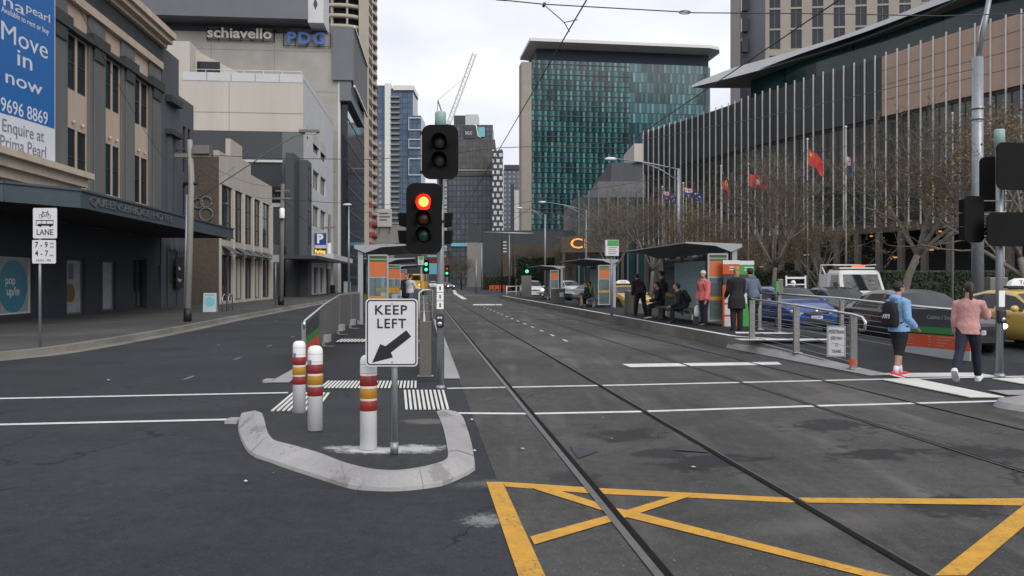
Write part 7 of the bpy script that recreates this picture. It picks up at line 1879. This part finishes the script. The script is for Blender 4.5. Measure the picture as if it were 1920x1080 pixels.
def backpack(label, who, m, H, w_=.10, h_=.25, d_=.075, off=.0, low=.03, logo=False):
    """a bag on the back of a person: a thing of its own, standing where it hangs"""
    t0, P, U, V, X, _ = who
    bpk = thing('backpack', label, 'bag', t0.location, t0.rotation_euler.z)
    g = MB(); rr = []
    for u, k, dd in ((low, .80, .8), (low + h_*.12, 1, 1), (low + h_*.6, .98, .95), (low + h_*.9, .8, .7), (low + h_, .4, .35)):
        c = U*u - V*(.072 + d_*.5); rr.append([P(c + X*(w_*k*math.copysign(abs(math.cos(q))**.6, math.cos(q))) + V*(d_*.62*dd*math.copysign(abs(math.sin(q))**.7, math.sin(q)))) for q in [2*math.pi*i/20 for i in range(20)]])
    g.ring_loft(rr, m); g.build('bag_body', bpk)
    for s in (-1, 1):
        g = MB(); g.tube([P(U*(low + h_*.85) - V*.07 + X*(s*.05)), P(U*.296 - V*.03 + X*(s*.062)), P(U*.285 + V*.045 + X*(s*.07)), P(U*.2 + V*.083 + X*(s*.078)), P(U*.10 + V*.05 + X*(s*.098)), P(U*(low + .04) - V*.06 + X*(s*.085))], .0125*H, m, 8, flat=.5); g.build('strap', bpk)
    if logo:
        c = U*(low + h_*.42) - V*(.072 + d_*1.13); g = MB()
        A = lambda a, b: P(c + X*a + U*b)
        off_ = -V * .004 * H
        for poly in (((-.055, -.02), (-.04, -.02), (-.02, .025), (-.035, .025)), ((-.025, -.02), (-.012, -.02), (.012, .025), (-.008, .025)), ((.0, -.02), (.014, -.02), (.02, .025), (.008, .025)), ((-.02, .010), (.05, .010), (.055, .025), (-.016, .025)), ((.03, -.02), (.045, -.02), (.055, .02), (.04, .02))):
            g.face([A(*p) + off_ for p in poly], 'shoe_white')
        g.build('logo', bpk)
    return bpk

# boy waiting on the crossing, in profile towards the right
p = gp(1686, 707)
boy = person('boy in light blue hooded jacket, black leggings and red shoes at the crossing', p.x, p.y, .02, -72, 1.63, lean=-3, legs=((9, 4), (-10, 4)), arms=((-8, 6, 42), (-2, 8, 50)), head=(-8, -4), top='cloth_lightblue', hem=-.055, puff=.012, hood=True, bottom='cloth_black', blen=.62, bfit=.008, shoes='shoe_red', socks='sock_white', hair='hair_black', skin='skin', flare=.006, vox=.0075)
backpack('black backpack with white mark on the boy in light blue', boy, 'cloth_black', 1.63, .098, .27, .082, low=.0, logo=True)
# woman walking away
p = gp(1816, 716)
person('woman in pink jumper and navy trousers walking away with long dark ponytail', p.x, p.y, .02, -42, 1.66, lean=2, legs=((-30, 16), (20, 4)), arms=((6, 9, 20), (38, 12, 72)), head=(26, -4), top='cloth_pink', hem=-.05, puff=.007, bottom='cloth_navy', bfit=.004, shoes='shoe_white', hair='hair_dark', style='pony', vox=.0075)
def onp(px, py): return gp(px, py, PZ)
p = onp(1381, 620)
person('woman in long black coat with fair hair before the totems', p.x, p.y, PZ, 8, 1.76, legs=((2, 3), (-2, 2)), arms=((14, 6, 40), (14, 6, 40)), head=(-6, -12), top='cloth_black', hem=-.19, flare=.028, puff=.012, bottom='tights_black', shoes='cloth_black', hair='hair_blond', style='long')
p = onp(1413, 618)
person('person in blue grey hooded jumper leaning by the green totem', p.x, p.y, PZ, 24, 1.76, lean=14, legs=((-4, 2), (8, 6)), arms=((22, 8, 40), (10, 26, 60)), head=(0, -18), top='cloth_bluegrey', hem=-.04, puff=.012, hood=True, bottom='cloth_navy', shoes='cloth_black', hair='hair_black')
p = onp(1320, 611)
who = person('woman in coral puffer jacket and cream beanie at the platform edge', p.x, p.y, PZ, 118, 1.68, legs=((4, 4), (-3, 2)), arms=((6, 7, 12), (2, 7, 10)), head=(20, 0), top='cloth_coral', hem=-.07, puff=.02, bottom='cloth_navy', shoes='cloth_black', hair='hair_brown', style='beanie', scarf='scarf_tan')
backpack('dark red backpack on the woman in the coral jacket', who, 'bag_red', 1.68, .085, .2, .075, low=.02)
t0, P, U, V, X, aj = who
sb_ = thing('carrier_bag', 'white plastic carrier bag hanging from the woman in coral', 'bag', t0.location, t0.rotation_euler.z)
hnd = P(aj[1][2] + aj[1][3]*.06); g = MB(); rr = []
for dz, w_ in ((-.06, .03), (-.14, .10), (-.30, .12), (-.40, .11), (-.42, .08)): rr.append([hnd + Vector((.05*w_/.12*math.cos(q), w_*math.sin(q), dz)) for q in [2*math.pi*i/12 for i in range(12)]])
g.ring_loft(rr, 'cloth_white'); g.build('bag_body', sb_); g = MB(); g.tube([hnd + Vector((0, .02, -.08)), hnd + Vector((0, 0, .0)), hnd + Vector((0, -.02, -.08))], .008, 'cloth_white', 6); g.build('handle', sb_)
p = onp(1200, 592)
person('bent man in dark maroon jacket beside the grey litter bin', p.x, p.y, PZ, 20, 1.76, lean=26, legs=((6, 6), (-10, 2)), arms=((6, 14, 22), (6, 14, 22)), head=(0, -30), top='cloth_maroon', hem=-.06, puff=.016, bottom='cloth_black', bfit=.012, shoes='cloth_black', hair='hair_dark', spread=8)
p = onp(1240, 596)
who = person('man in brown jacket and grey trousers standing before the shelter', p.x, p.y, PZ, 70, 1.74, legs=((4, 5), (-4, 3)), arms=((12, 6, 42), (12, 6, 42)), head=(0, -10), top='cloth_brown', hem=-.05, puff=.014, bottom='cloth_grey', bfit=.012, shoes='cloth_black', hair='hair_black', style='bun')
backpack('small black backpack on the man in the brown jacket', who, 'cloth_black', 1.74, .08, .19, .06, low=.03)
# seated people: hips on the bench 0.48 m above the platform
def seat(px, py, Y, label, face, **k):
    return person(label, xat(px, Y), Y, PZ, face, hips=.48 + .085, legs=((82, 84), (78, 76)), **k)
who = seat(1284, 0, 25.9, 'person in black sitting slumped on the shelter bench with a black backpack', 78, H=1.72, lean=26, arms=((30, 8, 60), (30, 8, 60)), head=(0, -34), top='cloth_black', hem=-.03, puff=.014, bottom='cloth_black', shoes='cloth_black', hair='hair_black')
backpack('black backpack on the slumped person on the bench', who, 'cloth_black', 1.72, .1, .26, .08, low=.02)
seat(1238, 0, 29.0, 'person in dark clothes sitting on the bench half hidden by the man in brown', 84, H=1.68, lean=10, arms=((24, 8, 60), (24, 8, 60)), head=(0, -10), top='cloth_black', puff=.012, bottom='cloth_black', shoes='cloth_white', hair='hair_black')
seat(1103, 0, 43.0, 'seated person in black top with bare legs in the middle shelter', 100, H=1.68, lean=12, arms=((20, 8, 55), (20, 8, 55)), head=(14, -8), top='cloth_black', puff=.01, bottom='cloth_black', blen=.5, shoes='cloth_black', hair='hair_brown', style='long')
seat(1109, 0, 44.4, 'seated person in olive and black jacket in the middle shelter', 100, H=1.7, lean=8, arms=((20, 8, 60), (20, 8, 60)), head=(0, -6), top='cloth_olive', puff=.014, bottom='cloth_navy', shoes='cloth_white', hair='hair_dark')
# worker behind the cars, people on the left stop
p = Vector((xat(1505, 34.5), 34.5, .15))
person('road worker in orange top and white helmet beside the trailer frame', p.x, p.y + .6, 0, 60, 1.72, lean=18, arms=((30, 10, 40), (30, 10, 40)), head=(0, -20), top='hivis', puff=.015, bottom='cloth_navy', shoes='cloth_black', style='helmet')
person('person in black coat waiting on the left tram stop', xat(762, 38), 38, PZ, 170, 1.74, arms=((10, 6, 50), (10, 6, 50)), top='cloth_black', hem=-.17, flare=.02, puff=.014, bottom='tights_black', shoes='cloth_black', hair='hair_dark')
person('person in white top and jeans walking along the left tram stop', xat(769, 34.5), 34.5, PZ, -40, 1.70, legs=((14, 8), (-14, 10)), arms=((12, 8, 30), (30, 8, 50)), top='cloth_white', puff=.012, bottom='jeans', shoes='cloth_black', hair='hair_dark')
# ================================================================ trees, hedge, flags
mat('bark', (0.19, 0.165, 0.14), 0.9, var=0.3, scale=5, bump=0.4, bscale=14)
mat('twig', (0.15, 0.125, 0.10), 0.9, var=0.25, scale=3)
mat('leaf_ochre', (0.24, 0.15, 0.04), 0.8, var=0.35, scale=2)
mat('leaf_olive', (0.12, 0.095, 0.038), 0.8, var=0.3, scale=2)
mat('leaf_brown', (0.14, 0.075, 0.035), 0.8, var=0.3, scale=2)
mat('hedge_leaf', (0.030, 0.050, 0.018), 0.7, var=0.4, scale=2)
mat('hedge_leaf_dark', (0.016, 0.028, 0.012), 0.7, var=0.3, scale=2)
def leaf(g, p, s, m, rnd):
    d = Vector((rnd.uniform(-1, 1), rnd.uniform(-1, 1), rnd.uniform(-1, 1))).normalized(); e = d.orthogonal().normalized()
    g.face([p - d*s, p + e*s*.6, p + d*s, p - e*s*.6], m)
def bare_tree(seed, h, spread, leafy, mats, r0=.16, twig_lv=4, fork=.3, lsize=.048):
    """limbs on the trunk mesh, fine twigs and leftover leaves in the crown mesh"""
    rnd = random.Random(seed); tr = MB(); cr_ = MB()
    def grow(p, d, ln, r, lv):
        n = 3; pts = [p]; q = p; dd = d
        for i in range(n):
            dd = (dd + Vector((rnd.uniform(-.22, .22), rnd.uniform(-.22, .22), rnd.uniform(-.05, .20)))).normalized(); q = q + dd*ln/n; pts.append(q)
        rs = [r, r*.88, r*.76, r*.64]
        (tr if lv < 3 else cr_).tube(pts, rs, 'bark' if lv < 3 else 'twig', 8 if lv < 2 else (5 if lv < 3 else 3), cap=lv < 2)
        if lv >= twig_lv:
            for pt in pts[1:]:
                for _ in range(3):
                    v = (dd + Vector((rnd.gauss(0, .7), rnd.gauss(0, .7), rnd.gauss(.1, .5)))).normalized()*rnd.uniform(.2, .55)*h/8; w2 = v.cross(Vector((rnd.random(), rnd.random(), .3))).normalized()*rnd.uniform(.006, .011)
                    cr_.face([pt - w2, pt + w2, pt + v], 'twig')
                if rnd.random() < leafy:
                    for _ in range(3): leaf(cr_, pt + Vector((rnd.gauss(0, .12), rnd.gauss(0, .12), rnd.gauss(0, .12))), lsize*rnd.uniform(.7, 1.4), rnd.choice(mats), rnd)
            return
        nb_ = (5 if lv == 0 else 4 if lv < 3 else 3)
        for k in range(nb_):
            t = rnd.uniform(.45, 1.0) if lv else rnd.uniform(.8, 1.0)
            src = pts[min(n, max(1, int(t*n + .5)))]
            ax = dd.orthogonal().normalized(); ax.rotate(Matrix.Rotation(2*math.pi*(k + rnd.random()*.7)/nb_, 3, dd)); ang = rnd.uniform(.45, .95)*spread
            nd = (dd*math.cos(ang) + ax*math.sin(ang)); nd = (nd + Vector((0, 0, .12))).normalized()
            grow(src, nd, ln*rnd.uniform(.62, .85) if lv else h*rnd.uniform(.26, .36), r*rnd.uniform(.42, .56), lv + 1)
    grow(Vector((0, 0, 0)), Vector((rnd.uniform(-.06, .06), 0, 1)).normalized(), h*fork, r0, 0)
    return tr.mesh('trunk'), cr_.mesh('crown')
kinds = [bare_tree(3, 9.0, 1.0, .02, ['leaf_olive', 'leaf_ochre'], .22, 5, .32), bare_tree(8, 7.0, 1.0, .38, ['leaf_ochre', 'leaf_olive', 'leaf_ochre'], .15, 5, .3), bare_tree(14, 7.5, 1.05, .05, ['leaf_olive', 'leaf_brown'], .16, 5, .3)]
def tree(kind, px, Y, s, rz, label, group=None, name='bare_tree'):
    t = thing(name, label, 'tree', (xat(px, Y), Y, .14), rz, group); t.scale = (s, s, s)
    for nm, me in zip(('trunk', 'crown'), kinds[kind]):
        o = bpy.data.objects.new(nm, me); COL.objects.link(o); o.parent = t
    return t
tree(0, 1692, 37, .98, 1.0, 'large bare tree with pale forked limbs behind the white truck')
tree(2, 1452, 44, 1.02, .4, 'bare brownish tree behind the tall flagpoles with red flags')
tree(1, 1312, 50, .86, 1.4, 'small tree with yellow leaves behind the nearest far shelter')
tree(1, 1392, 53, .62, 3.0, 'low yellowing tree between the striped flag and the red flag')
tree(2, 1222, 56, 1.0, 2.0, 'bare brown tree below the glazed wing, left of the grey lamp')
tree(2, 1150, 66, 1.05, 4.0, 'bare brown tree above the green stop flag')
tree(1, 1925, 33, 1.22, 5.2, 'tall tree with ochre leaves at the right edge behind the signal heads')
tree(1, 1530, 47, .74, .2, 'yellowish tree beside the far red flag')
tree(2, 1005, 152, 1.05, .2, 'distant bare reddish tree right of the slim poles', 'distant bare trees')
tree(2, 968, 150, 1.0, 2.2, 'distant bare reddish tree behind the slim poles', 'distant bare trees')
tree(2, 1052, 140, 1.0, 3.1, 'distant bare tree beneath the orange neon sign', 'distant bare trees')
for i, (px, Y, s) in enumerate(((845, 260, 1.1), (858, 240, 1.1), (870, 225, 1.0))): tree(2, px, Y, s, i*1.3, ('leftmost', 'middle', 'rightmost')[i] + ' of three distant brown street trees beyond the cars', 'distant street trees')
def clipped_hedge(name, label, x0, x1, y0, y1, z0, z1, n, seed, m=('hedge_leaf', 'hedge_leaf_dark'), s_=.10):
    """dense leaf faces over a clipped block"""
    rnd = random.Random(seed); g = MB(); i_ = .12
    g.box(x0 + i_, x1 - i_, y0 + i_, y1 - i_, z0, z1 - i_, 'hedge_leaf_dark')
    for k in range(n):
        f = rnd.random(); x = rnd.uniform(x0, x1); z = rnd.uniform(z0, z1)
        y = y0 + abs(rnd.gauss(0, .06)) if f < .65 else rnd.uniform(y0, y1)
        if f >= .65: z = z1 - abs(rnd.gauss(0, .05))
        leaf(g, Vector((x, y, z)), s_*rnd.uniform(.6, 1.4), rnd.choice(m), rnd)
    return tag(g.build(name), label, 'hedge')
clipped_hedge('clipped_hedge', 'long dark clipped hedge in front of the finned facade', xat(1400, 48), xat(2050, 48), 48, 49.4, .14, zat(508, 48), 9000, 5, s_=.09)
clipped_hedge('leafy_shrub_row', 'green shrub row beneath the dark podium by the farthest shelter', xat(968, 135), xat(1040, 135), 135, 138, 0, zat(484, 135), 2600, 6, s_=.25)
clipped_hedge('low_hedge', 'low far hedge behind the orange barriers', xat(905, 158), xat(1010, 158), 158, 159.5, 0, zat(518, 158), 800, 9, s_=.22)
# ---- flags on poles
mat('column_pale', (.36, .355, .35), .5, .2, var=.1)
for nm, c in dict(flag_red=(.50, .025, .025), flag_navy=(.012, .022, .13), flag_black=(.012, .012, .012), flag_yellow=(.65, .38, .02), flag_white=(.6, .6, .6)).items(): mat(nm, c, .7, var=.06)
def flag(px, py_top, Y, py_f0, wpx, hpx, label, paint, droop=.55, cols=22, rows=14):
    """pole with cloth waving to the right; paint(u, v) gives the cloth colour, u from the pole, v from the top"""
    t = thing('flagpole', label, 'flag', (xat(px, Y), Y, .14), 0, 'flagpoles before the finned facade'); k = Y / FPX
    zt = zat(py_top, Y) - .14; q = MB(); q.tube([(0, 0, 0), (0, 0, zt)], [.055, .035], 'column_pale', 10); q.ball((0, 0, zt + .06), .07, .07, .07, 'fin_white', 8, 6); q.build('pole', t)
    if not paint: return t
    w_, h_ = wpx*k, hpx*k; z0 = zat(py_f0, Y) - .14; g = MB()
    def pt(u, v): return (.06 + w_*u*(1 - .1*math.sin(3*u)), .16*math.sin(7*u + 2*v)*u, z0 - h_*v*(1 - .12*u) - w_*droop*u*u**.3 - .05*math.sin(9*u))
    for i in range(cols):
        for j in range(rows):
            u0, u1, v0, v1 = i/cols, (i+1)/cols, j/rows, (j+1)/rows
            g.face([pt(u0, v1), pt(u1, v1), pt(u1, v0), pt(u0, v0)], paint((u0+u1)/2, (v0+v1)/2), True)
    g.build('cloth', t); return t
def union(u, v):
    if u < .5 and v < .5:
        a, b = u*4 - 1, v*4 - 1
        if abs(a) < .18 or abs(b) < .2: return 'flag_red'
        if abs(a) < .36 or abs(b) < .38: return 'flag_white'
        if abs(abs(a) - abs(b)) < .13: return 'flag_red'
        if abs(abs(a) - abs(b)) < .32: return 'flag_white'
        return 'flag_navy'
    for cx, cy in ((.75, .2), (.86, .42), (.64, .45), (.75, .8), (.25, .78)):
        if (u - cx)**2 + ((v - cy)*.6)**2 < .0016: return 'flag_white'
    return 'flag_navy'
def aborig(u, v): return 'flag_yellow' if (u - .5)**2*2.2 + (v - .5)**2 < .07 else ('flag_black' if v < .5 else 'flag_red')
def bauhinia(u, v):
    x, y = (u - .5)*1.5, .5 - v; r = math.hypot(x, y); a = math.atan2(x, y)
    return 'flag_white' if r < .30 and math.cos(5*a - 1.0*r) > -.1 + (.9 if r < .06 else 0)*0 and r > .04 else 'flag_red'
def stars(u, v):
    x, y = u*1.5, v
    return 'flag_yellow' if math.hypot(x - .25, y - .25) < .11 or any(math.hypot(x - a, y - b) < .045 for a, b in ((.5, .1), (.6, .2), (.6, .35), (.5, .45))) else 'flag_red'
flag(1242, 352, 58, 356, 26, 16, 'flagpole with blue union flag half hidden behind the grey lamp pole', union, .5)
flag(1281, 345, 56, 350, 36, 18, 'flagpole with blue union flag right of the grey lamp pole', union, .35)
flag(1352, 313, 53, 326, 17, 26, 'flagpole with black, red and yellow flag', aborig, 1.1)
flag(1403, 310, 50, 325, 37, 24, 'flagpole with red flag bearing a white flower', bauhinia, .30)
flag(1514, 263, 45.8, 278, 30, 30, 'flagpole with red flag bearing yellow stars, beside the tall bare tree', stars, .9)
flag(1586, 240, 44, 290, 15, 34, 'flagpole with drooping blue union flag behind the bare branches', union, 1.2)
flag(1786, 215, 40, 228, 8, 40, 'flagpole with furled dark blue flag left of the thick grey pole', lambda u, v: 'flag_navy', .6)
flag(1882, 400, 44, 0, 0, 0, 'bare white flagpole at the right edge behind the signal post', None)
